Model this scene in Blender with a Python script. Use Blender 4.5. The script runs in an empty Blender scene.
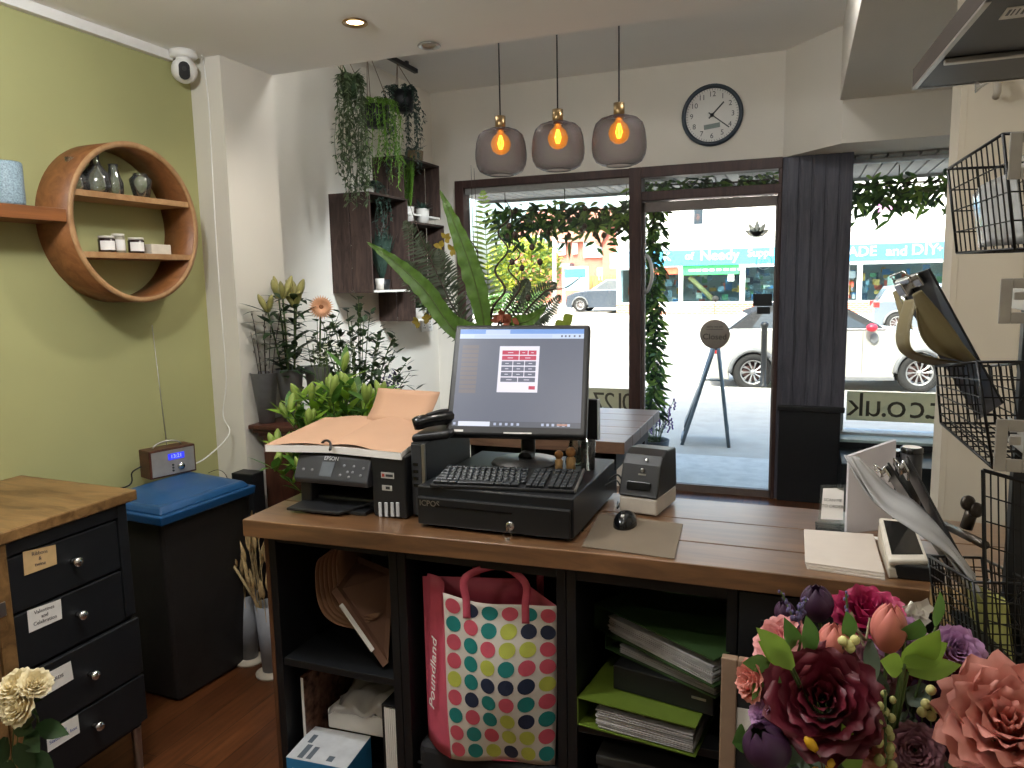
# A flower shop counter seen from the staff side, looking out through the shop front.
SPOT_W, SKY_S, SUN_S, EXPO = 20.0, .8, 6.5, .45
FILL_GLOBE_W = 57.0
WALL_FILL_W = 380.0
import bpy, math, random
import numpy as np
from mathutils import Vector as V, Matrix
random.seed(11)
SC = bpy.context.scene
COL = SC.collection
PI = math.pi
rnd = random.uniform
# ------------------------------------------------------------------ camera
CF, CYAW, CPITCH, CROLL = 752.472, 0.367988, 0.133492, -0.0198121
CPOS = V((0, 0, 1.6))
_cy, _sy, _cp, _sp = math.cos(CYAW), math.sin(CYAW), math.cos(CPITCH), math.sin(CPITCH)
CW = V((-_sy * _cp, _cy * _cp, -_sp))
_r = V((_cy, _sy, 0)); _u = _r.cross(CW)
CR = math.cos(CROLL) * _r + math.sin(CROLL) * _u
CU = -math.sin(CROLL) * _r + math.cos(CROLL) * _u
cam_d = bpy.data.cameras.new('camera'); cam = bpy.data.objects.new('camera', cam_d); COL.objects.link(cam)
cam_d.sensor_width = 36; cam_d.lens = CF / 1024 * 36; cam_d.clip_start = .02; cam_d.clip_end = 500
cam.matrix_world = Matrix(((CR.x, CU.x, -CW.x, CPOS.x), (CR.y, CU.y, -CW.y, CPOS.y), (CR.z, CU.z, -CW.z, CPOS.z), (0, 0, 0, 1)))
SC.camera = cam
def ray(x, y): return CR * ((x - 512) / CF) - CU * ((y - 384) / CF) + CW
def U(x, y, ax, val):            # where the sight line of a photo point meets the plane axis=val
    d = ray(x, y); return CPOS + d * ((val - CPOS[ax]) / d[ax])
def AT(x, y, depth): return CPOS + ray(x, y) * depth
def UPL(x, y, P, n):
    d = ray(x, y); P = V(P); n = V(n); return CPOS + d * ((P - CPOS).dot(n) / d.dot(n))
# ------------------------------------------------------------------ materials
def lin(h):
    if isinstance(h, str):
        h = h.lstrip('#'); c = [int(h[i:i + 2], 16) / 255 for i in (0, 2, 4)]
    else: c = list(h)
    return tuple((x / 12.92 if x <= .04045 else ((x + .055) / 1.055) ** 2.4) for x in c) + (1,)
MATS = {}
def _new(name):
    m = bpy.data.materials.new(name); m.use_nodes = True; nt = m.node_tree
    return m, nt, nt.nodes, nt.links, nt.nodes['Principled BSDF']
def mat(name, col='#888888', rough=.5, metal=0, var=.08, scale=30, bump=0, spec=.5, coat=0, tl=0):
    if name in MATS: return MATS[name]
    m, nt, N, L, P = _new(name); MATS[name] = m
    c = lin(col)
    P.inputs['Roughness'].default_value = rough; P.inputs['Metallic'].default_value = metal
    P.inputs['Specular IOR Level'].default_value = spec
    if coat: P.inputs['Coat Weight'].default_value = coat; P.inputs['Coat Roughness'].default_value = .1
    tc = N.new('ShaderNodeTexCoord'); nz = N.new('ShaderNodeTexNoise'); nz.inputs['Scale'].default_value = scale
    nz.inputs['Detail'].default_value = 4
    L.new(tc.outputs['Object'], nz.inputs['Vector'])
    rp = N.new('ShaderNodeValToRGB'); L.new(nz.outputs['Fac'], rp.inputs['Fac'])
    rp.color_ramp.elements[0].position = .3; rp.color_ramp.elements[1].position = .7
    rp.color_ramp.elements[0].color = tuple(min(1, x * (1 - var)) for x in c[:3]) + (1,)
    rp.color_ramp.elements[1].color = tuple(min(1, x * (1 + var)) for x in c[:3]) + (1,)
    L.new(rp.outputs['Color'], P.inputs['Base Color'])
    if bump:
        b = N.new('ShaderNodeBump'); b.inputs['Strength'].default_value = bump; b.inputs['Distance'].default_value = .004
        L.new(nz.outputs['Fac'], b.inputs['Height']); L.new(b.outputs['Normal'], P.inputs['Normal'])
    if tl:   # thin leaves and petals let light through
        t = N.new('ShaderNodeBsdfTranslucent'); L.new(rp.outputs['Color'], t.inputs['Color'])
        mx = N.new('ShaderNodeMixShader'); mx.inputs[0].default_value = tl
        L.new(P.outputs[0], mx.inputs[1]); L.new(t.outputs[0], mx.inputs[2])
        L.new(mx.outputs[0], N['Material Output'].inputs['Surface'])
    return m
def wood(name, c1, c2, sc=(1, 12, 12), rough=.45, spec=.4, scale=3.0, coat=0, bump=.08):
    if name in MATS: return MATS[name]
    m, nt, N, L, P = _new(name); MATS[name] = m
    P.inputs['Roughness'].default_value = rough; P.inputs['Specular IOR Level'].default_value = spec
    if coat: P.inputs['Coat Weight'].default_value = coat; P.inputs['Coat Roughness'].default_value = .3
    tc = N.new('ShaderNodeTexCoord'); mp = N.new('ShaderNodeMapping'); mp.inputs['Scale'].default_value = sc
    L.new(tc.outputs['Object'], mp.inputs['Vector'])
    nz = N.new('ShaderNodeTexNoise'); nz.inputs['Scale'].default_value = scale; nz.inputs['Detail'].default_value = 8
    nz.inputs['Roughness'].default_value = .65; nz.inputs['Distortion'].default_value = 1.0
    L.new(mp.outputs['Vector'], nz.inputs['Vector'])
    rp = N.new('ShaderNodeValToRGB'); L.new(nz.outputs['Fac'], rp.inputs['Fac'])
    e = rp.color_ramp.elements; e[0].position = .33; e[1].position = .68; e[0].color = lin(c1); e[1].color = lin(c2)
    out = rp.outputs['Color']
    n2 = N.new('ShaderNodeTexNoise'); n2.inputs['Scale'].default_value = 2.2; L.new(tc.outputs['Object'], n2.inputs['Vector'])
    mx = N.new('ShaderNodeMix'); mx.data_type = 'RGBA'; mx.blend_type = 'MULTIPLY'
    r2 = N.new('ShaderNodeValToRGB'); L.new(n2.outputs['Fac'], r2.inputs['Fac'])
    r2.color_ramp.elements[0].position = .35; r2.color_ramp.elements[0].color = (.72, .70, .68, 1); r2.color_ramp.elements[1].position = .65; r2.color_ramp.elements[1].color = (1, 1, 1, 1)
    mx.inputs[0].default_value = .7; L.new(out, mx.inputs[6]); L.new(r2.outputs['Color'], mx.inputs[7])
    L.new(mx.outputs[2], P.inputs['Base Color'])
    b = N.new('ShaderNodeBump'); b.inputs['Strength'].default_value = bump; b.inputs['Distance'].default_value = .003
    L.new(nz.outputs['Fac'], b.inputs['Height']); L.new(b.outputs['Normal'], P.inputs['Normal'])
    return m
def planks(name, c1, c2, c3, w, l, axis=1, rough=.4):
    m, nt, N, L, P = _new(name); MATS[name] = m
    P.inputs['Roughness'].default_value = rough
    tc = N.new('ShaderNodeTexCoord'); mp = N.new('ShaderNodeMapping')
    if axis == 1: mp.inputs['Rotation'].default_value = (0, 0, PI / 2)
    L.new(tc.outputs['Object'], mp.inputs['Vector'])
    br = N.new('ShaderNodeTexBrick'); br.inputs['Scale'].default_value = 1; br.inputs['Brick Width'].default_value = l
    br.inputs['Row Height'].default_value = w; br.inputs['Mortar Size'].default_value = .0015; br.inputs['Mortar Smooth'].default_value = 0
    br.inputs['Color1'].default_value = lin(c1); br.inputs['Color2'].default_value = lin(c2); br.inputs['Mortar'].default_value = lin(c3)
    L.new(mp.outputs['Vector'], br.inputs['Vector'])
    m2 = N.new('ShaderNodeMapping'); m2.inputs['Scale'].default_value = (14, 1.2, 1) if axis == 1 else (1.2, 14, 1); L.new(tc.outputs['Object'], m2.inputs['Vector'])
    nz = N.new('ShaderNodeTexNoise'); nz.inputs['Scale'].default_value = 4; nz.inputs['Detail'].default_value = 6; L.new(m2.outputs['Vector'], nz.inputs['Vector'])
    rp = N.new('ShaderNodeValToRGB'); L.new(nz.outputs['Fac'], rp.inputs['Fac'])
    rp.color_ramp.elements[0].position = .3; rp.color_ramp.elements[0].color = (.55, .52, .5, 1); rp.color_ramp.elements[1].position = .7; rp.color_ramp.elements[1].color = (1.1, 1.1, 1.1, 1)
    mx = N.new('ShaderNodeMix'); mx.data_type = 'RGBA'; mx.blend_type = 'MULTIPLY'; mx.inputs[0].default_value = 1
    L.new(br.outputs['Color'], mx.inputs[6]); L.new(rp.outputs['Color'], mx.inputs[7]); L.new(mx.outputs[2], P.inputs['Base Color'])
    return m
def brick(name, c1, c2, mortar, sc=1.0):
    m, nt, N, L, P = _new(name); MATS[name] = m
    P.inputs['Roughness'].default_value = .85
    tc = N.new('ShaderNodeTexCoord'); mp = N.new('ShaderNodeMapping'); mp.inputs['Rotation'].default_value = (PI / 2, 0, 0)
    L.new(tc.outputs['Object'], mp.inputs['Vector'])
    br = N.new('ShaderNodeTexBrick'); br.inputs['Scale'].default_value = sc; br.inputs['Brick Width'].default_value = .25; br.inputs['Row Height'].default_value = .085
    br.inputs['Mortar Size'].default_value = .01; br.inputs['Color1'].default_value = lin(c1); br.inputs['Color2'].default_value = lin(c2); br.inputs['Mortar'].default_value = lin(mortar)
    L.new(mp.outputs['Vector'], br.inputs['Vector']); L.new(br.outputs['Color'], P.inputs['Base Color'])
    return m
def glass(name, tint='#ffffff', ior=1.45, rough=.02, solid=0.0, solidcol='#cccccc'):
    if name in MATS: return MATS[name]
    m, nt, N, L, P = _new(name); MATS[name] = m; N.remove(P)
    t = N.new('ShaderNodeBsdfTransparent'); t.inputs['Color'].default_value = lin(tint)
    g = N.new('ShaderNodeBsdfGlossy'); g.inputs['Roughness'].default_value = rough
    f = N.new('ShaderNodeFresnel'); f.inputs['IOR'].default_value = ior
    nz = N.new('ShaderNodeTexNoise'); nz.inputs['Scale'].default_value = 8
    mx = N.new('ShaderNodeMixShader'); L.new(f.outputs[0], mx.inputs[0]); L.new(t.outputs[0], mx.inputs[1]); L.new(g.outputs[0], mx.inputs[2])
    out = mx.outputs[0]
    if solid:
        d = N.new('ShaderNodeBsdfPrincipled'); d.inputs['Base Color'].default_value = lin(solidcol); d.inputs['Roughness'].default_value = .25
        m2 = N.new('ShaderNodeMixShader'); m2.inputs[0].default_value = solid; L.new(out, m2.inputs[1]); L.new(d.outputs[0], m2.inputs[2]); out = m2.outputs[0]
    L.new(out, N['Material Output'].inputs['Surface'])
    return m
def emit(name, col, strength):
    if name in MATS: return MATS[name]
    m, nt, N, L, P = _new(name); MATS[name] = m
    P.inputs['Base Color'].default_value = (0.01, 0.01, 0.01, 1); P.inputs['Roughness'].default_value = .35
    P.inputs['Emission Color'].default_value = lin(col); P.inputs['Emission Strength'].default_value = strength
    return m
# ------------------------------------------------------------------ mesh builder
_TXT = {}
def _text(s):
    if s in _TXT: return _TXT[s]
    c = bpy.data.curves.new('t', 'FONT'); c.body = s; c.size = 1; c.align_x = 'CENTER'; c.align_y = 'CENTER'; c.resolution_u = 3
    c.extrude = .02
    o = bpy.data.objects.new('t', c)
    me = bpy.data.meshes.new_from_object(o)
    vs = [tuple(v.co) for v in me.vertices]; fs = [tuple(p.vertices) for p in me.polygons]
    bpy.data.objects.remove(o); bpy.data.curves.remove(c); bpy.data.meshes.remove(me)
    _TXT[s] = (vs, fs); return _TXT[s]
def perp(d):
    d = V(d).normalized(); a = V((0, 0, 1)) if abs(d.z) < .9 else V((1, 0, 0))
    e1 = d.cross(a).normalized(); return e1, d.cross(e1).normalized()
class MB:
    def __init__(s): s.v = []; s.f = []; s.m = []; s.sm = []; s.mi = 0; s.smooth = False
    def add(s, vs, fs, smooth=None):
        o = len(s.v); s.v += [tuple(p) for p in vs]; k = s.smooth if smooth is None else smooth
        for f in fs: s.f.append([i + o for i in f]); s.m.append(s.mi); s.sm.append(k)
        return s
    def box(s, x0, x1, y0, y1, z0, z1):
        return s.add([(x0, y0, z0), (x1, y0, z0), (x1, y1, z0), (x0, y1, z0), (x0, y0, z1), (x1, y0, z1), (x1, y1, z1), (x0, y1, z1)],
                     [(3, 2, 1, 0), (4, 5, 6, 7), (0, 1, 5, 4), (1, 2, 6, 5), (2, 3, 7, 6), (3, 0, 4, 7)])
    def ob(s, c, ax, ay, az):       # box from centre and three half-axis vectors
        c = V(c); ax, ay, az = V(ax), V(ay), V(az); vs = []
        for k in (-1, 1):
            for i, j in ((-1, -1), (1, -1), (1, 1), (-1, 1)): vs.append(c + ax * i + ay * j + az * k)
        return s.add(vs, [(3, 2, 1, 0), (4, 5, 6, 7), (0, 1, 5, 4), (1, 2, 6, 5), (2, 3, 7, 6), (3, 0, 4, 7)])
    def hexa(s, b, t):              # four bottom corners, four top corners
        return s.add(list(b) + list(t), [(3, 2, 1, 0), (4, 5, 6, 7), (0, 1, 5, 4), (1, 2, 6, 5), (2, 3, 7, 6), (3, 0, 4, 7)])
    def prism(s, poly, vec):
        n = len(poly); vec = V(vec); a = [V(p) for p in poly]; b = [p + vec for p in a]
        return s.add(a + b, [tuple(range(n - 1, -1, -1)), tuple(range(n, 2 * n))] + [(i, (i + 1) % n, n + (i + 1) % n, n + i) for i in range(n)])
    def poly(s, pts): return s.add(pts, [tuple(range(len(pts)))])
    def tube(s, pts, r, seg=8, r1=None, cap=True, closed=False):
        pts = [V(p) for p in pts]; n = len(pts); vs = []; e1 = None
        for i, p in enumerate(pts):
            if closed: d = pts[(i + 1) % n] - pts[i - 1]
            else: d = pts[min(i + 1, n - 1)] - pts[max(i - 1, 0)]
            if d.length < 1e-9: d = V((0, 0, 1))
            d.normalize()
            if e1 is None: e1, e2 = perp(d)
            else:
                e1 = e1 - d * e1.dot(d)
                if e1.length < 1e-6: e1, _ = perp(d)
                e1.normalize(); e2 = d.cross(e1)
            rr = r if r1 is None else r + (r1 - r) * i / (n - 1)
            if isinstance(r, (list, tuple)): rr = r[i]
            for k in range(seg):
                a = 2 * PI * k / seg; vs.append(p + e1 * (math.cos(a) * rr) + e2 * (math.sin(a) * rr))
        fs = []
        for i in range(n if closed else n - 1):
            for k in range(seg):
                j = (i + 1) % n; fs.append((i * seg + k, i * seg + (k + 1) % seg, j * seg + (k + 1) % seg, j * seg + k))
        if cap and not closed: fs += [tuple(range(seg - 1, -1, -1)), tuple(range((n - 1) * seg, n * seg))]
        return s.add(vs, fs, True if seg > 5 else s.smooth)
    def cyl(s, p0, p1, r, r1=None, seg=20):
        vs = []; p0, p1 = V(p0), V(p1); e1, e2 = perp(p1 - p0); r1 = r if r1 is None else r1
        for p, q in ((p0, r), (p1, r1)):
            for k in range(seg):
                a = 2 * PI * k / seg; vs.append(p + e1 * (math.cos(a) * q) + e2 * (math.sin(a) * q))
        s.add(vs, [(k, (k + 1) % seg, seg + (k + 1) % seg, seg + k) for k in range(seg)], True)
        s.add(vs[:seg], [tuple(range(seg - 1, -1, -1))], False); return s.add(vs[seg:], [tuple(range(seg))], False)
    def lathe(s, prof, o=(0, 0, 0), ax=(0, 0, 1), seg=24, smooth=True):
        o = V(o); ax = V(ax).normalized()
        e1, e2 = (V((1, 0, 0)), V((0, 1, 0))) if ax.z > .999 else perp(ax)
        vs = []; n = len(prof)
        for r, z in prof:
            for k in range(seg):
                a = 2 * PI * k / seg; vs.append(o + ax * z + e1 * (math.cos(a) * r) + e2 * (math.sin(a) * r))
        fs = [(i * seg + k, i * seg + (k + 1) % seg, (i + 1) * seg + (k + 1) % seg, (i + 1) * seg + k) for i in range(n - 1) for k in range(seg)]
        return s.add(vs, fs, smooth)
    def sph(s, c, r, seg=14, rings=8, sc=(1, 1, 1)):
        c = V(c); vs = []; fs = []
        for i in range(rings + 1):
            t = PI * i / rings
            for k in range(seg):
                a = 2 * PI * k / seg
                vs.append(c + V((r * sc[0] * math.sin(t) * math.cos(a), r * sc[1] * math.sin(t) * math.sin(a), r * sc[2] * math.cos(t))))
        for i in range(rings):
            for k in range(seg): fs.append((i * seg + k, (i + 1) * seg + k, (i + 1) * seg + (k + 1) % seg, i * seg + (k + 1) % seg))
        return s.add(vs, fs, True)
    def grid(s, fn, nu, nv, smooth=True):
        vs = [fn(i / nu, j / nv) for i in range(nu + 1) for j in range(nv + 1)]
        w = nv + 1
        return s.add(vs, [(i * w + j, (i + 1) * w + j, (i + 1) * w + j + 1, i * w + j + 1) for i in range(nu) for j in range(nv)], smooth)
    def leaf(s, b, d, n, L, W, droop=.3, seg=4, fold=.12, sh=.8):
        b = V(b); d = V(d).normalized(); n = V(n); sd = d.cross(n)
        if sd.length < 1e-4: sd = d.cross(V((1, 0.3, 0)))
        sd.normalize(); n = sd.cross(d).normalized(); vs = []
        for i in range(seg + 1):
            t = i / seg; p = b + d * (L * t) + V((0, 0, -1)) * (droop * L * t * t); w = W * .5 * (math.sin(PI * min(1, max(.04, t) ** sh)) + .05 * (1 - t))
            vs += [p - sd * w + n * (fold * w), p, p + sd * w + n * (fold * w)]
        fs = []
        for i in range(seg): a = 3 * i; fs += [(a, a + 1, a + 4, a + 3), (a + 1, a + 2, a + 5, a + 4)]
        return s.add(vs, fs, True)
    def text(s, txt, o, xd, yd, size, ext=.0006):
        vs, fs = _text(txt); o = V(o); xd = V(xd).normalized(); yd = V(yd).normalized(); zd = xd.cross(yd)
        return s.add([o + xd * (x * size) + yd * (y * size) + zd * (z / .02 * ext) for x, y, z in vs], fs, False)
    def build(s, name, mats, parent=None, bevel=0, solid=0, subd=0, world=True, recalc=True, seg=2, label=None, cat=None, group=None, kind=None):
        me = bpy.data.meshes.new(name)
        vs = s.v
        if parent is not None and world:
            inv = parent.matrix_basis.inverted()
            if parent.parent is not None: inv = inv @ parent.parent.matrix_basis.inverted()
            vs = [tuple(inv @ V(p)) for p in vs]
        me.from_pydata(vs, [], s.f); me.update()
        mats = mats if isinstance(mats, (list, tuple)) else [mats]
        for m in mats: me.materials.append(m)
        me.polygons.foreach_set('material_index', s.m); me.polygons.foreach_set('use_smooth', s.sm)
        if recalc:
            import bmesh
            bm = bmesh.new(); bm.from_mesh(me); bmesh.ops.recalc_face_normals(bm, faces=bm.faces); bm.to_mesh(me); bm.free()
        o = bpy.data.objects.new(name, me); COL.objects.link(o)
        if parent is not None: o.parent = parent
        if solid:
            md = o.modifiers.new('solid', 'SOLIDIFY'); md.thickness = solid; md.offset = 0
        if bevel:
            md = o.modifiers.new('bevel', 'BEVEL'); md.width = bevel; md.segments = seg; md.limit_method = 'ANGLE'; md.angle_limit = .7
            md.harden_normals = False
        if subd:
            md = o.modifiers.new('subd', 'SUBSURF'); md.levels = subd; md.render_levels = subd
        tag(o, label, cat, group, kind)
        return o
def tag(o, label=None, cat=None, group=None, kind=None):
    if label: o['label'] = label
    if cat: o['category'] = cat
    if group: o['group'] = group
    if kind: o['kind'] = kind
    return o
def thing(name, label, cat, loc=(0, 0, 0), rz=0, group=None):
    o = bpy.data.objects.new(name, None); COL.objects.link(o); o.empty_display_size = .05
    o.location = V(loc); o.rotation_euler = (0, 0, rz)
    o.matrix_basis = Matrix.Translation(V(loc)) @ Matrix.Rotation(rz, 4, 'Z')
    return tag(o, label, cat, group)
def dup(root, loc, rz=0, label=None, group=None, sc=None):
    def cp(o, par):
        c = o.copy(); COL.objects.link(c)
        if par is not None: c.parent = par
        for ch in [k for k in bpy.data.objects if k.parent == o]: cp(ch, c)
        return c
    r = cp(root, None); r.location = V(loc); r.rotation_euler = (0, 0, rz)
    if sc: r.scale = (sc, sc, sc)
    if label: r['label'] = label
    if group: r['group'] = group
    return r
def move(root, loc, rz=0): root.location = V(loc); root.rotation_euler = (0, 0, rz); return root
def struct(mb, name, m, **k): return mb.build(name, m, kind='structure', **k)
def lerp(a, b, t): return V(a) * (1 - t) + V(b) * t
def bez(pts, n=12):
    pts = [V(p) for p in pts]; out = []
    m = len(pts)
    for i in range(n + 1):
        t = i / n; q = list(pts)
        while len(q) > 1: q = [q[k].lerp(q[k + 1], t) for k in range(len(q) - 1)]
        out.append(q[0])
    return out
def smoothpts(pts, n=6):
    pts = [V(p) for p in pts]; out = []
    for i in range(len(pts) - 1):
        p0 = pts[max(i - 1, 0)]; p1 = pts[i]; p2 = pts[i + 1]; p3 = pts[min(i + 2, len(pts) - 1)]
        for k in range(n):
            t = k / n
            out.append(.5 * ((2 * p1) + (p2 - p0) * t + (2 * p0 - 5 * p1 + 4 * p2 - p3) * t * t + (3 * p1 - p0 - 3 * p2 + p3) * t ** 3))
    out.append(pts[-1]); return out
# ------------------------------------------------------------------ palette
m_green = mat('paint_olive_green', '#a4a370', .8, var=.03, scale=3)
m_white = mat('paint_warm_white', '#dcd6ca', .85, var=.02, scale=3)
m_ceil = mat('paint_ceiling_white', '#f0eeea', .9, var=.015, scale=2)
m_cream = mat('paint_greige', '#c4bbaa', .8, var=.03, scale=4)
m_black = mat('black_satin_paint', '#16181b', .45, var=.1)
m_blackpl = mat('black_plastic', '#131416', .4, var=.05)
m_blackgl = mat('black_gloss_plastic', '#0d0e10', .18, var=.03)
m_darkgrey = mat('dark_grey_plastic', '#2c2e31', .45, var=.05)
m_chrome = mat('chrome', '#d8d8d8', .18, 1, var=.02)
m_steel = mat('brushed_steel', '#b4b2ae', .38, 1, var=.06, scale=60)
m_brass = mat('aged_brass', '#a08660', .3, 1, var=.06)
m_paper = mat('white_paper', '#e9e6e1', .7, var=.02)
m_whitepl = mat('white_plastic', '#e6e4df', .35, var=.02)
m_leaf = mat('leaf_mid_green', '#4d7031', .5, var=.25, scale=18, tl=.25)
m_leafd = mat('leaf_dark_green', '#2d4526', .45, var=.3, scale=18, tl=.2)
m_leafl = mat('leaf_lime_green', '#8db13c', .5, var=.2, scale=18, tl=.35)
m_stem = mat('stem_green', '#4d6132', .6, var=.2)
m_twig = mat('dark_twig', '#3a2d25', .8, var=.25, scale=60)
m_tframe = wood('dark_red_brown_timber', '#35221e', '#4d342d', (10, 10, 1), .5, .4, 3)
# ================================================================== ROOM
XL, XR, YF = -2.55, .66, 5.675
f = MB(); f.box(-3.0, 1.7, -2.6, 5.72, -.12, 0)
struct(f, 'floor', planks('floor_dark_oak_boards', '#6b3f21', '#553019', '#2a170c', .12, 1.2, 1, .35))
w = MB(); w.box(XL - .12, XL, -2.6, 2.74, 0, 2.75); struct(w, 'wall_left', m_green)
w = MB(); w.box(-2.97, -2.38, 2.74, 3.09, 0, 3.3); struct(w, 'wall_left_pier', m_white)
w = MB(); w.box(-2.97, -2.845, 3.09, 5.72, 0, 3.3); struct(w, 'wall_left_alcove', m_white)
w = MB(); w.box(-2.67, XR + .12, -2.62, -2.5, 0, 2.75); struct(w, 'wall_back', m_white)
w = MB(); w.box(XR, XR + .12, -2.5, 2.6, 0, 2.75); struct(w, 'wall_right', m_white)
# greige boxed partition end that faces the counter
w = MB(); w.box(.415, 1.6, 2.6, 2.75, 0, 2.62)
for i in range(7): w.box(.43 + i * .165, .432 + i * .165, 2.5985, 2.6, 0, 2.62)
struct(w, 'wall_right_partition', m_cream)
w = MB(); w.box(1.6, 1.72, 2.6, 6.2, 0, 3.3); struct(w, 'wall_right_display', m_white)
# ceilings: low one over the counter, high one over the shop front
c = MB(); c.box(-2.7, 1.72, -2.62, 3.09, 2.6, 2.72); c.box(-2.7, 1.72, 3.03, 3.09, 2.72, 3.3); struct(c, 'ceiling', m_ceil)
c = MB(); c.box(-2.97, 1.72, 3.09, 5.8, 3.125, 3.3); struct(c, 'ceiling_upper', m_ceil)
c = MB(); c.box(.185, 1.6, 3.09, 5.26, 2.68, 3.125); struct(c, 'beam_right', m_white)
# front wall: plain part over window and door, then a splayed part stepping forward
w = MB()
w.box(-2.845, -2.64, YF, YF + .12, 0, 3.125)                      # pier in the corner
w.box(-2.64, -.15, YF, YF + .12, 2.42, 3.125)                     # over window and door
w.box(-2.64, -1.24, YF, YF + .12, 0, .5)                          # dwarf wall below the left window
struct(w, 'wall_front', m_white)
w = MB()
w.prism([(-.15, YF, 2.42), (.2, 5.26, 2.42), (1.6, 5.24, 2.42), (1.6, YF + .12, 2.42), (-.15, YF + .12, 2.42)], (0, 0, .705))
struct(w, 'wall_front_splay', m_white)
# surface mounted cable trunking along the green wall
t = MB(); t.box(XL, XL + .03, -2.5, 2.62, 2.562, 2.6); t.box(XL, XL + .034, 1.02, 1.023, 2.56, 2.6)
struct(t, 'trim_1', mat('trunking_white', '#e2e0dc', .5, var=.02), bevel=.004)
# ---- left shop window
wn = thing('window_1', None, None, (-1.95, YF, .5)); wn['kind'] = 'structure'
m = MB(); m.box(-2.64, -2.565, YF - .03, YF + .1, .5, 2.42); m.box(-2.565, -1.216, YF - .03, YF + .1, 2.36, 2.42); m.box(-2.64, -1.216, YF - .06, YF + .12, .47, .499)
m.build('frame', m_tframe, wn, bevel=.004)
m = MB(); m.box(-2.565, -1.216, YF + .06, YF + .068, .5, 2.36); m.build('pane', glass('shop_glass', '#f2f7f5', 1.45), wn)
m = MB(); m.box(-2.56, -1.21, YF + .0, YF + .055, 2.315, 2.36); m.build('head_board', mat('grey_head_board', '#8f8d88', .6), wn)
# ---- door set with glazed leaf and transom
dr = thing('door_1', None, None, (-.68, YF, 0)); dr['kind'] = 'structure'
m = MB(); m.box(-1.215, -1.125, YF - .05, YF + .1, 0, 2.42); m.box(-1.125, -.15, YF - .05, YF + .1, 2.345, 2.42); m.box(-1.125, -.15, YF - .04, YF + .1, 2.18, 2.245)
m.box(-.175, -.15, YF - .03, YF + .1, 0, 2.42)
m.build('frame', m_tframe, dr, bevel=.004)
m = MB(); m.box(-1.125, -.175, YF + .03, YF + .036, 2.245, 2.345); m.build('transom_pane', MATS['shop_glass'], dr)
lf = MB(); lf.box(-1.125, -.175, YF + .0, YF + .045, 2.10, 2.17); lf.box(-1.125, -1.105, YF, YF + .045, .0, 2.17); lf.box(-.19, -.175, YF, YF + .045, .0, 2.17); lf.box(-1.125, -.175, YF, YF + .045, -.02, .055)
leafo = lf.build('leaf', mat('grey_brown_door_rail', '#6a5f58', .5), dr, bevel=.003)
m = MB(); m.box(-1.105, -.19, YF + .018, YF + .026, .055, 2.10); pane = m.build('pane', MATS['shop_glass'], dr)
# pull handle: a pale D shape
m = MB(); hp = U(645, 255, 1, YF - .03); hq = U(645, 292, 1, YF - .03)
m.tube(bez([(hp.x, YF + .01, hp.z), (hp.x + .03, YF - .05, hp.z), (hp.x + .11, YF - .07, (hp.z + hq.z) / 2), (hp.x + .03, YF - .05, hq.z), (hp.x, YF + .01, hq.z)], 14), .013, 10)
m.build('handle', mat('pale_metal_handle', '#d9dad8', .3, .2), dr)
# frosted leaf emblem, round badge, opening text and small black plates on the glass
m = MB(); c0 = U(757, 228, 1, YF + .012)
for a, L_ in ((90, .12), (58, .115), (122, .115), (30, .1), (150, .1)):
    a = math.radians(a); m.leaf(c0 + V((0, 0, -.06)), (math.cos(a), 0, math.sin(a)), (0, -1, 0), L_, .04, 0, 4, 0)
m.build('leaf_emblem', mat('frosted_vinyl', '#dad6c8', .6, tl=.75), dr)
m = MB(); c0 = U(764, 262, 1, YF + .012)
m.tube([c0 + V((math.cos(a) * .052, 0, math.sin(a) * .052)) for a in [2 * PI * k / 24 for k in range(24)]], .0025, 4, closed=True)
m.text('AIP', c0, (1, 0, 0), (0, 0, 1), .04, .0005)
for i in range(4): m.text('- - - - -', c0 + V((0, 0, -.10 - .028 * i)), (1, 0, 0), (0, 0, 1), .03, .0005)
m.build('badge_vinyl', mat('white_vinyl', '#c4d4dc', .6, tl=.6), dr)
m = MB(); a0 = U(753, 294, 1, YF + .0); a1 = U(772, 306, 1, YF); m.box(a0.x, a1.x, YF + .008, YF + .018, a1.z, a0.z)
a0 = U(757, 307, 1, YF); a1 = U(770, 314, 1, YF); m.box(a0.x, a1.x, YF + .008, YF + .018, a1.z, a0.z)
m.build('door_sticker', m_blackpl, dr)
# ---- timber clad pillar between the door and the right window, with black dado
p = MB(); p.box(-.15, .27, YF - .02, YF + .35, 0, 2.42)
for k in range(5): x = -.115 + k * .085; p.box(x, x + .07, YF - .03, YF - .02, .68, 2.42)
struct(p, 'pillar', wood('dark_timber_cladding', '#4a4a54', '#686872', (12, 12, 1), .55, .3, 3), bevel=.003)
p = MB(); p.box(-.13, .275, YF - .05, YF - .031, 0, .66); p.box(-.14, .3, YF - .065, YF - .031, .66, .70); struct(p, 'pillar_dado_panel', m_black, bevel=.006)
# ---- right shop window standing a little further out
wn2 = thing('window_2', None, None, (.95, 6.0, .5)); wn2['kind'] = 'structure'
m = MB(); m.box(.27, .31, 5.95, 6.05, .45, 2.40); m.box(.27, 1.6, 5.95, 6.05, 2.385, 2.42); m.box(.27, 1.6, 5.9, 6.08, .44, .475)
m.build('frame', mat('pale_window_frame', '#c9ced0', .5), wn2, bevel=.004)
m = MB(); m.box(.31, 1.6, 5.995, 6.003, .475, 2.385); m.build('pane', MATS['shop_glass'], wn2)
w = MB(); w.box(.27, 1.6, 5.7, 6.05, -.1, .44); struct(w, 'wall_front_stallriser', m_black)
w = MB(); w.box(.27, 1.6, 5.78, 5.96, 2.42, 2.5); struct(w, 'trim_3', m_white)
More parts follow.
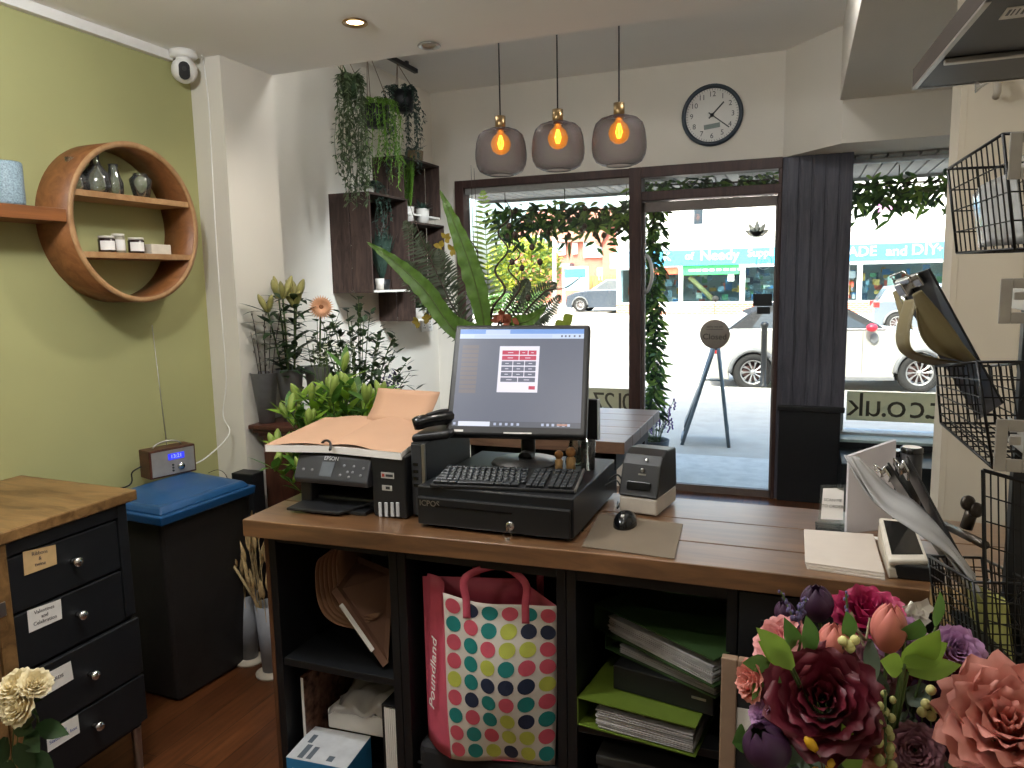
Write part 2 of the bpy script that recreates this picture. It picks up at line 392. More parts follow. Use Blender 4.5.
# display base in front of the right window (dark) with pale green-blue ledge
w = MB(); w.box(.27, 1.6, 5.2, 5.7, 0, .40); struct(w, 'window_2_display_base', mat('black_teal_paint', '#141c20', .4), bevel=.006)
w = MB(); w.box(.27, 1.6, 5.7, 5.9, .44, .46); struct(w, 'windowsill_2', mat('pale_aqua_ledge', '#a9bdbb', .5), bevel=.004)
# painted web address strips at the foot of the windows, read from the back
m_strip = mat('khaki_sign_strip', '#8f8b68', .6); m_slet = mat('grey_sign_lettering', '#4f4a42', .6)
m_vinyl = mat('khaki_vinyl_film', '#d0c9b0', .6, var=.03, tl=.8); m_vlet = mat('khaki_vinyl_lettering', '#4e483c', .6, tl=.1)
t = thing('window_sign', 'khaki strip lettered t.co.uk seen from behind in right window', 'sign', (.9, 5.99, .476))
m = MB(); m.box(.33, 1.58, 5.982, 5.990, .55, .765); m.build('strip', m_vinyl, t)
m = MB(); m.mi = 0
xx = U(856, 405, 1, 5.98).x
for ch, px in zip('ku.oc.t', (856, 873, 884, 896.5, 917.5, 928, 936)):
    q = U(px, 408, 1, 5.98); m.text(ch, (q.x, 5.979, .66), (-1, 0, 0), (0, 0, 1), .25, .0008)
m.build('lettering', m_vlet, t)
t = thing('window_sign', 'khaki strip with mirrored digits seen above the small wooden table', 'sign', (-1.4, 5.73, .53))
m = MB(); m.box(-2.55, -1.22, 5.722, 5.729, .55, .765); m.build('strip', m_vinyl, t)
m = MB()
for ch, px in zip('7210', (599, 609, 620, 628)):
    q = U(px, 403, 1, 5.72); m.text(ch, (q.x, 5.7195, .655), (-1, 0, 0), (0, 0, 1), .2, .0008)
m.build('lettering', m_vlet, t)
# ================================================================== ceiling lamps and light
def downlight(lit):
    t = thing('ceiling_downlight', 'lit recessed ceiling spotlight with brass coloured rim' if lit else 'unlit recessed ceiling spotlight nearest the pendant lamps', 'spotlight')
    m = MB(); m.lathe([(.032, 0), (.045, -.002), (.05, -.008), (.046, -.012), (.034, -.008), (.032, 0)], seg=24); m.build('rim', m_brass if lit else m_steel, t)
    m = MB(); m.lathe([(0.0001, -.003), (.033, -.003), (.033, -.001)], seg=24)
    m.build('lens', emit('spot_lens_lit', '#ffd9a0', 14) if lit else mat('spot_lens_off', '#c8c2b6', .3), t); return t
dl = downlight(True); move(dl, U(355, 21, 2, 2.6) + V((0, 0, -.0005)))
dl2 = downlight(False); q = U(429, 44, 2, 2.6); move(dl2, V((q.x, q.y, 2.5995)))
def lamp(kind, name, loc, energy, col, size=.1, rot=(0, 0, 0), spot=None):
    d = bpy.data.lights.new(name, kind); d.energy = energy; d.color = col
    if kind == 'AREA': d.size = size; d.shape = 'DISK'
    elif kind in ('POINT', 'SPOT'): d.shadow_soft_size = size
    if spot: d.spot_size = spot; d.spot_blend = .6
    o = bpy.data.objects.new(name, d); COL.objects.link(o); o.location = loc; o.rotation_euler = rot; return o
WARM = (1, .93, .84)
spots = [tuple(dl.location), (-.4, 2.0, 2.6), (-1.6, 1.0, 2.6), (-.4, .6, 2.6), (-1.7, -.6, 2.6)]  # all but the first are added fill spotlights, out of view
for i, s in enumerate(spots):
    if i: 
        k = dup(dl, (s[0], s[1], 2.5995)); k['label'] = 'added unseen fill spotlight above the staff side of the counter'; k['group'] = 'added fill spotlights out of view'
    lamp('SPOT', 'downlight_lamp', (s[0], s[1], 2.575), SPOT_W, WARM, .05, spot=2.6)
# added fill globes on both ceilings, out of view, to brighten walls and ceilings
def globe(lab, loc, W_=1.0):
    t = thing('added_fill_globe', lab, 'lamp', loc, 0, 'added fill globes on the ceilings')
    m = MB(); m.lathe([(.0001, 0), (.06, 0), (.06, -.02), (.012, -.03), (.012, -.055), (.0001, -.055)], seg=24); m.build('base', m_brass, t, world=False)
    m = MB(); m.sph((0, 0, -.13), .08, 24, 16); m.build('shade', MATS['fill_globe_glass'], t, world=False)
    lamp('POINT', 'fill_globe_light', V(loc) + V((0, 0, -.13)), FILL_GLOBE_W * W_, (.95, .98, 1), .075)
_m, _nt, _N, _L, _P = _new('fill_globe_glass'); MATS['fill_globe_glass'] = _m; _N.remove(_P)
_t = _N.new('ShaderNodeBsdfTransparent'); _e = _N.new('ShaderNodeEmission'); _e.inputs['Color'].default_value = lin('#ffe2bd'); _e.inputs['Strength'].default_value = 2
_x = _N.new('ShaderNodeMixShader'); _x.inputs[0].default_value = .3; _L.new(_t.outputs[0], _x.inputs[1]); _L.new(_e.outputs[0], _x.inputs[2]); _L.new(_x.outputs[0], _N['Material Output'].inputs['Surface'])
for g_, e_, s_ in (((-1.45, 1.2, 2.6), 1.0, 'the aisle by the drawers'), ((-.1, 1.2, 2.6), .12, 'the flower arrangement')): globe('added unseen fill globe on the low ceiling above ' + s_, g_, e_)
FILL_GLOBE_W = 16.0
for g_, e_, s_ in (((-2.1, 3.36, 3.125), .55, 'hanging plants'), ((-.1, 3.36, 3.125), 1.1, 'wall clock')): globe('added unseen fill globe on the high ceiling on the side of the ' + s_, g_, e_)
t = thing('added_wall_spotlight', 'added unseen spotlight on the high ceiling giving the crates window-like light', 'spotlight', (-.6, 3.42, 3.125))  # added lamp hidden behind the beam, stands in for daylight on the alcove wall
_o = V((-.6, 3.42, 3.0)); _d = (V((-2.845, 5.25, .75)) - _o).normalized()
m = MB(); m.cyl((-.6, 3.42, 3.125), (-.6, 3.42, 3.04), .012, seg=12); m.box(-.66, -.54, 3.40, 3.44, 3.11, 3.125); m.build('stem', m_black, t)
m = MB(); m.lathe([(.0001, -.07), (.035, -.065), (.045, .06), (.04, .06), (.032, -.05), (.0001, -.05)], _o, _d, 20); m.build('head', m_black, t)
m = MB(); m.lathe([(.0001, .045), (.039, .045)], _o, _d, 20); m.build('lens', emit('fill_spot_lens', '#e6f0ff', 12), t)
_l = lamp('SPOT', 'added_wall_light', _o + _d * .06, WALL_FILL_W, (.84, .93, 1), .18, spot=1.05); _l.rotation_euler = _d.to_track_quat('-Z', 'Y').to_euler(); _l.data.spot_blend = 1
# pendants
def pendant():
    t = thing('pendant_lamp', None, 'lamp', group='row of three pendant lamps')
    m = MB(); m.tube([(0, 0, 0), (0, 0, .79)], .0035, 8); m.build('cord', m_blackpl, t)
    m = MB(); m.lathe([(.001, .01), (.024, .01), (.024, -.035), (.021, -.04), (.021, -.052), (.001, -.052)], seg=20); m.build('cap', m_brass, t)
    pr = [(.022, -.045), (.05, -.047), (.085, -.056), (.108, -.078), (.119, -.112), (.125, -.16), (.125, -.19), (.12, -.222), (.105, -.25), (.08, -.264), (.062, -.268)]
    pr = [(r * .94, -.045 + (z + .045) * .92) for r, z in pr]
    m = MB(); m.lathe(pr, seg=40); m.build('shade', MATS['mesh_shade'], t)
    m = MB(); m.tube([V((math.cos(2 * PI * k / 30) * .058, math.sin(2 * PI * k / 30) * .058, -.25)) for k in range(30)], .0022, 6, closed=True)
    m.build('ring', m_black, t); m = MB()
    m.tube([V((math.cos(2 * PI * k / 30) * .05, math.sin(2 * PI * k / 30) * .05, -.047)) for k in range(30)], .0016, 6, closed=True); m.build('ring', m_black, t)
    m = MB(); m.lathe([(.001, -.052), (.014, -.053), (.018, -.066), (.036, -.082), (.045, -.105), (.046, -.118), (.038, -.143), (.02, -.157), (.001, -.161)], seg=24)
    b = m.build('bulb', MATS['amber_bulb'], t)
    m = MB()
    for k in range(4):
        a = k * PI / 2; m.tube([(.004 * math.cos(a), .004 * math.sin(a), -.075), (.014 * math.cos(a), .014 * math.sin(a), -.11), (.006 * math.cos(a), .006 * math.sin(a), -.135)], .0022, 5)
    m.build('filament', emit('filament_glow', '#ffb04a', 40), b); return t
def _shade():
    m, nt, N, L, P = _new('mesh_shade'); MATS['mesh_shade'] = m
    P.inputs['Base Color'].default_value = lin('#4b474a'); P.inputs['Roughness'].default_value = .5; P.inputs['Metallic'].default_value = .3; tr_col = (.86, .84, .86, 1)
    tr = N.new('ShaderNodeBsdfTransparent'); tr.inputs['Color'].default_value = tr_col; lw = N.new('ShaderNodeLayerWeight'); lw.inputs['Blend'].default_value = .35
    mr = N.new('ShaderNodeMapRange'); mr.inputs['To Min'].default_value = .22; mr.inputs['To Max'].default_value = .9; L.new(lw.outputs['Facing'], mr.inputs['Value'])
    mx = N.new('ShaderNodeMixShader'); L.new(mr.outputs[0], mx.inputs[0]); L.new(tr.outputs[0], mx.inputs[1]); L.new(P.outputs[0], mx.inputs[2]); L.new(mx.outputs[0], N['Material Output'].inputs['Surface'])
    m, nt, N, L, P = _new('amber_bulb'); MATS['amber_bulb'] = m; N.remove(P)
    tr = N.new('ShaderNodeBsdfTransparent'); tr.inputs['Color'].default_value = (1, .55, .2, 1); em = N.new('ShaderNodeEmission'); em.inputs['Color'].default_value = lin('#f09028'); em.inputs['Strength'].default_value = 1.1
    gl = N.new('ShaderNodeBsdfGlossy'); gl.inputs['Roughness'].default_value = .05
    mx = N.new('ShaderNodeMixShader'); mx.inputs[0].default_value = .7; L.new(tr.outputs[0], mx.inputs[1]); L.new(em.outputs[0], mx.inputs[2])
    fr = N.new('ShaderNodeFresnel'); m2 = N.new('ShaderNodeMixShader'); L.new(fr.outputs[0], m2.inputs[0]); L.new(mx.outputs[0], m2.inputs[1]); L.new(gl.outputs[0], m2.inputs[2])
    L.new(m2.outputs[0], N['Material Output'].inputs['Surface'])
_shade()
pl = ['leftmost grey mesh pendant lamp with amber bulb nearest the hanging plants', 'middle grey mesh pendant lamp of the row of three', 'grey mesh pendant lamp nearest the wall clock']
pp = pendant()
for i, (x, z) in enumerate(((-1.304, 2.341), (-1.031, 2.344), (-.756, 2.344))):
    o = pp if i == 0 else dup(pp, (0, 0, 0))
    move(o, (x, 3.3, z)); o['label'] = pl[i]
    lamp('POINT', 'bulb_lamp', (x, 3.3, z - .11), .25, (1, .6, .25), .03)
# ================================================================== CLOCK
ck = U(712, 115, 1, YF - .02)
t = thing('wall_clock', 'round wall clock with dark blue rim and white face above the door', 'clock', (ck.x, YF, ck.z - .22))
R_ = .208; o = V((ck.x, YF, ck.z))
m = MB(); m.lathe([(.0, 0), (R_, 0), (R_ + .005, .012), (R_ + .002, .03), (R_ - .012, .038), (R_ - .024, .03), (R_ - .026, .012)], o, (0, -1, 0), 48); m.build('rim', mat('navy_clock_rim', '#24303c', .35), t)
m = MB(); m.lathe([(.0001, .014), (R_ - .024, .014)], o, (0, -1, 0), 48); m.build('face', mat('clock_face', '#dcdad4', .6, var=.01), t)
m = MB()
for h in range(1, 13):
    a = PI / 2 - h * PI / 6; m.text(str(h), o + V((math.cos(a) * .142, -.0155, math.sin(a) * .142)), (1, 0, 0), (0, 0, 1), .05, .0006)
for k in range(60):
    a = k * PI / 30; d = V((math.cos(a), 0, math.sin(a))); m.ob(o + d * .174 + V((0, -.0155, 0)), d * .006, d.cross(V((0, 1, 0))) * .0012, (0, .0006, 0))
m.build('numerals', mat('clock_ink', '#33383d', .6), t)
m = MB()
for a, L_, w_ in ((math.radians(46), .115, .006), (math.radians(-38), .15, .0045)):
    d = V((math.cos(a), 0, math.sin(a))); m.ob(o + d * (L_ / 2 - .015) + V((0, -.02, 0)), d * (L_ / 2 + .015), d.cross(V((0, 1, 0))) * w_ / 1.2, (0, .001, 0))
m.lathe([(.0001, .024), (.012, .024), (.012, .014)], o, (0, -1, 0), 16); m.build('hands', mat('clock_hands_black', '#1b1d20', .4), t)
m = MB(); m.ob(o + V((0.0, -.0165, -.075)), (.055, 0, .006), (0, .001, 0), (-.001, 0, .016)); m.build('dial_plate', mat('clock_grey_plate', '#74807b', .5), t)
# ================================================================== SECURITY CAMERA
t = thing('security_camera', 'white dome security camera in the top corner of the green wall', 'camera', (-2.47, 2.66, 2.45))
o = V((-2.48, 2.635, 2.6))
m = MB(); m.lathe([(.0001, 0), (.055, 0), (.056, -.022), (.05, -.03), (.0001, -.03)], o, seg=28); m.build('base', m_whitepl, t, recalc=True)
m = MB(); m.sph(o + V((.0, -.0, -.078)), .053, 20, 14); m.lathe([(.03, -.028), (.03, -.05)], o, seg=16); m.build('head', m_whitepl, t)
d = (CPOS - (o + V((0, 0, -.078)))).normalized(); e1 = d.cross(V((0, 0, 1))).normalized(); e2 = e1.cross(d)
m = MB()
cc = o + V((0, 0, -.078)) + d * .047
m.prism([cc + e1 * (math.cos(a) * .022) + e2 * (math.sin(a) * .022 + (.014 if math.sin(a) > 0 else -.014)) for a in [2 * PI * k / 24 for k in range(24)]], d * .008); m.build('lens_panel', m_blackgl, t)
m = MB(); m.cyl(cc + d * .008 + e2 * .008, cc + d * .0095 + e2 * .008, .010, seg=16); m.build('lens', mat('lens_glass', '#20242a', .05, coat=1), t)
# wire running down the pier
t = MB(); pts = [(-2.44, 2.70, 2.595)] + [U(x, y, 1, 2.736) for x, y in ((204, 66), (209, 110), (212, 167), (216, 240), (221, 310), (226, 378), (223, 415))] + [V((-2.40, 2.66, .95)), V((-2.41, 2.52, .87)), V((-2.42, 2.42, .853))]
t.tube(smoothpts(pts), .003, 6); t.build('wall_cable', m_whitepl, label='thin pale cable running down the white pier to the blue bin', cat='cable')
# ================================================================== ROUND SHELF
m_oak = wood('honey_oak', '#744826', '#96633a', (3, 3, 3), .45, .4, 5)
m_oak_e = wood('honey_oak_edge', '#9a7048', '#b58f64', (3, 3, 3), .5, .4, 5)
t = thing('round_shelf', 'round wooden wall shelf with two inner boards on green wall', 'shelf', (XL, 2.24, 1.556))
o = V((XL, 2.2425, 1.855)); RO, RI, DP = .301, .283, .165
m = MB(); m.lathe([(RO, .001), (RO, DP), (RI, DP), (RI, .001), (RO, .001)], o, (1, 0, 0), 72); ring = m.build('ring', m_oak, t)
m = MB(); m.lathe([(RO + .0008, DP - .004), (RO + .0008, DP + .001), (RI - .0008, DP + .001), (RI - .0008, DP - .004)], o, (1, 0, 0), 72); m.build('edge_banding', m_oak_e, ring)
SH = []
for z, n in ((1.958, 'shelf'), (1.742, 'shelf')):
    hw = math.sqrt(RI ** 2 - (z - o.z) ** 2)
    m = MB(); m.box(XL + .002, XL + DP - .004, o.y - hw, o.y + hw, z - .022, z); m.build('shelf', m_oak_e, t, bevel=.001); SH.append((z, hw))
# glassware and jars inside
m_gl = glass('clear_glass', '#f4f8f6', 1.7, .04, .03, '#eef2f0')
def glassy(name, lab, prof, y, x, z, grp=None):
    t = thing(name, lab, 'glass', (x, y, z), 0, grp)
    m = MB(); m.lathe(prof + [(r - .0025, h) for r, h in prof[::-1]], seg=24); m.build('body', m_gl, t, world=False); return t
z1, z2 = SH[0][0], SH[1][0]; xs = XL + .08
glassy('glass_vase', 'squat clear glass bottle vase furthest left in the round shelf', [(.0001, .001), (.05, .001), (.055, .02), (.053, .05), (.03, .08), (.018, .095), (.02, .12)], 2.04, xs, z1, 'glassware on the upper round shelf')
glassy('glass_vase', 'round clear glass bottle with narrow neck second from left', [(.0001, .001), (.045, .001), (.05, .03), (.045, .07), (.02, .10), (.014, .12), (.017, .15)], 2.115, xs + .03, z1, 'glassware on the upper round shelf')
glassy('glass_vase', 'slim clear glass bottle vase left of the tapered tumbler', [(.0001, .001), (.03, .001), (.032, .05), (.02, .085), (.016, .11), (.018, .12)], 2.22, xs, z1, 'glassware on the upper round shelf')
glassy('glass_tumbler', 'faceted tapered clear tumbler furthest right in the round shelf', [(.0001, .001), (.028, .001), (.04, .06), (.042, .078), (.028, .092), (.026, .10)], 2.345, xs, z1, 'glassware on the upper round shelf')
m_jam = mat('dark_jam', '#1f0f12', .15, coat=.5)
def jam(y, x, lab, h=.062, r=.03, body=m_jam):
    t = thing('jam_jar', lab, 'jar', (x, y, z2), 0, 'small jars on the lower round shelf')
    m = MB(); m.lathe([(.0001, .0005), (r * .95, .0005), (r, .006), (r, h * .8), (r * .85, h * .86)], seg=24); m.build('body', body, t, world=False)
    m = MB(); m.lathe([(r * .86, h * .86), (r * .93, h * .86), (r * .93, h), (.0001, h)], seg=24); m.build('lid', mat('cream_lid', '#cfcabd', .4), t, world=False)
    m = MB(); m.grid(lambda u, v: V((math.cos(-1.5 + u * 1.9) * (r + .0006), math.sin(-1.5 + u * 1.9) * (r + .0006), h * (.15 + .55 * v))), 10, 1); m.build('paper_label', m_paper, t, world=False)
jam(2.135, xs + .03, 'dark jam jar with white label furthest left on lower round shelf')
jam(2.215, xs + .0, 'pale jar with cream lid behind the two dark jam jars', .075, .024, mat('beige_preserve', '#8d8672', .3))
jam(2.27, xs + .03, 'dark jam jar with white label beside the small white box')
t = MB(); t.box(xs - .02, xs + .045, 2.33, 2.43, z2, z2 + .04); t.build('small_box', mat('off_white_card', '#cfc6b6', .6), bevel=.002, label='small off white box at the right end of lower round shelf', cat='box')
# straight shelf at the far left with a speckled candle
t = MB(); zt = 1.885; t.box(XL + .001, XL + .16, 1.1, 1.938, zt - .045, zt); t.build('wall_shelf', wood('brown_shelf', '#6e4020', '#935c32', (12, 1, 12), .4, .4, 3), bevel=.002, label='straight brown wooden shelf running into the round shelf', cat='shelf')
t = thing('candle_pot', 'speckled blue grey cylinder pot on the straight brown shelf', 'pot', (-2.45, 1.775, zt))
m = MB(); m.lathe([(.0001, .001), (.05, .001), (.052, .01), (.052, .135), (.048, .14), (.046, .135), (.046, .1), (.0001, .1)], seg=28)
m.build('body', mat('speckled_blue_grey', '#8296a0', .55, var=.5, scale=220), t, world=False)
# ================================================================== CHEST OF DRAWERS
CZ = .965
A = V((-1.995, 1.765, CZ)); Bq = U(0, 532, 2, CZ)
dy = (V((A.x, A.y, 0)) - V((Bq.x, Bq.y, 0))).normalized(); dx = V((dy.y, -dy.x, 0))     # dx: outward normal of the front
LN = 1.0
m_pine = wood('waxed_pine', '#5e4426', '#927046', (2, 9, 9), .4, .4, 2.2)
t = thing('chest_of_drawers', 'black chest of drawers with thick waxed pine top against green wall', 'drawers', (-2.3, 1.4, 0))
def CP(a, b, z): return V((A.x, A.y, 0)) - dy * a + dx * b + V((0, 0, z))   # a back along the front from its far corner, b outwards
bk = lambda a: V((XL + .005, CP(a, 0, 0).y + .02, 0))
m = MB()
b0, b1 = V((XL + .004, A.y + .025, 0)), V((XL + .004, CP(LN, 0, 0).y, 0))
m.hexa([CP(LN, .012, CZ - .034), CP(0, .012, CZ - .034), b0 + V((0, 0, CZ - .034)), b1 + V((0, 0, CZ - .034))], [CP(LN, .012, CZ), CP(0, .012, CZ), b0 + V((0, 0, CZ)), b1 + V((0, 0, CZ))])
m.build('top', m_pine, t, bevel=.004)
# carcase: upper frame a touch narrower, lower pair wider and proud
m = MB(); zb = .165
m.hexa([CP(LN, -.02, zb), CP(.035, -.02, zb), b0 + V((0, -.04, zb)), b1 + V((0, 0, zb))], [CP(LN, -.02, CZ - .034), CP(.035, -.02, CZ - .034), b0 + V((0, -.04, CZ - .034)), b1 + V((0, 0, CZ - .034))])
m.build('carcase', m_black, t)
m = MB()
m.hexa([CP(.07, -.022, .56), CP(.035, -.022, .56), CP(.035, .0, .56), CP(.07, .0, .56)], [CP(.07, -.022, CZ - .036), CP(.035, -.022, CZ - .036), CP(.035, 0, CZ - .036), CP(.07, 0, CZ - .036)])
m.hexa([CP(.43, -.022, CZ - .075), CP(.07, -.022, CZ - .075), CP(.07, -.001, CZ - .075), CP(.43, -.001, CZ - .075)], [CP(.43, -.022, CZ - .036), CP(.07, -.022, CZ - .036), CP(.07, -.001, CZ - .036), CP(.43, -.001, CZ - .036)])
m.build('face_frame', m_black, t, bevel=.002)
m = MB(); m.hexa([CP(.62, -.02, zb), CP(.585, -.02, zb), CP(.585, .004, zb), CP(.62, .004, zb)], [CP(.62, -.02, CZ - .036), CP(.585, -.02, CZ - .036), CP(.585, .004, CZ - .036), CP(.62, .004, CZ - .036)])
m = MB(); m.hexa([CP(.475, -.02, zb), CP(.433, -.02, zb), CP(.433, .004, zb), CP(.475, .004, zb)], [CP(.475, -.02, CZ - .036), CP(.433, -.02, CZ - .036), CP(.433, .004, CZ - .036), CP(.475, .004, CZ - .036)]); m.build('side_stile', m_pine, t, bevel=.002)
m = MB(); m.hexa([CP(.95, -.018, zb), CP(.478, -.018, zb), CP(.478, 0, zb), CP(.95, 0, zb)], [CP(.95, -.018, CZ - .04), CP(.478, -.018, CZ - .04), CP(.478, 0, CZ - .04), CP(.95, 0, CZ - .04)]); cdoor = m.build('door', m_pine, t, bevel=.003)
m = MB(); m.hexa([CP(.50, .0, .735), CP(.452, .0, .735), CP(.452, .006, .735), CP(.50, .006, .735)], [CP(.50, 0, .775), CP(.452, 0, .775), CP(.452, .006, .775), CP(.50, .006, .775)]); m.build('hinge', m_steel, cdoor, bevel=.001)
PF = CP(0, 0, 0)
def onfront(px, py): return UPL(px, py, PF + dx * .003, dx)
zz = [CZ - .08, .735, .565, .37, .175]
knobs = [(77, 561.7), (82, 615), (94.4, 675), (98.6, 726)]
labs = [[(22.6, 552), (55.5, 544.6), (56.8, 564), (24.3, 575.8)], [(26.9, 611), (60.6, 599), (62, 618.5), (29, 633)], [(38, 678), (70.5, 661), (73.4, 679), (40, 699)], [(46, 732.5), (77.7, 714.5), (79.8, 732.5), (47.8, 752.5)]]
kq = [onfront(*k) for k in knobs]
zz = [CZ - .078, (kq[0].z + kq[1].z) / 2 + .0, (kq[1].z + kq[2].z) / 2 + .012, (kq[2].z + kq[3].z) / 2, 2 * kq[3].z - (kq[2].z + kq[3].z) / 2]
texts = ['Ribbons|&|twine', 'Valentines|and|Celebration', 'CARDS', 'The|Stationery box']
for i in range(4):
    a0 = .073 if i < 2 else .03; bb = -.004 if i < 2 else .006
    m = MB(); za, zc = zz[i] - .004, zz[i + 1] + .004
    m.hexa([CP(.43, bb - .018, zc), CP(a0, bb - .018, zc), CP(a0, bb, zc), CP(.43, bb, zc)], [CP(.43, bb - .018, za), CP(a0, bb - .018, za), CP(a0, bb, za), CP(.43, bb, za)])
    dw = m.build('drawer', m_black, t, bevel=.003)
    q = UPL(*knobs[i], PF + dx * (bb + .02), dx); q = q - dx * (q - (PF + dx * bb)).dot(dx)
    m = MB(); m.lathe([(.0001, .0), (.008, .0), (.006, .008), (.006, .014), (.013, .018), (.015, .025), (.012, .032), (.0001, .034)], q, dx, 20); m.build('knob', m_chrome, dw)
    m = MB(); P4 = [UPL(x, y, PF + dx * (bb + .001), dx) for x, y in labs[i]]; m.prism(P4, dx * .0008)
    lb = m.build('label_card', mat('tan_card', '#c9a877', .6) if i == 0 else m_paper, dw)
for a, b in ((.05, -.03), (.42, -.03)):
    m = MB(); m.cyl(CP(a, b, 0), CP(a, b, zb), .012, .016); m.build('leg', m_steel, t)
for q in (b0 + V((.04, -.08, 0)), b1 + V((.04, .05, 0)), CP(LN - .05, -.03, 0)):
    m = MB(); m.cyl(V((q.x, q.y, 0)), V((q.x, q.y, zb)), .012, .016); m.build('leg', m_steel, t)
# printed words on the drawer cards
for i, tx in enumerate(texts):
    P4 = [UPL(x, y, PF + dx * ((-.004 if i < 2 else .006) + .0022), dx) for x, y in labs[i]]
    xd = (P4[1] - P4[0]); yd = P4[0] - P4[3]; c0 = (P4[0] + P4[2]) / 2; m = MB(); ls = tx.split('|')
    for k, s_ in enumerate(ls): m.text(s_, c0 + yd.normalized() * ((len(ls) - 1) / 2 - k) * .016, xd, yd, .015, .0003)
    par = [o for o in t.children if o.name.startswith('drawer')][i]
    m.build('lettering', mat('print_ink', '#4a4648', .7) if i != 3 else mat('print_ink_blue', '#4a5a9a', .7), par)
# ================================================================== RECYCLING BIN
t = thing('recycling_bin', 'slim dark grey bin with blue lid between drawers and white pier', 'bin', (-2.33, 2.28, 0))
m = MB(); m.hexa([(-2.43, 2.10, 0), (-2.225, 2.09, 0), (-2.185, 2.49, 0), (-2.42, 2.50, 0)], [(-2.475, 2.015, .77), (-2.125, 1.985, .77), (-2.10, 2.43, .77), (-2.46, 2.47, .77)])
m.build('body', mat('dark_grey_bin_plastic', '#1f1d1c', .6), t, bevel=.02, seg=3)
def lidpts(g, z): return [(-2.485 - g, 1.99 - g, z), (-2.10 + g, 1.958 - g, z), (-2.072 + g, 2.42 + g, z), (-2.47 - g, 2.48 + g, z)]
m = MB(); m.hexa(lidpts(.0, .765), lidpts(.005, .80)); m.hexa(lidpts(-.012, .80), lidpts(-.03, .825))
def lidtop(u, v):
    p = lerp(lerp(lidpts(-.04, 0)[0], lidpts(-.04, 0)[1], u), lerp(lidpts(-.04, 0)[3], lidpts(-.04, 0)[2], u), v)
    h = .823 + .028 * min(1, math.sin(PI * u) * 1.6) * min(1, math.sin(PI * v) * 2.2); return (p.x, p.y, h)
m.grid(lidtop, 12, 12); m.build('lid', mat('blue_lid_plastic', '#16446f', .38, var=.03), t, bevel=.006)
m = MB()
m.tube([(-2.44, 1.985, .755), (-2.40, 1.965, .74), (-2.34, 1.96, .74), (-2.30, 1.98, .755)], .008, 8); m.build('grip', mat('dark_grey_bin_plastic', '#2b2928', .55), t)
# ================================================================== RADIO on the bin
P0_ = V((-2.392, 2.20, .851)); P1_ = V((-2.335, 2.385, .851)); ex = (P1_ - P0_).normalized(); en = V((ex.y, -ex.x, 0)); W_ = (P1_ - P0_).length; H_ = .115; D_ = .085
t = thing('radio', 'small wood cased digital radio with silver front on blue bin lid', 'radio', (P0_ + P1_) / 2 - en * .04)
m = MB(); c0 = (P0_ + P1_) / 2 - en * D_ / 2 + V((0, 0, H_ / 2)); m.ob(c0, ex * W_ / 2, en * D_ / 2, (0, 0, H_ / 2)); m.build('case', wood('walnut_veneer', '#3a1f16', '#5a3324', (4, 4, 8), .4), t, bevel=.004)
m = MB(); f0 = (P0_ + P1_) / 2 + V((0, 0, H_ / 2)); m.ob(f0 + en * .001, ex * (W_ / 2 - .008), en * .0015, (0, 0, H_ / 2 - .008)); m.build('front_panel', mat('silver_panel', '#a9a6a2', .4, .5), t)
m = MB(); m.ob(f0 + en * .003 + ex * .012 + V((0, 0, .022)), ex * .034, en * .001, (0, 0, .013)); dsp = m.build('display', emit('radio_blue_display', '#2a34e0', 1.2), t)
m = MB(); m.text('13:21', f0 + en * .0043 + ex * .012 + V((0, 0, .022)), ex, (0, 0, 1), .022, .0003); m.build('lettering', emit('radio_digits', '#8f9bff', 1.5), dsp)
m = MB(); m.lathe([(.014, 0), (.013, .012), (.0001, .013)], f0 + en * .002 + ex * .028 + V((0, 0, -.022)), en, 18); m.build('knob', m_chrome, t)
m = MB()
for k in range(3): m.lathe([(.004, 0), (.004, .004), (.0001, .004)], f0 + en * .002 + ex * (-.004 + .0 * k) + V((0, 0, -.012 - .012 * k)), en, 10)
m.build('button', m_darkgrey, t)
m = MB(); m.tube(bez([c0 - ex * .06 + V((0, 0, H_ / 2)), c0 - ex * .05 + V((0, 0, H_ / 2 + .03)), c0 + ex * .05 + V((0, 0, H_ / 2 + .03)), c0 + ex * .06 + V((0, 0, H_ / 2))], 10), .004, 6); m.build('handle', m_steel, t)
m = MB(); a0 = c0 + ex * .01 - en * .02 + V((0, 0, H_ / 2 - .002)); m.tube([a0, AT(152, 325, (a0 - CPOS).dot(CW))], .0022, 6, r1=.0014); m.build('antenna', m_steel, t)
t = MB(); q = P0_ - ex * .004 - en * .06
t.tube(smoothpts([q + V((0, 0, .05)), q + V((-.02, -.03, .03)), q + V((-.03, -.04, -.02)), (-2.50, 2.03, .80), (-2.52, 1.96, .5)]), .003, 6); t.build('power_cable', m_blackpl, label='short black cable hanging behind the wood cased radio', cat='cable')
# black box behind the bin by the plinth
t = MB(); t.box(-2.37, -2.255, 2.62, 2.70, 0.0, .78); t.build('storage_box', m_black, bevel=.004, label='plain black upright box between the blue bin and the plinth', cat='box')
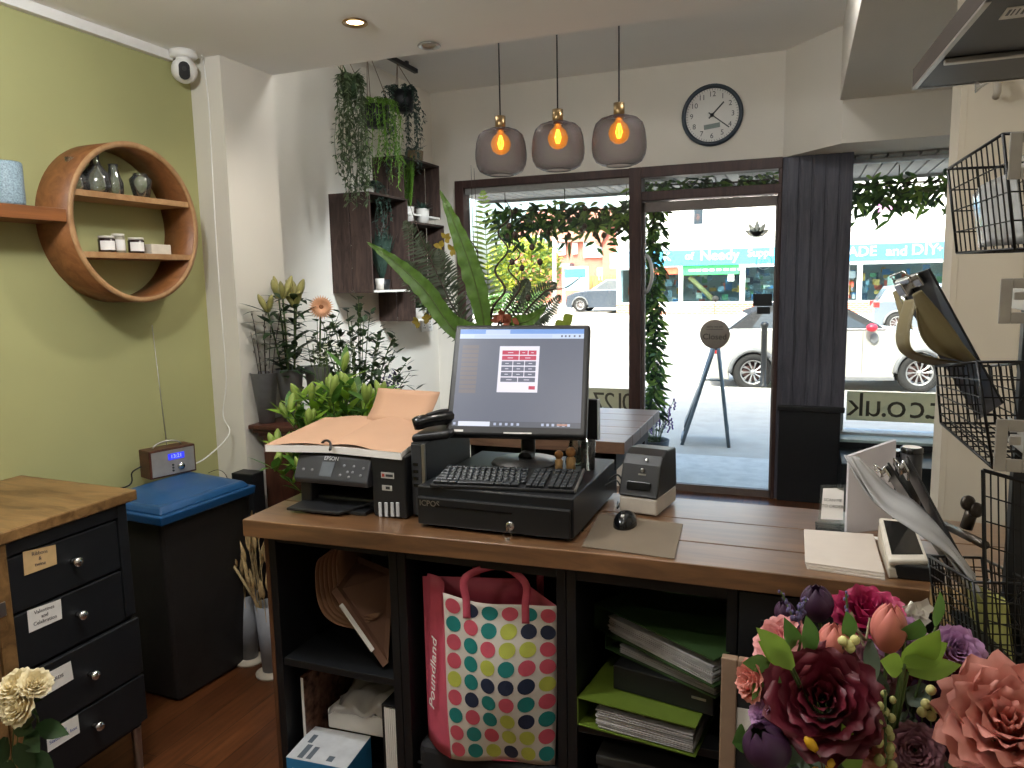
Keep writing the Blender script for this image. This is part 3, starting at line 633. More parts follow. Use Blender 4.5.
# ================================================================== PLINTH with metal buckets
PY = 2.75
q = U(247, 425, 1, PY); zpl = q.z; x0 = -2.372
t = thing('plinth', 'dark mahogany plinth with moulded top under the flower buckets', 'plinth', (x0 + .24, PY + .17, 0))
m_mah = wood('mahogany', '#3d211a', '#5f382a', (8, 8, 1.5), .4, .45, 3)
m = MB(); m.box(x0 + .05, x0 + .44, PY + .04, PY + .32, 0, zpl - .06); m.build('body', m_mah, t, bevel=.004)
m = MB(); m.box(x0, x0 + .5, PY, PY + .36, zpl - .022, zpl); m.box(x0 + .012, x0 + .488, PY + .012, PY + .348, zpl - .04, zpl - .022); m.box(x0 + .03, x0 + .47, PY + .03, PY + .33, zpl - .06, zpl - .04); m.build('top', m_mah, t, bevel=.006, seg=3)
m_zinc = mat('grey_zinc', '#8b8c90', .45, .2, var=.1, scale=25)
def bucket(lab, x, y, z, r0, r1, h, grp='metal flower buckets on the plinth', m_=None, cat='bucket'):
    t = thing('flower_bucket', lab, cat, (x, y, z), 0, grp)
    m = MB(); m.lathe([(.0001, .001), (r0, .001), (r1, h), (r1 + .004, h + .002), (r1 - .002, h), (r0 - .002, .01), (.0001, .01)], seg=32); m.build('body', m_ or m_zinc, t, world=False); return t
def atz(px, py, z): return U(px, py, 2, z)
b1p = (-2.325, 2.83)
bucket('grey metal bucket furthest left on the plinth holding bare twigs', b1p[0], b1p[1], zpl, .035, .062, .235)
b2p = (-2.235, 2.90)
bucket('grey metal bucket on the plinth holding the yellow lily buds', b2p[0], b2p[1], zpl, .04, .062, .245)
b3p = (-2.15, 3.0)
bucket('grey metal bucket behind holding the peach gerbera', b3p[0], b3p[1], zpl, .04, .06, .25)
# twigs
def stems(name, lab, cat, n, base, z0, r, h, mats_, spread=.5, leafs=None, extra=None):
    t = thing(name, lab, cat, (base[0], base[1], z0))
    m = MB(); tops = []
    for i in range(n):
        a = rnd(0, 2 * PI); d = V((math.cos(a), math.sin(a), 0)) * rnd(.2, 1)
        p0 = V((base[0], base[1], z0)) + d * r * .4; hh = h * rnd(.8, 1.05); p3 = p0 + d * spread * hh * .5 + V((0, 0, hh))
        pts = bez([p0, p0 + V((0, 0, hh * .35)) + d * .01, p0 + d * spread * hh * .2 + V((rnd(-.01, .01), rnd(-.01, .01), hh * .7)), p3], 8); m.tube(pts, .0022, 5, r1=.0014); tops.append(pts)
    m.build('stems', mats_[0], t)
    return t, tops
t, tp = stems('twig_bunch', 'bunch of bare budded twigs in the leftmost metal bucket', 'twigs', 7, b1p, zpl + .02, .05, .52, [m_twig], .35)
m = MB()
for pts in tp:
    for k in range(3, 9):
        p = pts[k]; a = rnd(0, 2 * PI); m.sph(p + V((math.cos(a) * .005, math.sin(a) * .005, .003)), .0045, 6, 4, (1, 1, 1.5))
m.build('bud', mat('twig_bud', '#8f8a80', .6), t)
# lilies
def lily_bud(m, c, d, L_, R_):
    d = V(d).normalized(); m.lathe([(.0005, 0), (R_ * .55, L_ * .1), (R_ * .85, L_ * .35), (R_, L_ * .6), (R_ * .75, L_ * .82), (R_ * .3, L_ * .96), (.0005, L_)], c, d, 6)
t = thing('lily_bunch', 'tall lily stems with closed yellow buds in a plinth bucket', 'flowers', (b2p[0], b2p[1], zpl + .02))
ms, ml = MB(), MB(); buds = []
for i in range(6):
    a = i * 1.3; d = V((math.cos(a), math.sin(a), 0)); p0 = V((b2p[0], b2p[1], zpl + .02)) + d * .01; hh = rnd(.47, .56)
    pts = bez([p0, p0 + V((0, 0, hh * .5)) + d * .02, p0 + d * rnd(.03, .07) + V((0, 0, hh))], 10); ms.tube(pts, .004, 6)
    for k in range(4, 11):
        for s_ in range(3):
            aa = rnd(0, 2 * PI); ml.leaf(pts[k], (math.cos(aa), math.sin(aa), rnd(.1, .7)), (0, 0, 1), rnd(.10, .16), rnd(.026, .040), rnd(.1, .45))
    tip = pts[-1]
    for s_ in range(2 if i else 3):
        aa = a + s_ * 2.1; bm_ = MB(); lily_bud(bm_, tip, (math.cos(aa) * .45, math.sin(aa) * .45, 1), rnd(.09, .125), rnd(.013, .018)); buds.append(bm_)
ms.build('stems', m_stem, t); ml.build('leaves', m_leafd, t); [b_.build('bud', mat('lily_bud_yellow', '#a09a5c', .5, var=.25, tl=.2), t) for b_ in buds]
# a few leafy sprigs and the gerbera
def disc_flower(mp, mc, c, d, R_, n=28, layers=3):
    d = V(d).normalized(); e1, e2 = perp(d)
    for l in range(layers):
        for k in range(n):
            a = 2 * PI * (k + .5 * l) / n; r = e1 * math.cos(a) + e2 * math.sin(a); rr = R_ * (1 - .18 * l)
            mp.leaf(V(c) + d * (.002 + .004 * l) + r * R_ * .12, r + d * (.10 + .25 * l), d, rr * .9, R_ * .2, .05, 3, .15, .6)
    mc.lathe([(R_ * .22, .006), (R_ * .2, .012), (R_ * .1, .014), (.0005, .012)], c, d, 14)
gq = U(321, 307, 1, b3p[1] - .05)
t = thing('gerbera', 'peach double gerbera with brown centre rising beside the lilies', 'flower', (b3p[0], b3p[1], zpl + .02))
mp, mc, ms, ml = MB(), MB(), MB(), MB()
gd = (CPOS - gq).normalized(); disc_flower(mp, mc, gq, gd + V((.15, 0, .1)), .058)
ms.tube(bez([(b3p[0], b3p[1], zpl + .03), (b3p[0] + .02, b3p[1], zpl + .3), gq - gd * .03 + V((-.03, .02, -.12)), gq - gd * .004], 12), .004, 6)
ms.build('stem', m_stem, t); mp.build('petals', mat('peach_petal', '#e7b58e', .6, var=.12, tl=.3), t); mc.build('centre', mat('gerbera_centre', '#7a4a2a', .8), t)
t, tp = stems('leafy_sprigs', 'leafy sprigs with small dark leaves around the peach gerbera', 'foliage', 6, b3p, zpl + .02, .05, .46, [m_stem], .55)
m = MB()
for pts in tp:
    for k in range(4, 9):
        for s_ in range(2):
            aa = rnd(0, 2 * PI); m.leaf(pts[k], (math.cos(aa), math.sin(aa), .5), (0, 0, 1), rnd(.045, .075), rnd(.022, .032), .2)
m.build('leaves', m_leafd, t)
# ================================================================== CUT GREENERY BEHIND THE PRINTER
def cone_bunch(name, lab, cat, c, z0, h, r, n, fn_leaf, mats_, bud=None, bend=.5):
    t = thing(name, lab, cat, (c[0], c[1], z0)); ms, ml = MB(), MB(); tips = []
    for i in range(n):
        a = 2 * PI * i * .381966; rr = math.sqrt((i + .5) / n); d = V((math.cos(a), math.sin(a), 0)) * rr
        hh = h * (1 - .35 * rr * rr) * rnd(.9, 1.05)
        p0 = V((c[0], c[1], z0)) + d * .04; pts = bez([p0, p0 + V((0, 0, hh * .5)), p0 + d * r * bend + V((0, 0, hh * .85)), p0 + d * r + V((0, 0, hh))], 10)
        ms.tube(pts, .003, 5, r1=.002); tips.append(pts); fn_leaf(ml, pts)
    ms.build('stems', m_stem, t); ml.build('leaves', mats_, t); return t, tips
lilybase = U(335, 425, 1, 2.52)
t = thing('flower_bucket', 'tall dark flower bucket on the floor behind the printer', 'bucket', (lilybase.x, 2.55, 0))
m = MB(); m.lathe([(.0001, .001), (.10, .001), (.13, .82), (.134, .824), (.126, .82), (.096, .01), (.0001, .01)], seg=28); m.build('body', m_blackpl, t, world=False)
def lleaf(ml, pts):
    for k in range(4, 11):
        for s_ in range(3):
            aa = rnd(0, 2 * PI); ml.mi = 0 if rnd(0, 1) < .6 else 1
            ml.leaf(pts[k], (math.cos(aa), math.sin(aa), rnd(.3, 1.2)), (0, 0, 1), rnd(.09, .14), rnd(.024, .036), rnd(.0, .3))
t, tips = cone_bunch('lily_bud_bunch', 'wide bunch of green lily stems with tight buds behind the printer', 'flowers', (lilybase.x, 2.55), .3, .93, .25, 46, lleaf, [mat('leaf_lily', '#4f7a30', .45, var=.25, tl=.3), m_leafl])
for pts in tips:
    for s_ in range(random.choice((1, 2, 2))):
        aa = rnd(0, 6.28); m = MB(); lily_bud(m, pts[-1] + V((0, 0, -.01)), (math.cos(aa) * .35, math.sin(aa) * .35, 1), rnd(.07, .10), rnd(.012, .017)); m.build('bud', mat('green_bud', '#93a850', .5, var=.15, tl=.2), t)
# ruscus
rb = U(352, 385, 1, 3.28)
t = thing('flower_bucket', 'dark flower bucket on the floor in front of the hanging crates', 'bucket', (rb.x, 3.33, 0))
m = MB(); m.lathe([(.0001, .001), (.09, .001), (.12, .75), (.124, .754), (.116, .75), (.086, .01), (.0001, .01)], seg=28); m.build('body', m_blackpl, t, world=False)
def rleaf(ml, pts):
    for k in range(3, 11):
        for s_ in range(4):
            aa = rnd(0, 2 * PI); ml.leaf(pts[k] + V((rnd(-.01, .01), rnd(-.01, .01), rnd(-.02, .02))), (math.cos(aa), math.sin(aa), rnd(.1, .9)), (0, 0, 1), rnd(.045, .07), rnd(.020, .030), .1)
cone_bunch('ruscus_bunch', 'airy bunch of dark glossy ruscus foliage below the wall crates', 'foliage', (rb.x, 3.33), .3, 1.21, .27, 44, rleaf, m_leafd)
pq = U(392, 385, 1, 3.05)
def stleaf(ml, pts):
    for k in range(6, 11):
        for s_ in range(6):
            aa = rnd(0, 6.28); ml.leaf(pts[k] + V((rnd(-.02, .02), rnd(-.02, .02), rnd(-.02, .02))), (math.cos(aa), math.sin(aa), .8), (0, 0, 1), rnd(.018, .03), .012, 0)
t, _ = cone_bunch('statice_bunch', 'small bunch of dusky purple statice beside the pale order sheet', 'flowers', (pq.x - .03, 3.08), .5, pq.z - .45, .09, 14, stleaf, mat('statice_purple', '#4d4461', .7, var=.3))
t = thing('flower_bucket', 'dark flower bucket on the floor holding purple statice', 'bucket', (pq.x - .03, 3.16, 0))
m = MB(); m.lathe([(.0001, .001), (.07, .001), (.09, .6), (.093, .603), (.086, .6), (.066, .01), (.0001, .01)], seg=24); m.build('body', m_blackpl, t, world=False)
t.location = (pq.x - .03, 3.08, 0)
# small white filler blooms
fq = U(335, 352, 1, 2.66)
t = thing('filler_bunch', 'tiny white filler flowers peeping above the lily bud bunch', 'flowers', (fq.x, 2.72, .6))
ms = MB()
for i in range(16):
    m = MB()
    p = fq + V((rnd(-.13, .13), rnd(-.03, .06), rnd(-.03, .03))); ms.tube(bez([(fq.x, 2.72, .6), (p.x, p.y, .9), p], 6), .0012, 4)
    for k in range(5): a = k * 1.256; m.leaf(p, (math.cos(a), math.sin(a), .5), (0, 0, 1), .013, .01, 0, 2)
    m.build('bloom', mat('white_bloom', '#e6e6d2', .6), t)
ms.build('stems', m_stem, t)
# ================================================================== WALL CRATES
m_crate = wood('dark_crate_wood', '#2c211c', '#55423a', (7, 7, 1.4), .75, .3, 3)
m_crin = wood('crate_wood_inside', '#2a201c', '#4a3930', (7, 1.4, 7), .8, .3, 3)
XA = -2.845
def crate(lab, x1, y0, y1, z0, z1, vert=2):
    t = thing('wooden_crate', lab, 'crate', (XA + .1, (y0 + y1) / 2, z0), 0, 'dark wooden crates fixed to the alcove wall')
    x0 = XA + .002; th = .014; w_ = (x1 - x0); g = .008; pw = (w_ - g * (vert - 1)) / vert
    for yy in (y0, y1 - th):
        m = MB()
        for k in range(vert): a = x0 + k * (pw + g); m.box(a, a + pw, yy, yy + th, z0, z1)
        m.build('end_panel', m_crate, t, bevel=.002)
    m = MB(); m.box(x0, x1, y0 + th, y1 - th, z0, z0 + th); m.build('bottom_panel', mat('white_shelf_liner', '#d8d2c8', .6), t)
    m = MB(); m.box(x0, x1, y0 + th, y1 - th, z1 - th, z1); m.build('top_panel', m_crin, t)
    m = MB(); n = 4; hh = (z1 - z0 - 2 * th) / n
    for k in range(n): m.box(x0, x0 + .01, y0 + th, y1 - th, z0 + th + k * hh + .004, z0 + th + (k + 1) * hh - .004)
    m.build('back_panel', m_crin, t); return t
crate('large upright dark crate nearest the white pier with trailing plant on top', -2.545, 4.18, 4.68, 1.556, 2.185)
crate('dark crate highest on the wall behind the bright green trailing plant', -2.60, 4.73, 5.30, 2.09, 2.49)
crate('dark crate lowest on the wall beside the white wall socket', -2.55, 4.74, 5.25, 1.345, 2.04)
m_wpot = mat('white_ceramic', '#cbc5bc', .4, var=.03)
def pot(t, r0, r1, h, m_=m_wpot):
    m = MB(); m.lathe([(.0001, .0005), (r0, .0005), (r1, h), (r1 - .004, h), (r0 - .002, h * .8), (.0001, h * .8)], seg=24); return m.build('pot', m_, t, world=False)
def trail(t, n, r, L0, L1, lw, m_, out=.05, leafn=26, ll=.03, dirs=None, z=0):
    ms, ml = MB(), MB()
    for i in range(n):
        a = dirs[i % len(dirs)] + rnd(-.5, .5) if dirs else rnd(0, 6.28); L_ = rnd(L0, L1); d = V((math.cos(a), math.sin(a), 0))
        p0 = d * r * rnd(.2, .8) + V((0, 0, z)); o_ = rnd(.4, 1.2) * out
        pts = smoothpts([p0, p0 + d * (r * .5 + o_ * .5) + V((0, 0, .03)), p0 + d * (r * .5 + o_) + V((0, 0, -L_ * .25)), p0 + d * (r * .5 + o_ + rnd(-.02, .02)) + V((rnd(-.02, .02), rnd(-.02, .02), -L_ * .65)), p0 + d * (r * .5 + o_) + V((rnd(-.03, .03), rnd(-.03, .03), -L_))], 6)
        ms.tube(pts, .0014, 4)
        for k in range(leafn):
            q = pts[min(len(pts) - 1, int(k / leafn * len(pts)))]; aa = rnd(0, 6.28); ml.leaf(q, (math.cos(aa), math.sin(aa), rnd(-.9, .2)), (0, 0, 1), ll * rnd(.7, 1.2), lw, .3, 2)
    ms.build('stems', m_, t, world=False); ml.build('foliage', m_, t, world=False)
def spiky(t, n, L_, w_, m_, z=0, up=.8):
    ml = MB()
    for i in range(n):
        a = rnd(0, 6.28); ml.leaf((0, 0, z), (math.cos(a), math.sin(a), rnd(up * .4, up * 1.8)), (0, 0, 1), L_ * rnd(.6, 1.1), w_, rnd(.1, .5), 4)
    return ml.build('foliage', m_, t, world=False)
m_grey_gr = mat('grey_green_leaf', '#51603f', .55, var=.25, tl=.2); m_brt = mat('bright_green_leaf', '#6b9436', .5, var=.2, tl=.35); m_blue = mat('blue_green_leaf', '#33483d', .5, var=.25, tl=.15)
# hanging rail and three hanging baskets
t = MB(); r1_ = U(378, 52, 2, 3.095); r2_ = U(412, 73, 2, 3.095)
t.box(-2.60, -2.57, 3.6, 4.95, 3.075, 3.105); t.box(-2.595, -2.575, 3.7, 3.73, 3.105, 3.125); t.box(-2.595, -2.575, 4.8, 4.83, 3.105, 3.125)
t.build('hanging_rail', m_black, bevel=.003, label='dark rail under the high ceiling carrying the hanging plants', cat='rail')
def hang(lab, px, py, Y, rope, potm, pr=.07, ph=.11):
    q = U(px, py, 1, Y); t = thing('hanging_plant', lab, 'plant', q, 0, 'plants hanging from the ceiling rail')
    m = MB(); m.lathe([(.0001, -ph), (pr * .75, -ph), (pr, 0), (pr - .004, 0), (pr * .7, -ph + .008), (.0001, -ph + .008)], seg=20); m.build('pot', potm, t, world=False)
    m = MB(); top = V((-2.585 - q.x, 0, 3.075 - q.z))
    for k in range(3):
        a = k * 2.09 + .4; m.tube([(math.cos(a) * pr, math.sin(a) * pr, 0), top], .0025, 5)
    m.build('rope', mat('jute_rope', '#6d5d4b', .9), t, world=False); return t
t = hang('hanging plant with long grey green trails nearest the white pier', 349, 82, 3.95, .2, m_leafd, .055, .09)
trail(t, 34, .05, .42, .72, .016, m_grey_gr, .03, 40, .038); spiky(t, 44, .13, .014, m_grey_gr, 0, .7)
t = hang('middle hanging plant with tilted dark pot and bright green trails', 376, 106, 4.3, .3, m_black, .085, .13)
trail(t, 26, .07, .3, .55, .010, m_brt, .07, 34, .03, dirs=[-.6, .2, -1.4]); spiky(t, 40, .12, .008, m_brt, 0, .4)
t = hang('hanging plant in dark pot with fine dark trails furthest along rail', 403, 92, 4.68, .2, m_black, .08, .13)
trail(t, 26, .07, .25, .55, .016, m_blue, .05, 34, .03); spiky(t, 26, .10, .02, m_blue, 0, .4)
# pots standing on the crates
q = V((-2.70, 4.40, 2.185)); t = thing('potted_plant', 'dark leaved plant in low pot on top of the large crate', 'plant', q); pot(t, .05, .06, .06); spiky(t, 26, .12, .03, m_blue, .05, .4); trail(t, 9, .05, .2, .45, .02, m_blue, .09, 18, .03, dirs=[-.3, .4], z=.06)
q = V((-2.64, 4.85, 2.04)); t = thing('potted_plant', 'white cylinder pot with tall bright green grass nearest the large crate', 'plant', q); pot(t, .04, .047, .11)
m = MB()
for i in range(70):
    a = rnd(0, 6.28); p0 = V((math.cos(a) * .02, math.sin(a) * .02, .09)); p1 = p0 + V((math.cos(a) * rnd(.01, .05), math.sin(a) * rnd(.01, .05), rnd(.25, .44)))
    d = p1 - p0; m.leaf(p0, d, (math.cos(a + 1.5), math.sin(a + 1.5), 0), d.length, .012, .05, 3)
    for k in range(4): m.leaf(lerp(p0, p1, .3 + .18 * k), (math.cos(a + k * 2), math.sin(a + k * 2), .6), (0, 0, 1), .03, .008, .1, 2)
m.build('foliage', m_brt, t, world=False)
q = V((-2.61, 5.02, 2.04)); t = thing('potted_plant', 'white cylinder pot with spiky dark agave beside the bright grass', 'plant', q); pot(t, .04, .05, .11); spiky(t, 24, .13, .022, m_blue, .09, 1.0)
q = V((-2.70, 5.1, 2.49)); t = thing('potted_plant', 'tan pot with spiky dark leaves on the highest crate', 'plant', q); pot(t, .055, .065, .085, mat('tan_pot', '#7c6a4c', .7)); spiky(t, 26, .12, .02, m_blue, .07, 1.0)
q = V((-2.60, 4.36, 1.571)); t = thing('small_pot', 'small empty white pot on the floor of the large crate', 'pot', q); pot(t, .024, .03, .075)
q = V((-2.66, 5.0, 1.36)); t = thing('potted_plant', 'white pot with dark leaves in the lowest crate', 'plant', q); pot(t, .05, .06, .07); spiky(t, 26, .15, .03, m_leafd, .05, .8)
q = U(378, 247, 0, -2.70); t = thing('potted_plant', 'dark leafy plant standing inside the large crate', 'plant', (-2.68, 4.52, 1.571)); pot(t, .05, .06, .07, m_black)
m = MB()
for i in range(44): a = rnd(0, 6.28); m.leaf((0, 0, .05), (math.cos(a) * .32, math.sin(a) * .32, 1), (0, 0, 1), rnd(.18, .42), .045, rnd(.0, .25), 4)
m.build('foliage', m_blue, t, world=False)
# double wall socket
t = thing('wall_socket', 'white double wall socket below the crates', 'socket', (XA, 5.46, 1.24)); q = U(426, 325, 0, XA)
m = MB(); m.box(XA, XA + .012, q.y - .1, q.y + .1, q.z - .05, q.z + .05); m.build('plate', m_whitepl, t, bevel=.004)
for dy_ in (-.05, .05):
    m = MB(); m.box(XA + .012, XA + .0135, q.y + dy_ - .012, q.y + dy_ + .012, q.z + .018, q.z + .034); m.build('switch', mat('socket_grey', '#a5a5a5', .4), t)
    m = MB()
    for a, b in ((-.011, -.02), (.011, -.02), (0, -.0)): m.box(XA + .012, XA + .013, q.y + dy_ + a - .004, q.y + dy_ + a + .004, q.z + b - .005, q.z + b + .005)
    m.build('socket_holes', m_blackpl, t)
# ================================================================== MIDDLE TABLE + FERN ARRANGEMENT
m_tab = wood('worn_brown_table', '#5c4436', '#80634f', (1.5, 10, 10), .35, .5, 3, coat=.35)
t = thing('display_table', 'wooden display table beside the door with thick brown edge', 'table', (-1.0, 3.35, 0))
m = MB()
for k in range(5): a = 2.95 + k * .162; m.box(-1.4, -.655, a, a + .16, .90, .95)
m.build('tabletop', m_tab, t, bevel=.002)
m = MB(); m.box(-1.36, -.70, 3.0, 3.03, .82, .90); m.box(-1.36, -.70, 3.68, 3.71, .82, .90); m.box(-.73, -.70, 3.03, 3.68, .82, .90); m.box(-1.36, -1.33, 3.03, 3.68, .82, .90); m.build('apron', m_black, t)
for x in (-1.34, -.76):
    for y in (3.0, 3.66): m = MB(); m.box(x, x + .05, y, y + .05, 0, .90); m.build('leg', m_black, t)
TY = 3.35
bq = V((U(478, 345, 1, TY).x, TY, .95))
t = thing('vase', 'dark round vase behind the screen holding big fern fronds', 'vase', bq)
m = MB(); m.lathe([(.0001, .001), (.06, .001), (.10, .06), (.11, .13), (.085, .2), (.055, .24), (.06, .26), (.052, .255), (.05, .24), (.0001, .2)], seg=32); m.build('body', mat('dark_ceramic', '#26292b', .3), t, world=False)
MO = bq + V((0, 0, .25))
t = thing('fern_arrangement', 'big arrangement of green fern fronds and curly twigs behind the screen', 'plant', MO)
def broad(pxs, Y0, Y1, W_, name='frond'):
    pts = [U(x, y, 1, Y0 + (Y1 - Y0) * i / (len(pxs) - 1)) for i, (x, y) in enumerate(pxs)]
    pts = smoothpts(pts, 8); n = len(pts); m = MB(); vs = []; fs = []
    for i, p in enumerate(pts):
        tt = i / (n - 1); d = (pts[min(i + 1, n - 1)] - pts[max(i - 1, 0)]).normalized(); nn = V((.2, -1, .1)); sd = d.cross(nn).normalized(); nn = sd.cross(d)
        w_ = W_ * (min(1, .45 + 1.5 * tt) if tt < .45 else 1 - ((tt - .45) / .55) ** 1.5) + .001
        wv = .012 * math.sin(i * 1.9); wv2 = .012 * math.sin(i * 1.9 + 1.5)
        vs += [p - sd * w_ * (1 + .06 * math.sin(i * 2.3)) + nn * (w_ * .2 + wv), p - sd * w_ * .5 + nn * w_ * .12, p, p + sd * w_ * .5 + nn * w_ * .12, p + sd * w_ * (1 + .06 * math.sin(i * 2.3 + 1)) + nn * (w_ * .2 + wv2)]
    for i in range(n - 1):
        for k in range(4): a = 5 * i + k; fs.append((a, a + 1, a + 6, a + 5))
    m.add(vs, fs, True); m.mi = 1; m.tube([p + V((0, -.003, 0)) for p in pts], .004, 5, r1=.001)
    return m.build(name, [mat('nest_fern_green', '#587a30', .45, var=.2, scale=30, tl=.3), mat('fern_rib', '#4a5a24', .5)], t)
m_o = (MO.x, MO.y)
broad([(486, 345), (482, 310), (470, 265), (455, 225), (440, 190)], TY, TY - .08, .050)
broad([(476, 348), (450, 325), (425, 290), (395, 262), (367, 242)], TY, TY - .12, .047)
broad([(500, 335), (515, 325), (530, 320), (547, 306)], TY, TY - .02, .038)
broad([(500, 338), (480, 335), (455, 322), (442, 300)], TY + .04, TY + .02, .042)
def feather(pxs, Y, LL, m_, nl=34, droop=.15, w_=.009):
    pts = smoothpts([U(x, y, 1, Y) for x, y in pxs], 10); m = MB(); m.tube(pts, .003, 5, r1=.001); n = len(pts)
    for i in range(nl):
        tt = (i + 1) / nl; p = pts[min(n - 1, int(tt * (n - 1)))]; j = min(n - 1, int(tt * (n - 1))); d = (pts[min(j + 1, n - 1)] - pts[max(j - 1, 0)]).normalized(); sd = d.cross(V((.1, -1, 0))).normalized()
        l_ = LL * math.sin(PI * (.15 + .82 * tt)) ** .8
        for s_ in (-1, 1): m.leaf(p, sd * s_ + d * .45 + V((0, rnd(-.25, .25), 0)), (0, -1, .2), l_, w_, droop, 3)
    return m.build('frond', m_, t)
m_fd = mat('fern_dark', '#3a4530', .55, var=.25, tl=.15); m_fm = mat('fern_mid', '#7d9a45', .5, var=.2, tl=.35)
feather([(486, 340), (488, 290), (486, 240), (483, 192)], TY + .05, .10, m_fm, 34, .15, .014)
for a in ([(470, 340), (440, 285), (418, 245), (405, 222)], [(472, 340), (450, 295), (432, 262), (418, 240)], [(468, 342), (430, 300), (412, 275), (402, 262)], [(474, 340), (455, 300), (445, 270), (438, 250)]):
    feather(a, TY + .10, .09, m_fd, 40, .15, .012)
for a in ([(500, 336), (520, 312), (540, 292), (556, 284)], [(498, 338), (514, 305), (522, 290), (528, 280)], [(502, 338), (530, 322), (545, 312), (560, 296)]): feather(a, TY + .08, .06, m_fd, 30, .15, .011)
m = MB()
def curl(pxs, Y, r=.006):
    m.tube(smoothpts([U(x, y, 1, Y + rnd(-.02, .02)) for x, y in pxs], 6), r, 6, r1=r * .35)
curl([(490, 345), (492, 310), (505, 290), (495, 270), (508, 250), (498, 232), (512, 215), (505, 200)], TY, .007)
curl([(494, 345), (500, 320), (512, 300), (520, 285), (508, 268), (520, 255), (512, 240), (522, 225)], TY + .02, .006)
curl([(485, 345), (478, 310), (470, 280), (478, 255), (466, 235)], TY + .02, .006)
curl([(500, 345), (520, 318), (545, 292), (565, 288), (582, 276)], TY + .02, .006)
curl([(480, 345), (455, 310), (440, 280), (420, 235), (408, 198)], TY + .08, .004)
curl([(476, 345), (478, 260), (474, 168)], TY + .06, .003); curl([(482, 345), (474, 250), (471, 165)], TY + .06, .003)
for x, y in ((515, 235), (522, 268), (532, 247), (540, 262), (528, 298), (512, 262), (509, 226)):
    p = U(x, y, 1, TY); m.sph(p, .014, 8, 6, (1, 1, 1.2)); m.tube([p, p + V((-.01, .02, -.07))], .0015, 4)
m.build('twigs', m_twig, t)
m = MB(); p = U(508, 318, 1, TY - .02)
for k in range(12): m.leaf(p + V((rnd(-.05, .03), 0, rnd(-.03, .02))), (rnd(-1, 1), -.4, rnd(-.5, 1)), (0, -1, 0), .05, .03, .1)
m.build('dried_leaves', mat('rust_leaf', '#8a4a33', .7, var=.2, tl=.2), t)
m = MB()
for x, y in ((566, 318), (574, 312), (560, 330)):
    m.leaf(U(x - 10, y + 12, 1, TY), (U(x, y, 1, TY - .05) - U(x - 10, y + 12, 1, TY)), (0, -1, .3), .09, .06, .1, 5)
m.build('leaves', mat('olive_leaf', '#8a9a3e', .5, var=.15, tl=.3), t)
m = MB()
for x, y in ((446, 238), (452, 250), (428, 318), (440, 246), (418, 322)):
    p = U(x, y, 1, TY + .12); 
    for k in range(5): a = rnd(0, 6.28); m.leaf(p, (math.cos(a), -.3, math.sin(a)), (0, -1, 0), .035, .025, 0)
m.build('yellow_leaves', mat('mustard_leaf', '#a08a30', .6, var=.2, tl=.2), t)
# ================================================================== COUNTER
CT = .95
m_top = wood('varnished_worktop', '#543a24', '#86603e', (1.2, 10, 10), .34, .7, 2.6, coat=1, bump=.03)
t = thing('counter_worktop', 'long varnished plank worktop of the shop counter', 'worktop', (-.45, 1.95, CT - .05))
def fy(x): return 1.65 + (x + 1.465) * .045 if x < -.45 else 1.696
rows = [(None, 1.848), (1.853, 2.03), (2.034, 2.225)]
for a, b in rows:
    m = MB()
    if a is None: pl_ = [(-1.465, fy(-1.465)), (-.45, 1.696), (.60, 1.70), (.60, b), (-1.472, b)]
    else: pl_ = [(-1.472, a), (.60, a), (.60, b), (-1.478, b)]
    m.prism([(x, y, CT - .05) for x, y in pl_], (0, 0, .05)); m.build('board', m_top, t, bevel=.0025)
m_cab = mat('black_cabinet', '#0f1114', .5, var=.1)
def unit(name, lab, x0, x1, shelves, closed=False, back=True):
    t = thing('shelf_unit', lab, 'cabinet', ((x0 + x1) / 2, 1.97, 0), 0, 'black shelf units under the counter'); y0, y1 = 1.735, 2.2; th = .025
    for xx in (x0, x1 - th): m = MB(); m.box(xx, xx + th, y0, y1, 0, CT - .052); m.build('side_panel', m_cab, t, bevel=.0015)
    m = MB(); m.box(x0 + th, x1 - th, y1 - .012, y1, .05, CT - .052); m.build('back_panel', m_cab, t)
    m = MB(); m.box(x0 + th, x1 - th, y0 + .004, y0 + .03, CT - .092, CT - .052); m.build('top_rail', m_cab, t)
    for z in shelves: m = MB(); m.box(x0 + th, x1 - th, y0 + .006, y1 - .012, z - .022, z); m.build('shelf', m_cab, t, bevel=.001)
    if closed: m = MB(); m.box(x0 + .003, x1 - .003, y0 - .02, y0 - .001, .08, CT - .06); m.box(x0 + .05, x1 - .05, y0 - .023, y0 - .02, .14, CT - .12); m.build('door', m_cab, t, bevel=.002)
    return t
ua = unit('a', 'open black shelf unit at the left end holding kraft bags', -1.45, -1.02, (.495, .085))
m = MB(); m.box(-1.464, -1.4505, 1.735, 2.2, 0, CT - .052); m.build('wood_end_panel', wood('stained_side_board', '#4a2f20', '#6e4a30', (8, 8, 1.2), .5), ua)
unit('b', 'open black shelf unit holding the spotted shopping bag', -1.018, -.535, (.085,))
unit('c', 'open black shelf unit holding stacked lever arch files', -.533, -.118, (.47, .085))
unit('d', 'closed black counter unit behind the mixed flower arrangement', -.116, .56, (), True)
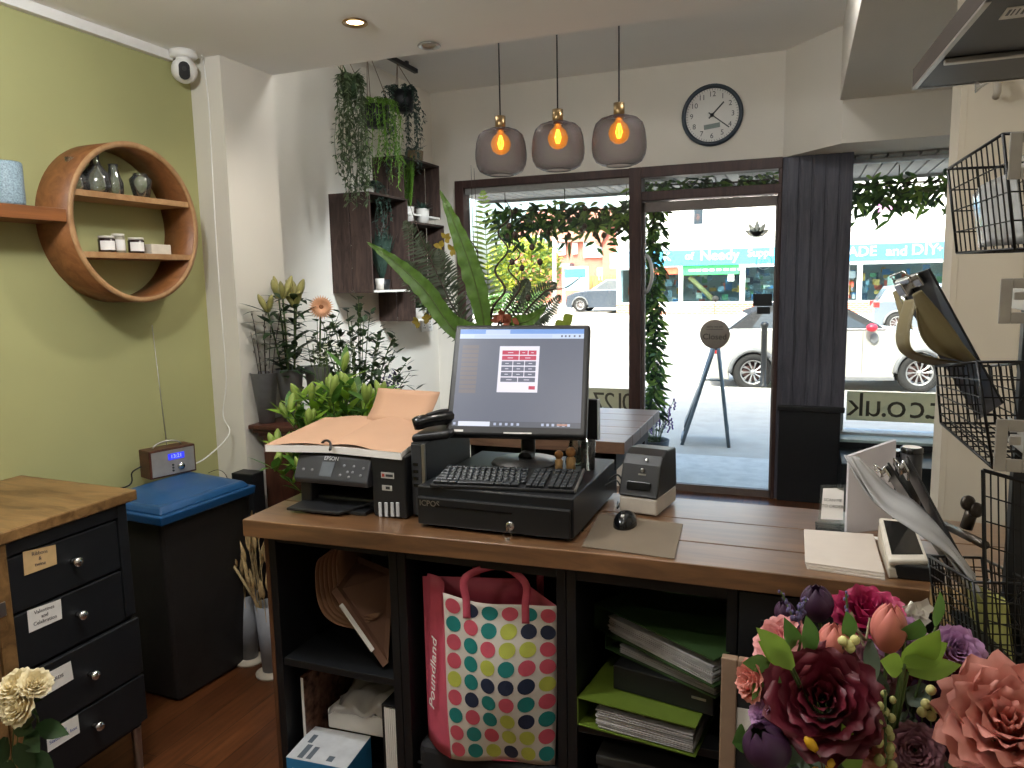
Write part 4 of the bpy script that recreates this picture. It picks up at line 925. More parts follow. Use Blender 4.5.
# ------------------------------------------------------------------ printer
m_pr = mat('printer_black', '#17181a', .42, var=.06); m_prg = mat('printer_charcoal_panel', '#303135', .4, var=.04)
t = thing('printer', 'black ink tank printer under the open order book', 'printer', (-1.2, 1.97, CT))
m = MB(); z0 = CT + .004
m.box(-1.374, -1.121, 1.83, 2.15, z0, z0 + .03); m.box(-1.374, -1.335, 1.80, 2.15, z0, CT + .10); m.box(-1.335, -1.121, 1.95, 2.15, z0 + .03, CT + .10); m.box(-1.374, -1.121, 1.81, 2.15, CT + .095, CT + .165)
m.build('body', m_pr, t, bevel=.006)
m = MB(); m.prism([(-1.372, 1.81, CT + .163), (-1.372, 1.80, CT + .163), (-1.372, 1.768, CT + .10), (-1.372, 1.775, CT + .085), (-1.372, 1.81, CT + .085)], (.248, 0, 0)); pn = m.build('control_panel', m_prg, t, bevel=.006, seg=3)
pO = V((-1.372, 1.80, CT + .163)); pD = (V((-1.372, 1.768, CT + .10)) - pO); pN = V((0, -pD.z, pD.y)).normalized(); pN = pN if pN.y < 0 else -pN
def onp(u, v, h=.001): return pO + V((.248 * u, 0, 0)) + pD * v + pN * h
m = MB(); m.prism([onp(.36, .25), onp(.53, .25), onp(.51, .85), onp(.35, .85)], pN * .001); m.build('screen', mat('grey_lcd', '#5d6268', .25), pn)
m = MB(); m.text('EPSON', onp(.47, .1, .0015), (1, 0, 0), -pD, .016, .0004)
m.build('lettering', mat('logo_silver', '#c6c8c9', .4), pn)
m = MB()
for u, v in ((.12, .62), (.24, .62), (.66, .35), (.72, .6), (.79, .35), (.79, .6), (.92, .4), (.9, .7), (.63, .75), (.75, .8)): m.lathe([(.0045, 0), (.004, .001), (.0001, .001)], onp(u, v), pN, 10)
m.build('button', mat('panel_button_grey', '#6b6d70', .5), pn)
m = MB(); m.box(-1.121, -1.012, 1.79, 2.12, CT + .002, CT + .178); tk = m.build('ink_tank', m_pr, t, bevel=.006)
for px in (380.5, 386.5, 392.5, 398):
    a_, b_ = U(px - 2, 502, 1, 1.789), U(px + 2, 517, 1, 1.789); m = MB(); m.box(a_.x, b_.x, 1.786, 1.79, b_.z, a_.z); m.build('ink_window', mat('ink_window_white', '#b8babc', .4), tk, bevel=.002)
m = MB(); a_, b_ = U(381, 472, 1, 1.789), U(394, 479, 1, 1.789); m.box(a_.x, b_.x, 1.7885, 1.79, b_.z, a_.z); a2, b2 = U(382, 485, 1, 1.789), U(392, 491, 1, 1.789); m.box(a2.x, b2.x, 1.7885, 1.79, b2.z, a2.z)
m.mi = 1; m.box(a_.x + .003, a_.x + .011, 1.7878, 1.789, b_.z + .004, a_.z - .004)
m.mi = 2; m.box(a2.x + .012, b2.x - .006, 1.7878, 1.789, b2.z + .004, a2.z - .003); m.box(a_.x + .015, b_.x - .003, 1.7878, 1.789, b_.z + .005, a_.z - .005)
m.build('sticker', [mat('sticker_grey', '#a9a7a2', .5), mat('sticker_red', '#a03a2c', .5), m_darkgrey], tk)
m = MB(); m.prism([(-1.385, 1.745, CT + .006), (-1.21, 1.752, CT + .006), (-1.15, 1.83, CT + .02), (-1.36, 1.95, CT + .03), (-1.36, 1.83, CT + .02)], (0, 0, .008)); m.box(-1.35, -1.14, 1.78, 1.83, CT + .001, CT + .012)
m.build('paper_tray', m_pr, t, bevel=.002)
# open order book
t = thing('order_book', 'large open order book with buff pages lying over the printer', 'book', (-1.25, 1.95, CT + .17))
zb_ = CT + .172; m_buff = mat('buff_page', '#b48e72', .8, var=.03, scale=6)
bz = zb_ + .02
def P(x, y, z=bz): return U(x, y, 2, z)
m = MB(); L4 = [P(265, 445), P(328, 446), P(378, 418), P(327, 420)]; L4[3] = L4[0] + (L4[2] - L4[1]); 
m.hexa([q - V((0, 0, .02)) for q in L4], [q - V((0, 0, .0)) for q in L4]); m.mi = 1
m.grid(lambda u, v: lerp(lerp(L4[0], L4[1], u), lerp(L4[3], L4[2], u), v) + V((0, 0, .0008 + .007 * math.sin(PI * max(0, u * 1.25 - .25)))), 12, 2)
m.build('left_pages', [m_paper, m_buff], t, recalc=False)
m = MB(); R4 = [P(328, 446), P(401, 453), P(413, 424), P(378, 418)]; R4[2] = R4[1] + (R4[3] - R4[0]); m.hexa([q - V((0, 0, .02)) for q in R4], [q + V((0, 0, .0)) for q in R4]); m.mi = 1
m.grid(lambda u, v: lerp(lerp(R4[0], R4[1], u), lerp(R4[3], R4[2], u), v) + V((0, 0, .0008 + .010 * math.sin(PI * min(1, u * 1.6)))), 10, 2)
m.build('right_pages', [m_paper, m_buff], t, recalc=False)
# upright sheet behind
t = MB(); q0, q1 = U(366, 420, 1, 2.2), U(425, 424, 1, 2.2); q2, q3 = U(440, 392, 1, 2.30), U(378.4, 388, 1, 2.30)
t.grid(lambda u, v: lerp(lerp(q0, q1, u), lerp(q3, q2, u), v) + V((0, .012 * math.sin(PI * v), 0)), 6, 6)
t.build('order_sheet', m_buff, solid=.003, label='buff sheet standing up behind the open order book', cat='paper')
t = MB(); t.tube(bez([P(322, 443, bz + .004), P(326, 438, bz + .022), P(333, 440, bz + .018), P(330, 450, bz - .0)], 8), .004, 6); t.build('bulldog_clip', m_blackpl, label='small black clip on the front edge of the order book', cat='clip')
# ------------------------------------------------------------------ slim pc
t = thing('computer', 'slim black computer standing between printer and till drawer', 'computer', (-1.0, 1.95, CT))
m = MB(); m.box(-1.008, -.962, 1.82, 2.12, CT + .004, CT + .215); m.build('case', m_blackpl, t, bevel=.003)
m = MB(); m.box(-1.006, -.975, 1.815, 1.822, CT + .01, CT + .21); m.build('front_grille', m_darkgrey, t, bevel=.001)
m = MB(); m.box(-.972, -.963, 1.812, 1.822, CT + .01, CT + .212); m.build('front_strip', m_steel, t)
m = MB()
for k in range(4): m.box(-1.0, -.985, 1.813, 1.816, CT + .09 + k * .02, CT + .098 + k * .02)
m.build('ports', m_blackgl, t)
m = MB(); m.box(-1.005, -.965, 1.83, 2.1, CT, CT + .004); m.build('foot', m_blackpl, t)
t = thing('handset', 'black phone handset lying on top of the slim computer', 'phone', (-.99, 1.9, CT + .215))
hb = CT + .215
m = MB(); m.ob((-.972, 1.93, hb + .012), (.05, .02, .004), (-.012, .085, 0), (0, 0, .011)); m.build('cradle', m_blackpl, t, bevel=.009, seg=3)
m = MB(); m.tube(smoothpts([(-1.02, 1.86, hb + .042), (-.99, 1.88, hb + .05), (-.95, 1.93, hb + .052), (-.92, 1.99, hb + .044)]), [.016, .018, .020, .021, .021, .02, .019, .019, .019, .019, .019, .02, .021, .022, .022, .022, .02, .018, .014], 12); m.build('receiver', m_blackgl, t)
m = MB(); m.tube(smoothpts([(-.985, 1.88, hb + .066), (-.96, 1.92, hb + .072), (-.94, 1.96, hb + .068)]), .007, 8); m.build('trigger', m_blackpl, t)
# ------------------------------------------------------------------ cash drawer
t = thing('cash_drawer', 'black till cash drawer with key in lock under the keyboard', 'cash drawer', (-.74, 1.97, CT))
dx0, dx1, dy0, dy1, dz0, dz1 = -.958, -.518, 1.755, 2.2, CT + .008, CT + .112
m = MB(); m.box(dx0, dx1, dy0, dy1, dz0, dz1); m.build('case', mat('till_black_metal', '#17191c', .4, .2), t, bevel=.004)
m = MB(); m.box(dx0 + .006, dx1 - .006, dy0 - .014, dy0, dz0 + .002, dz1 - .026); fr = m.build('drawer', m_blackpl, t, bevel=.004)
m = MB(); m.box(dx0 + .06, dx1 - .16, dy0 - .0155, dy0 - .0138, dz1 - .05, dz1 - .046); m.build('slot', m_blackgl, fr)
m = MB(); m.text('ICPOS', (dx0 + .043, dy0 - .0145, dz1 - .043), (1, 0, 0), (0, 0, 1), .022, .0005); m.build('lettering', m_steel, fr)
q = U(510, 526, 1, dy0 - .016); m = MB(); m.lathe([(.012, 0), (.012, .004), (.009, .006), (.0001, .006)], (q.x, dy0 - .014, q.z), (0, -1, 0), 18); lk = m.build('lock', m_chrome, t)
t2 = thing('key', 'small silver key with fob hanging from the cash drawer lock', 'key', (q.x, dy0 - .03, q.z - .06))
m = MB(); m.ob((q.x, dy0 - .028, q.z), (.002, 0, 0), (0, .010, 0), (0, 0, .008)); m.build('blade', m_chrome, t2, bevel=.001)
m = MB(); m.tube([V((q.x + .0 + math.cos(a) * .011, dy0 - .034, q.z - .018 + math.sin(a) * .011)) for a in [2 * PI * k / 16 for k in range(16)]], .0012, 5, closed=True); m.build('ring', m_chrome, t2)
m = MB(); m.ob((q.x - .002, dy0 - .034, q.z - .048), (.0055, 0, 0), (0, .0012, 0), (0, 0, .020)); m.ob((q.x + .003, dy0 - .037, q.z - .040), (.004, 0, .001), (0, .001, 0), (0, 0, .016)); m.build('fob', m_steel, t2, bevel=.001)
for x in (dx0 + .03, dx1 - .03):
    for y in (dy0 + .03, dy1 - .03): m = MB(); m.cyl((x, y, CT), (x, y, CT + .0085), .012, seg=12); m.build('foot', m_blackpl, t)
# ------------------------------------------------------------------ keyboard
kx = V((.3895, .052, 0)).normalized(); ky = V((-kx.y, kx.x, 0)); kc = V((-.732, 1.852, dz1))
t = thing('keyboard', 'black full size keyboard lying on the cash drawer', 'keyboard', kc)
W_, D_ = .392, .165
m = MB(); m.hexa([kc - kx * W_ / 2 - ky * D_ / 2, kc + kx * W_ / 2 - ky * D_ / 2, kc + kx * W_ / 2 + ky * D_ / 2, kc - kx * W_ / 2 + ky * D_ / 2], [kc - kx * W_ / 2 - ky * D_ / 2 + V((0, 0, .010)), kc + kx * W_ / 2 - ky * D_ / 2 + V((0, 0, .010)), kc + kx * W_ / 2 + ky * D_ / 2 + V((0, 0, .024)), kc - kx * W_ / 2 + ky * D_ / 2 + V((0, 0, .024))]); m.build('body', m_blackpl, t, bevel=.003)
sl = V((ky.x, ky.y, .014 / D_)).normalized(); un = kx.cross(sl)
def kpt(u, v): return kc + kx * (u - W_ / 2) + V((0, 0, .0105)) + ky * (v - D_ / 2) + V((0, 0, .014 * v / D_))
m = MB()
for r in range(6):
    v = .016 + r * .0225 + (.006 if r == 5 else 0)
    segs = []
    if r == 0: segs = [(.008, .022), (.03, .022), (.052, .022), (.076, .10), (.178, .022), (.2, .022), (.222, .022)]
    else: segs = [(.008 + .0168 * k + (.004 * (5 - r) if k else 0), .0155 if k else .0155 + .004 * (5 - r)) for k in range(14)]
    segs += [(.262 + .0165 * k, .0155) for k in range(3)] + [(.320 + .0165 * k, .0155) for k in range(4)]
    for u, w_ in segs: m.ob(kpt(u + w_ / 2, v) + un * .004, kx * (w_ / 2 - .0007), sl * .0092, un * .0035)
m.build('keys', mat('key_black', '#1d1f22', .4), t, bevel=.0012, seg=1)
m = MB()
for r in range(1, 5):
    for k in range(13): m.ob(kpt(.008 + .0168 * k + .008 + .004 * (5 - r), .019 + r * .0225) + un * .0077, kx * .0022, sl * .003, un * .0002)
m.build('key_legends', mat('legend_grey', '#7c7e80', .6), t)
m = MB(); m.ob(kc + kx * (W_ / 2 + .001) + V((0, 0, .016)), kx * .0025, V((ky.x, ky.y, .014 / D_)) * D_ / 2, (0, 0, .004)); m.build('edge_strip', m_steel, t)
# ------------------------------------------------------------------ monitor
MC = V((-.7589, 2.02, 1.3248)); yaw, tilt, roll, MW, MH = .19692, .47308, -.00722, .40425, .34257
r_ = V((math.cos(yaw), math.sin(yaw), 0)); n_ = V((math.sin(yaw), -math.cos(yaw), 0)); u_ = V((0, 0, 1)) * math.cos(tilt) - n_ * math.sin(tilt)
RX = r_ * math.cos(roll) + u_ * math.sin(roll); UY = u_ * math.cos(roll) - r_ * math.sin(roll); NN = RX.cross(UY)
def S(u, v, h=0): return MC + RX * (u * MW) + UY * (v * MH) + NN * h
t = thing('monitor', 'black touchscreen till monitor tilted back on the cash drawer', 'monitor', (MC.x, MC.y + .1, dz1))
m = MB(); m.ob(MC - NN * .02, RX * MW / 2, UY * MH / 2, NN * .02); m.build('bezel', m_blackpl, t, bevel=.008, seg=3)
m = MB(); m.ob(MC - NN * .05, RX * MW * .38, UY * MH * .36, NN * .016); m.build('back_shell', m_blackpl, t, bevel=.012)
sx0, sx1, sy0, sy1 = -.457, .457, -.425, .455
def Q(m, u0, u1, v0, v1, h):     # screen fractions from the top left corner
    a, b = sx0 + (sx1 - sx0) * u0, sx0 + (sx1 - sx0) * u1; c, d = sy1 - (sy1 - sy0) * v1, sy1 - (sy1 - sy0) * v0
    m.poly([S(a, c, h), S(b, c, h), S(b, d, h), S(a, d, h)])
scols = {'bg': '#5b6070', 'tab': '#6f97d6', 'tab2': '#b9c9ea', 'adr': '#c5d4ef', 'row': '#6f6668', 'dlg': '#e4e0ee', 'red': '#b92f50', 'key': '#5d6072', 'task': '#4a4e5a', 'srch': '#d8dcec', 'ico': '#aab3cc', 'org': '#a87a6a'}
sm = {k: emit('screen_' + k, v, .85) for k, v in scols.items()}
names = list(scols); m = MB(); h = .0006
def R(k, u0, u1, v0, v1, lay=1): m.mi = names.index(k); Q(m, u0, u1, v0, v1, h + lay * .0002)
R('bg', 0, 1, 0, 1, 0); R('tab', 0, 1, 0, .05); R('tab2', .21, .41, .008, .05, 2); R('adr', 0, 1, .05, .10); R('tab2', .12, .75, .06, .09, 2)
for k in range(11): R('row', .03, .165, .17 + k * .046, .17 + k * .046 + .036)
for u in (.82, .85, .88, .92, .96): R('key', u, u + .014, .065, .085, 3)
R('dlg', .335, .655, .18, .655)
def rowk(k, cols, v0): 
    n = sum(cols); u = .355
    for c_ in cols: w_ = .28 * c_ / n; R(k, u + .003, u + w_ - .003, v0, v0 + .045, 2); R('dlg', u + w_ * .35, u + w_ * .65, v0 + .02, v0 + .026, 3); u += w_
rowk('red', (4, 2, 2), .225); rowk('red', (3, 3), .28)
for k in range(3): rowk('key', (1, 1, 1), .337 + k * .056)
rowk('key', (1, 1), .505); R('red', .585, .635, .59, .625, 2)
R('task', 0, 1, .945, 1); R('srch', .05, .30, .95, .995, 2); R('ico', .01, .03, .96, .985, 2)
for k in range(5): R('ico', .33 + k * .045, .35 + k * .045, .96, .985, 2)
for k in range(6): R('ico', .70 + k * .04, .72 + k * .04, .96, .985, 2)
R('org', .82, .9, .962, .98, 3)
m.build('screen', [sm[k] for k in names], t, recalc=False)
m = MB(); m.ob(S(-.41, -.463, .001), RX * .016, UY * .003, NN * .0006); m.build('corner_badge', m_steel, t)
m = MB(); m.ob(S(.02, -.475, .001), RX * .04, UY * .002, NN * .0006); m.build('front_label', m_steel, t)
m = MB(); jb = MC - NN * .07 - UY * .06
m.tube(smoothpts([jb, jb + V((.0, .05, -.06)), (jb.x, jb.y + .06, dz1 + .03), (jb.x, jb.y + .03, dz1 + .012)]), .022, 12); m.build('stand_neck', m_blackpl, t)
m = MB(); m.lathe([(.0001, .014), (.03, .013), (.10, .006), (.105, 0), (.0001, 0)], (jb.x, 2.09, dz1), seg=32); m.build('stand_base', m_blackpl, t)
# customer display behind, right of screen
t = thing('customer_display', 'slim black pole display just right of the till monitor', 'display', (-.56, 2.17, dz1))
a_, b_ = U(587, 399, 1, 2.17), U(598, 440, 1, 2.17); m = MB(); m.box(a_.x - .02, b_.x, 2.165, 2.185, b_.z, a_.z); m.build('panel', m_blackpl, t, bevel=.003)
m = MB(); m.box(b_.x, b_.x + .003, 2.164, 2.186, b_.z, a_.z); m.build('edge', mat('clear_edge', '#c6cbd0', .2), t)
m = MB(); m.cyl((b_.x - .03, 2.175, dz1), (b_.x - .03, 2.175, b_.z + .01), .008, seg=12); m.build('pole', m_blackpl, t)
# small wooden pegs, bottle and pink card behind the keyboard
m_peg = mat('pale_peg_wood', '#b38f5e', .6, var=.15)
def peg(lab, px, s_):
    q = U(px, 470, 2, dz1); t = thing('wooden_peg', lab, 'peg doll', (q.x, q.y, dz1), 0, 'wooden pegs behind the keyboard')
    m = MB(); m.lathe([(.0001, 0), (.012 * s_, 0), (.012 * s_, .03 * s_), (.008 * s_, .036 * s_), (.0001, .036 * s_)], seg=16); m.build('body', m_peg, t, world=False)
    m = MB(); m.sph((0, 0, .048 * s_), .0135 * s_, 14, 10); m.build('head', mat('peg_head_brown', '#a2713f', .5), t, world=False)
peg('smaller round headed wooden peg left of the clear bottle', 559, .95); peg('larger round headed wooden peg in front of the clear bottle', 571, 1.1)
q = U(571, 468, 2, dz1); q = V((q.x, q.y + .045, dz1)); t = thing('glass_bottle', 'clear cone shaped glass bottle behind the wooden pegs', 'bottle', q)
m = MB(); m.lathe([(.0001, .001), (.028, .001), (.03, .01), (.012, .09), (.009, .11), (.011, .115), (.009, .113), (.010, .09), (.027, .012), (.0001, .004)], seg=24); m.build('body', m_gl, t, world=False)
q = U(586, 471, 2, dz1); t = thing('acrylic_pot', 'clear tumbler holding a bright pink tag beside the monitor', 'pot', (q.x, q.y + .02, dz1))
m = MB(); m.lathe([(.0001, .001), (.02, .001), (.023, .085), (.0215, .085), (.0185, .004), (.0001, .004)], seg=24); m.build('body', m_gl, t, world=False)
t2 = MB(); t2.ob(V((q.x - .002, q.y + .018, dz1 + .045)), (.011, 0, .006), (0, .001, 0), (-.010, 0, .030)); t2.build('pink_tag', mat('hot_pink', '#d8385c', .5), label='bright pink tag standing in the clear tumbler', cat='tag', bevel=.0008)
# ------------------------------------------------------------------ label printer
t = thing('label_printer', 'black and cream label printer beside the till', 'label printer', (-.39, 2.1, CT))
lx = (V((-.341, 2.008, 0)) - V((-.454, 2.026, 0))).normalized(); ly = V((-lx.y, lx.x, 0)); lo = V((-.466, 2.03, CT)); LW = .112
def LP(u, y, z): return lo + lx * (u * LW) + ly * y + V((0, 0, z))
m = MB(); m.prism([LP(0, y, z) for y, z in ((.0, .004), (.0, .05), (.012, .056), (.17, .05), (.17, .004))], lx * LW); m.build('base', mat('label_printer_cream', '#b9b0a2', .4), t, bevel=.006, seg=3)
m = MB(); m.prism([LP(-.01, y, z) for y, z in ((-.004, .052), (.0, .06), (.03, .138), (.05, .162), (.085, .174), (.16, .168), (.172, .05))], lx * LW * 1.02); m.build('cover', m_blackpl, t, bevel=.012, seg=4)
m = MB(); m.ob(LP(.5, .006, .083), lx * .034, (ly * .03 + V((0, 0, .095))).normalized() * .012, ly * .003); m.build('label_slot', m_blackgl, t, bevel=.002)
m = MB(); a_ = LP(.55, .020, .125); m.sph(a_, .006, 10, 6, (1, .4, 1)); m.ob(a_ + V((0, -.002, -.012)), lx * .011, (0, .001, 0), (0, .0005, .002)); m.build('emblem', m_steel, t)
m = MB(); m.cyl(LP(.62, .036, .150), LP(.62, .03, .154), .003, seg=10); m.build('button', m_steel, t)
# mouse and pad
t = MB(); pp_ = [(-.49, 1.728), (-.261, 1.712), (-.279, 1.973), (-.515, 2.0)]
t.prism([(x, y, CT + .0003) for x, y in pp_], (0, 0, .003)); t.build('mouse_mat', mat('taupe_mouse_mat', '#6c6050', .75, var=.1, scale=5), bevel=.001, label='taupe grey mouse mat at the front edge of the counter', cat='mouse mat')
t = thing('mouse', 'small black computer mouse on the taupe mat', 'mouse', (-.424, 1.92, CT + .0035))
def mo(u, v):
    a = 2 * PI * u; e = PI / 2 * v; return V((math.cos(a) * math.cos(e) * .031, math.sin(a) * math.cos(e) * .052, .037 * math.sin(e) ** .8))
m = MB(); m.grid(mo, 24, 8); m.build('shell', m_blackgl, t, world=False)
m = MB(); m.cyl((-.004, -.028, .030), (.004, -.028, .030), .007, seg=12); m.build('wheel', m_steel, t, world=False)
t = MB(); pts = smoothpts([(-.525, 2.12, CT + .06), (-.50, 2.16, CT + .075), (-.475, 2.13, CT + .05), (-.468, 2.08, CT + .012), (-.47, 2.17, CT + .004), (-.44, 2.22, CT + .004)]); t.tube(pts, .003, 6)
t.tube(smoothpts([(-.52, 2.08, CT + .06), (-.49, 2.11, CT + .07), (-.47, 2.09, CT + .03), (-.475, 2.05, CT + .006), (-.49, 2.12, CT + .004)]), .0025, 6); t.build('till_cables', m_blackpl, label='loops of black cable between till drawer and label printer', cat='cable')
# ------------------------------------------------------------------ right end of the counter
for i, (lab, dz_) in enumerate((('lowest sheaf of pale leaflets in the pile on the counter', 0), ('middle sheaf of pale leaflets in the pile on the counter', .005), ('top sheaf of pale leaflets in the pile on the counter', .010))):
    m = MB(); o_ = i * .002
    m.prism([(.028 - o_, 1.745 + o_, CT + dz_), (.184, 1.727 + o_ * 2, CT + dz_), (.186 - o_, 2.0, CT + dz_), (.022, 1.988, CT + dz_)], (0, 0, .0045)); m.build('leaflets', mat('pale_leaflet', '#cfc5bb', .45, var=.02), bevel=.0006, label=lab, cat='leaflet', group='pile of pale leaflets')
t = thing('acrylic_sign', 'small clear acrylic stand with printed card beside the white panel', 'sign', (.09, 2.05, CT))
tl_, tr_, bl_, br_ = V((.060, 2.068, 1.062)), V((.122, 2.072, 1.066)), V((.055, 2.04, CT + .004)), V((.121, 2.045, CT + .004))
m = MB(); m.prism([bl_, br_, tr_, tl_], (0, .003, .0)); m.box(.05, .13, 2.03, 2.10, CT + .0005, CT + .004); m.build('holder', m_gl, t)
m = MB(); m.prism([lerp(bl_, tl_, .22) + V((.006, -.002, 0)), lerp(br_, tr_, .22) + V((-.006, -.002, 0)), tr_ + V((-.006, -.002, -.008)), tl_ + V((.006, -.002, -.008))], (0, .001, 0)); cd = m.build('card', m_paper, t)
m = MB(); xd = br_ - bl_; yd = tl_ - bl_
for k, s_ in enumerate(('SCAN ME', 'TO ORDER')): m.text(s_, lerp(lerp(bl_, br_, .5), lerp(tl_, tr_, .5), .66 - .14 * k) + V((0, -.0035, 0)), xd, yd, .0105, .0003)
m.build('lettering', m_slet, cd)
t = MB(); a_, b_ = V((.123, 2.03, CT)), V((.235, 2.10, CT)); c_, d_ = U(896, 440, 1, 2.10), U(849, 456, 1, 2.03)
t.prism([a_, V((b_.x, b_.y, CT)), V((b_.x, b_.y, c_.z)), V((a_.x, a_.y, d_.z))], (-.004, .012, 0)); t.build('standing_board', mat('grey_white_board', '#c9c6cb', .6, var=.02), bevel=.001, label='tall plain white panel standing on the counter', cat='panel')
t = MB(); t.box(.14, .20, 2.0, 2.022, CT, CT + .0015); t.build('loose_card', m_paper, label='loose white card lying at the foot of the white panel', cat='card')
# card terminal on black box
t = MB(); z_ = CT; a_ = U(889, 590, 2, CT); t.box(.205, .30, 1.745, 1.84, CT + .0005, CT + .032); t.build('black_box', m_blackpl, bevel=.003, label='low black box below the card terminal', cat='box')
t = MB(); c0 = V((.238, 1.79, CT + .0345))
t.tube([c0 + V((math.cos(a) * (.022 + .002 * math.sin(3 * a)), math.sin(a) * .03, .002 * (k % 3))) for k, a in enumerate([2 * PI * k / 20 * 2 for k in range(40)])], .003, 6); t.build('coiled_cable', m_blackgl, label='coiled black cable lying on the low black box', cat='cable')
zt_ = CT + .055; T4 = [U(889, 560, 2, zt_ - .012), U(929, 560, 2, zt_ - .012), U(914, 520, 2, zt_ + .02), U(879, 517, 2, zt_ + .02)]
tm = thing('card_terminal', 'white card payment terminal with dark screen on the counter', 'card terminal', (.24, 1.92, CT))
nn_ = ((T4[1] - T4[0]).cross(T4[3] - T4[0])).normalized()
m = MB(); m.hexa([p - nn_ * .016 for p in T4], T4); m.build('body', mat('terminal_cream_white', '#d6d0c4', .35), tm, bevel=.006, seg=3)
m = MB(); ctr = sum(T4, V()) / 4; s4 = [ctr + (p - ctr) * .80 + (T4[3] - T4[0]) * .015 + nn_ * .0006 for p in T4]; m.prism(s4, nn_ * .0006); m.build('screen', m_blackgl, tm, bevel=.001)
m = MB(); m.hexa([V((p.x, p.y, CT + .0005)) for p in T4], [p - nn_ * .019 for p in T4]); m.build('stand', mat('terminal_beige', '#b5ad9e', .45), tm, bevel=.004)
# black tins
for lab, px, py, Y, r, h_ in (('black lidded tin with white top behind the clipboards', 912, 447, 2.16, .026, .10), ('black tin partly behind the tall white panel', 897, 450, 2.19, .022, .10)):
    q = U(px, py, 1, Y); t = thing('candle_tin', lab, 'tin', (q.x, Y, CT), 0, 'black tins on the counter')
    hh = q.z - CT; m = MB(); m.lathe([(.0001, .0005), (r, .0005), (r, hh - .012), (.0001, hh - .012)], seg=28); m.build('body', m_blackpl, t, world=False)
    m = MB(); m.lathe([(r + .001, hh - .014), (r + .001, hh - .002), (r - .002, hh), (.0001, hh)], seg=28); m.mi = 1 if r > .024 else 0; m.lathe([(r - .004, hh + .0004), (.0001, hh + .0004)], seg=28); m.build('lid', [m_blackgl, m_paper], t, world=False)
# ================================================================== UNDER THE COUNTER
m_kraft = mat('kraft_brown', '#7d5a41', .8, var=.06, scale=8); m_kraftd = mat('kraft_brown_dark', '#6a4a38', .8, var=.06, scale=8)
# kraft sleeves: nested curved sheets standing on the shelf, and a flat bag leaning on them
for i in range(6):
    t = MB(); ar = smoothpts([U(x + 4.2 * i, y - 2.2 * i, 1, 1.80 + .004 * i) for x, y in ((330, 553), (317, 562), (316, 590), (322, 612), (336, 624), (356, 629))], 5)
    def sl(u, v, ar=ar): p = ar[int(round(u * (len(ar) - 1)))]; return p + V((-.02 * v, .22 * v, .01 * v))
    t.grid(sl, len(ar) - 1, 4); t.build('kraft_sleeve', m_kraft, solid=.0015, label='curved brown kraft sleeve in the nested bundle on the upper left shelf', cat='paper sleeve', group='nested kraft sleeves')
t = MB(); q = [U(340, 600, 1, 1.80), U(385, 650, 1, 1.78), U(386, 578, 1, 1.90), U(356, 556, 1, 1.94)]
q[0] = U(331, 592, 1, 1.79); b4 = [U(352, 560, 1, 1.95), U(331, 592, 1, 1.80), U(383, 668, 1, 1.77), U(388, 575, 1, 1.93)]
t.prism(b4, (.012, .012, .012)); t.build('kraft_bag', m_kraftd, bevel=.002, label='large flat brown kraft bag leaning across the bundle of sleeves', cat='bag')
t = MB(); a_, b_ = U(339, 606, 1, 1.775), U(371, 652, 1, 1.765); t.prism([a_, b_, b_ + V((.004, -.001, .002)), a_ + V((.004, -.001, .002))], (.003, .01, .004)); t.build('bag_edge_card', m_paper, label='narrow white card edge sticking out of the kraft bag', cat='card')
# lower left bay
zs = .085
t = thing('magazine', 'glossy dark patterned magazine standing against left side of lower bay', 'magazine', (-1.39, 1.95, zs))
m = MB(); m.box(-1.400, -1.388, 1.78, 2.08, zs + .0005, .42); m.build('cover', mat('magazine_cover', '#6a4a3c', .25, var=.6, scale=35), t, bevel=.001)
m = MB(); m.box(-1.398, -1.390, 1.778, 1.79, zs + .004, .416); m.build('page_edges', m_paper, t)
t = thing('paper_box', 'blue and white paper box in the lower left bay', 'box', (-1.27, 1.92, zs))
bzt = .232; Bx = [U(286, 757, 2, bzt), U(346, 769, 2, bzt), U(372, 738, 2, bzt), U(314, 726, 2, bzt)]; Bx[2] = Bx[1] + (Bx[3] - Bx[0])
m = MB(); m.hexa([V((p.x, p.y, zs + .001)) for p in Bx], [V((p.x, p.y, bzt - .001)) for p in Bx]); m.build('carton', mat('paper_box_blue', '#2f7fb5', .5), t, bevel=.001)
m = MB(); m.prism([V((p.x, p.y, bzt - .0008)) for p in Bx], (0, 0, .001)); lid = m.build('lid_panel', mat('box_lid_white', '#c9ccd0', .5), t)
ux = (Bx[1] - Bx[0]); uy = (Bx[3] - Bx[0])
def BP(u, v, h=.0012): return Bx[0] + ux * u + uy * v + V((0, 0, h))
for u0, u1, v0, v1 in ((.16, .25, .05, .45), (.30, .38, .06, .42), (.12, .2, .5, .75), (.62, .72, .1, .25)): m = MB(); m.prism([BP(u0, v0, .0003), BP(u1, v0, .0003), BP(u1, v1, .0003), BP(u0, v1, .0003)], (0, 0, .0005)); m.build('printed_mark', mat('box_print', '#5c6670', .6), lid)
m = MB(); m.box(Bx[0].x + .02, Bx[0].x + .06, Bx[0].y - .0005, Bx[0].y + .0005, bzt - .055, bzt - .03); m.build('front_print', m_paper, t)
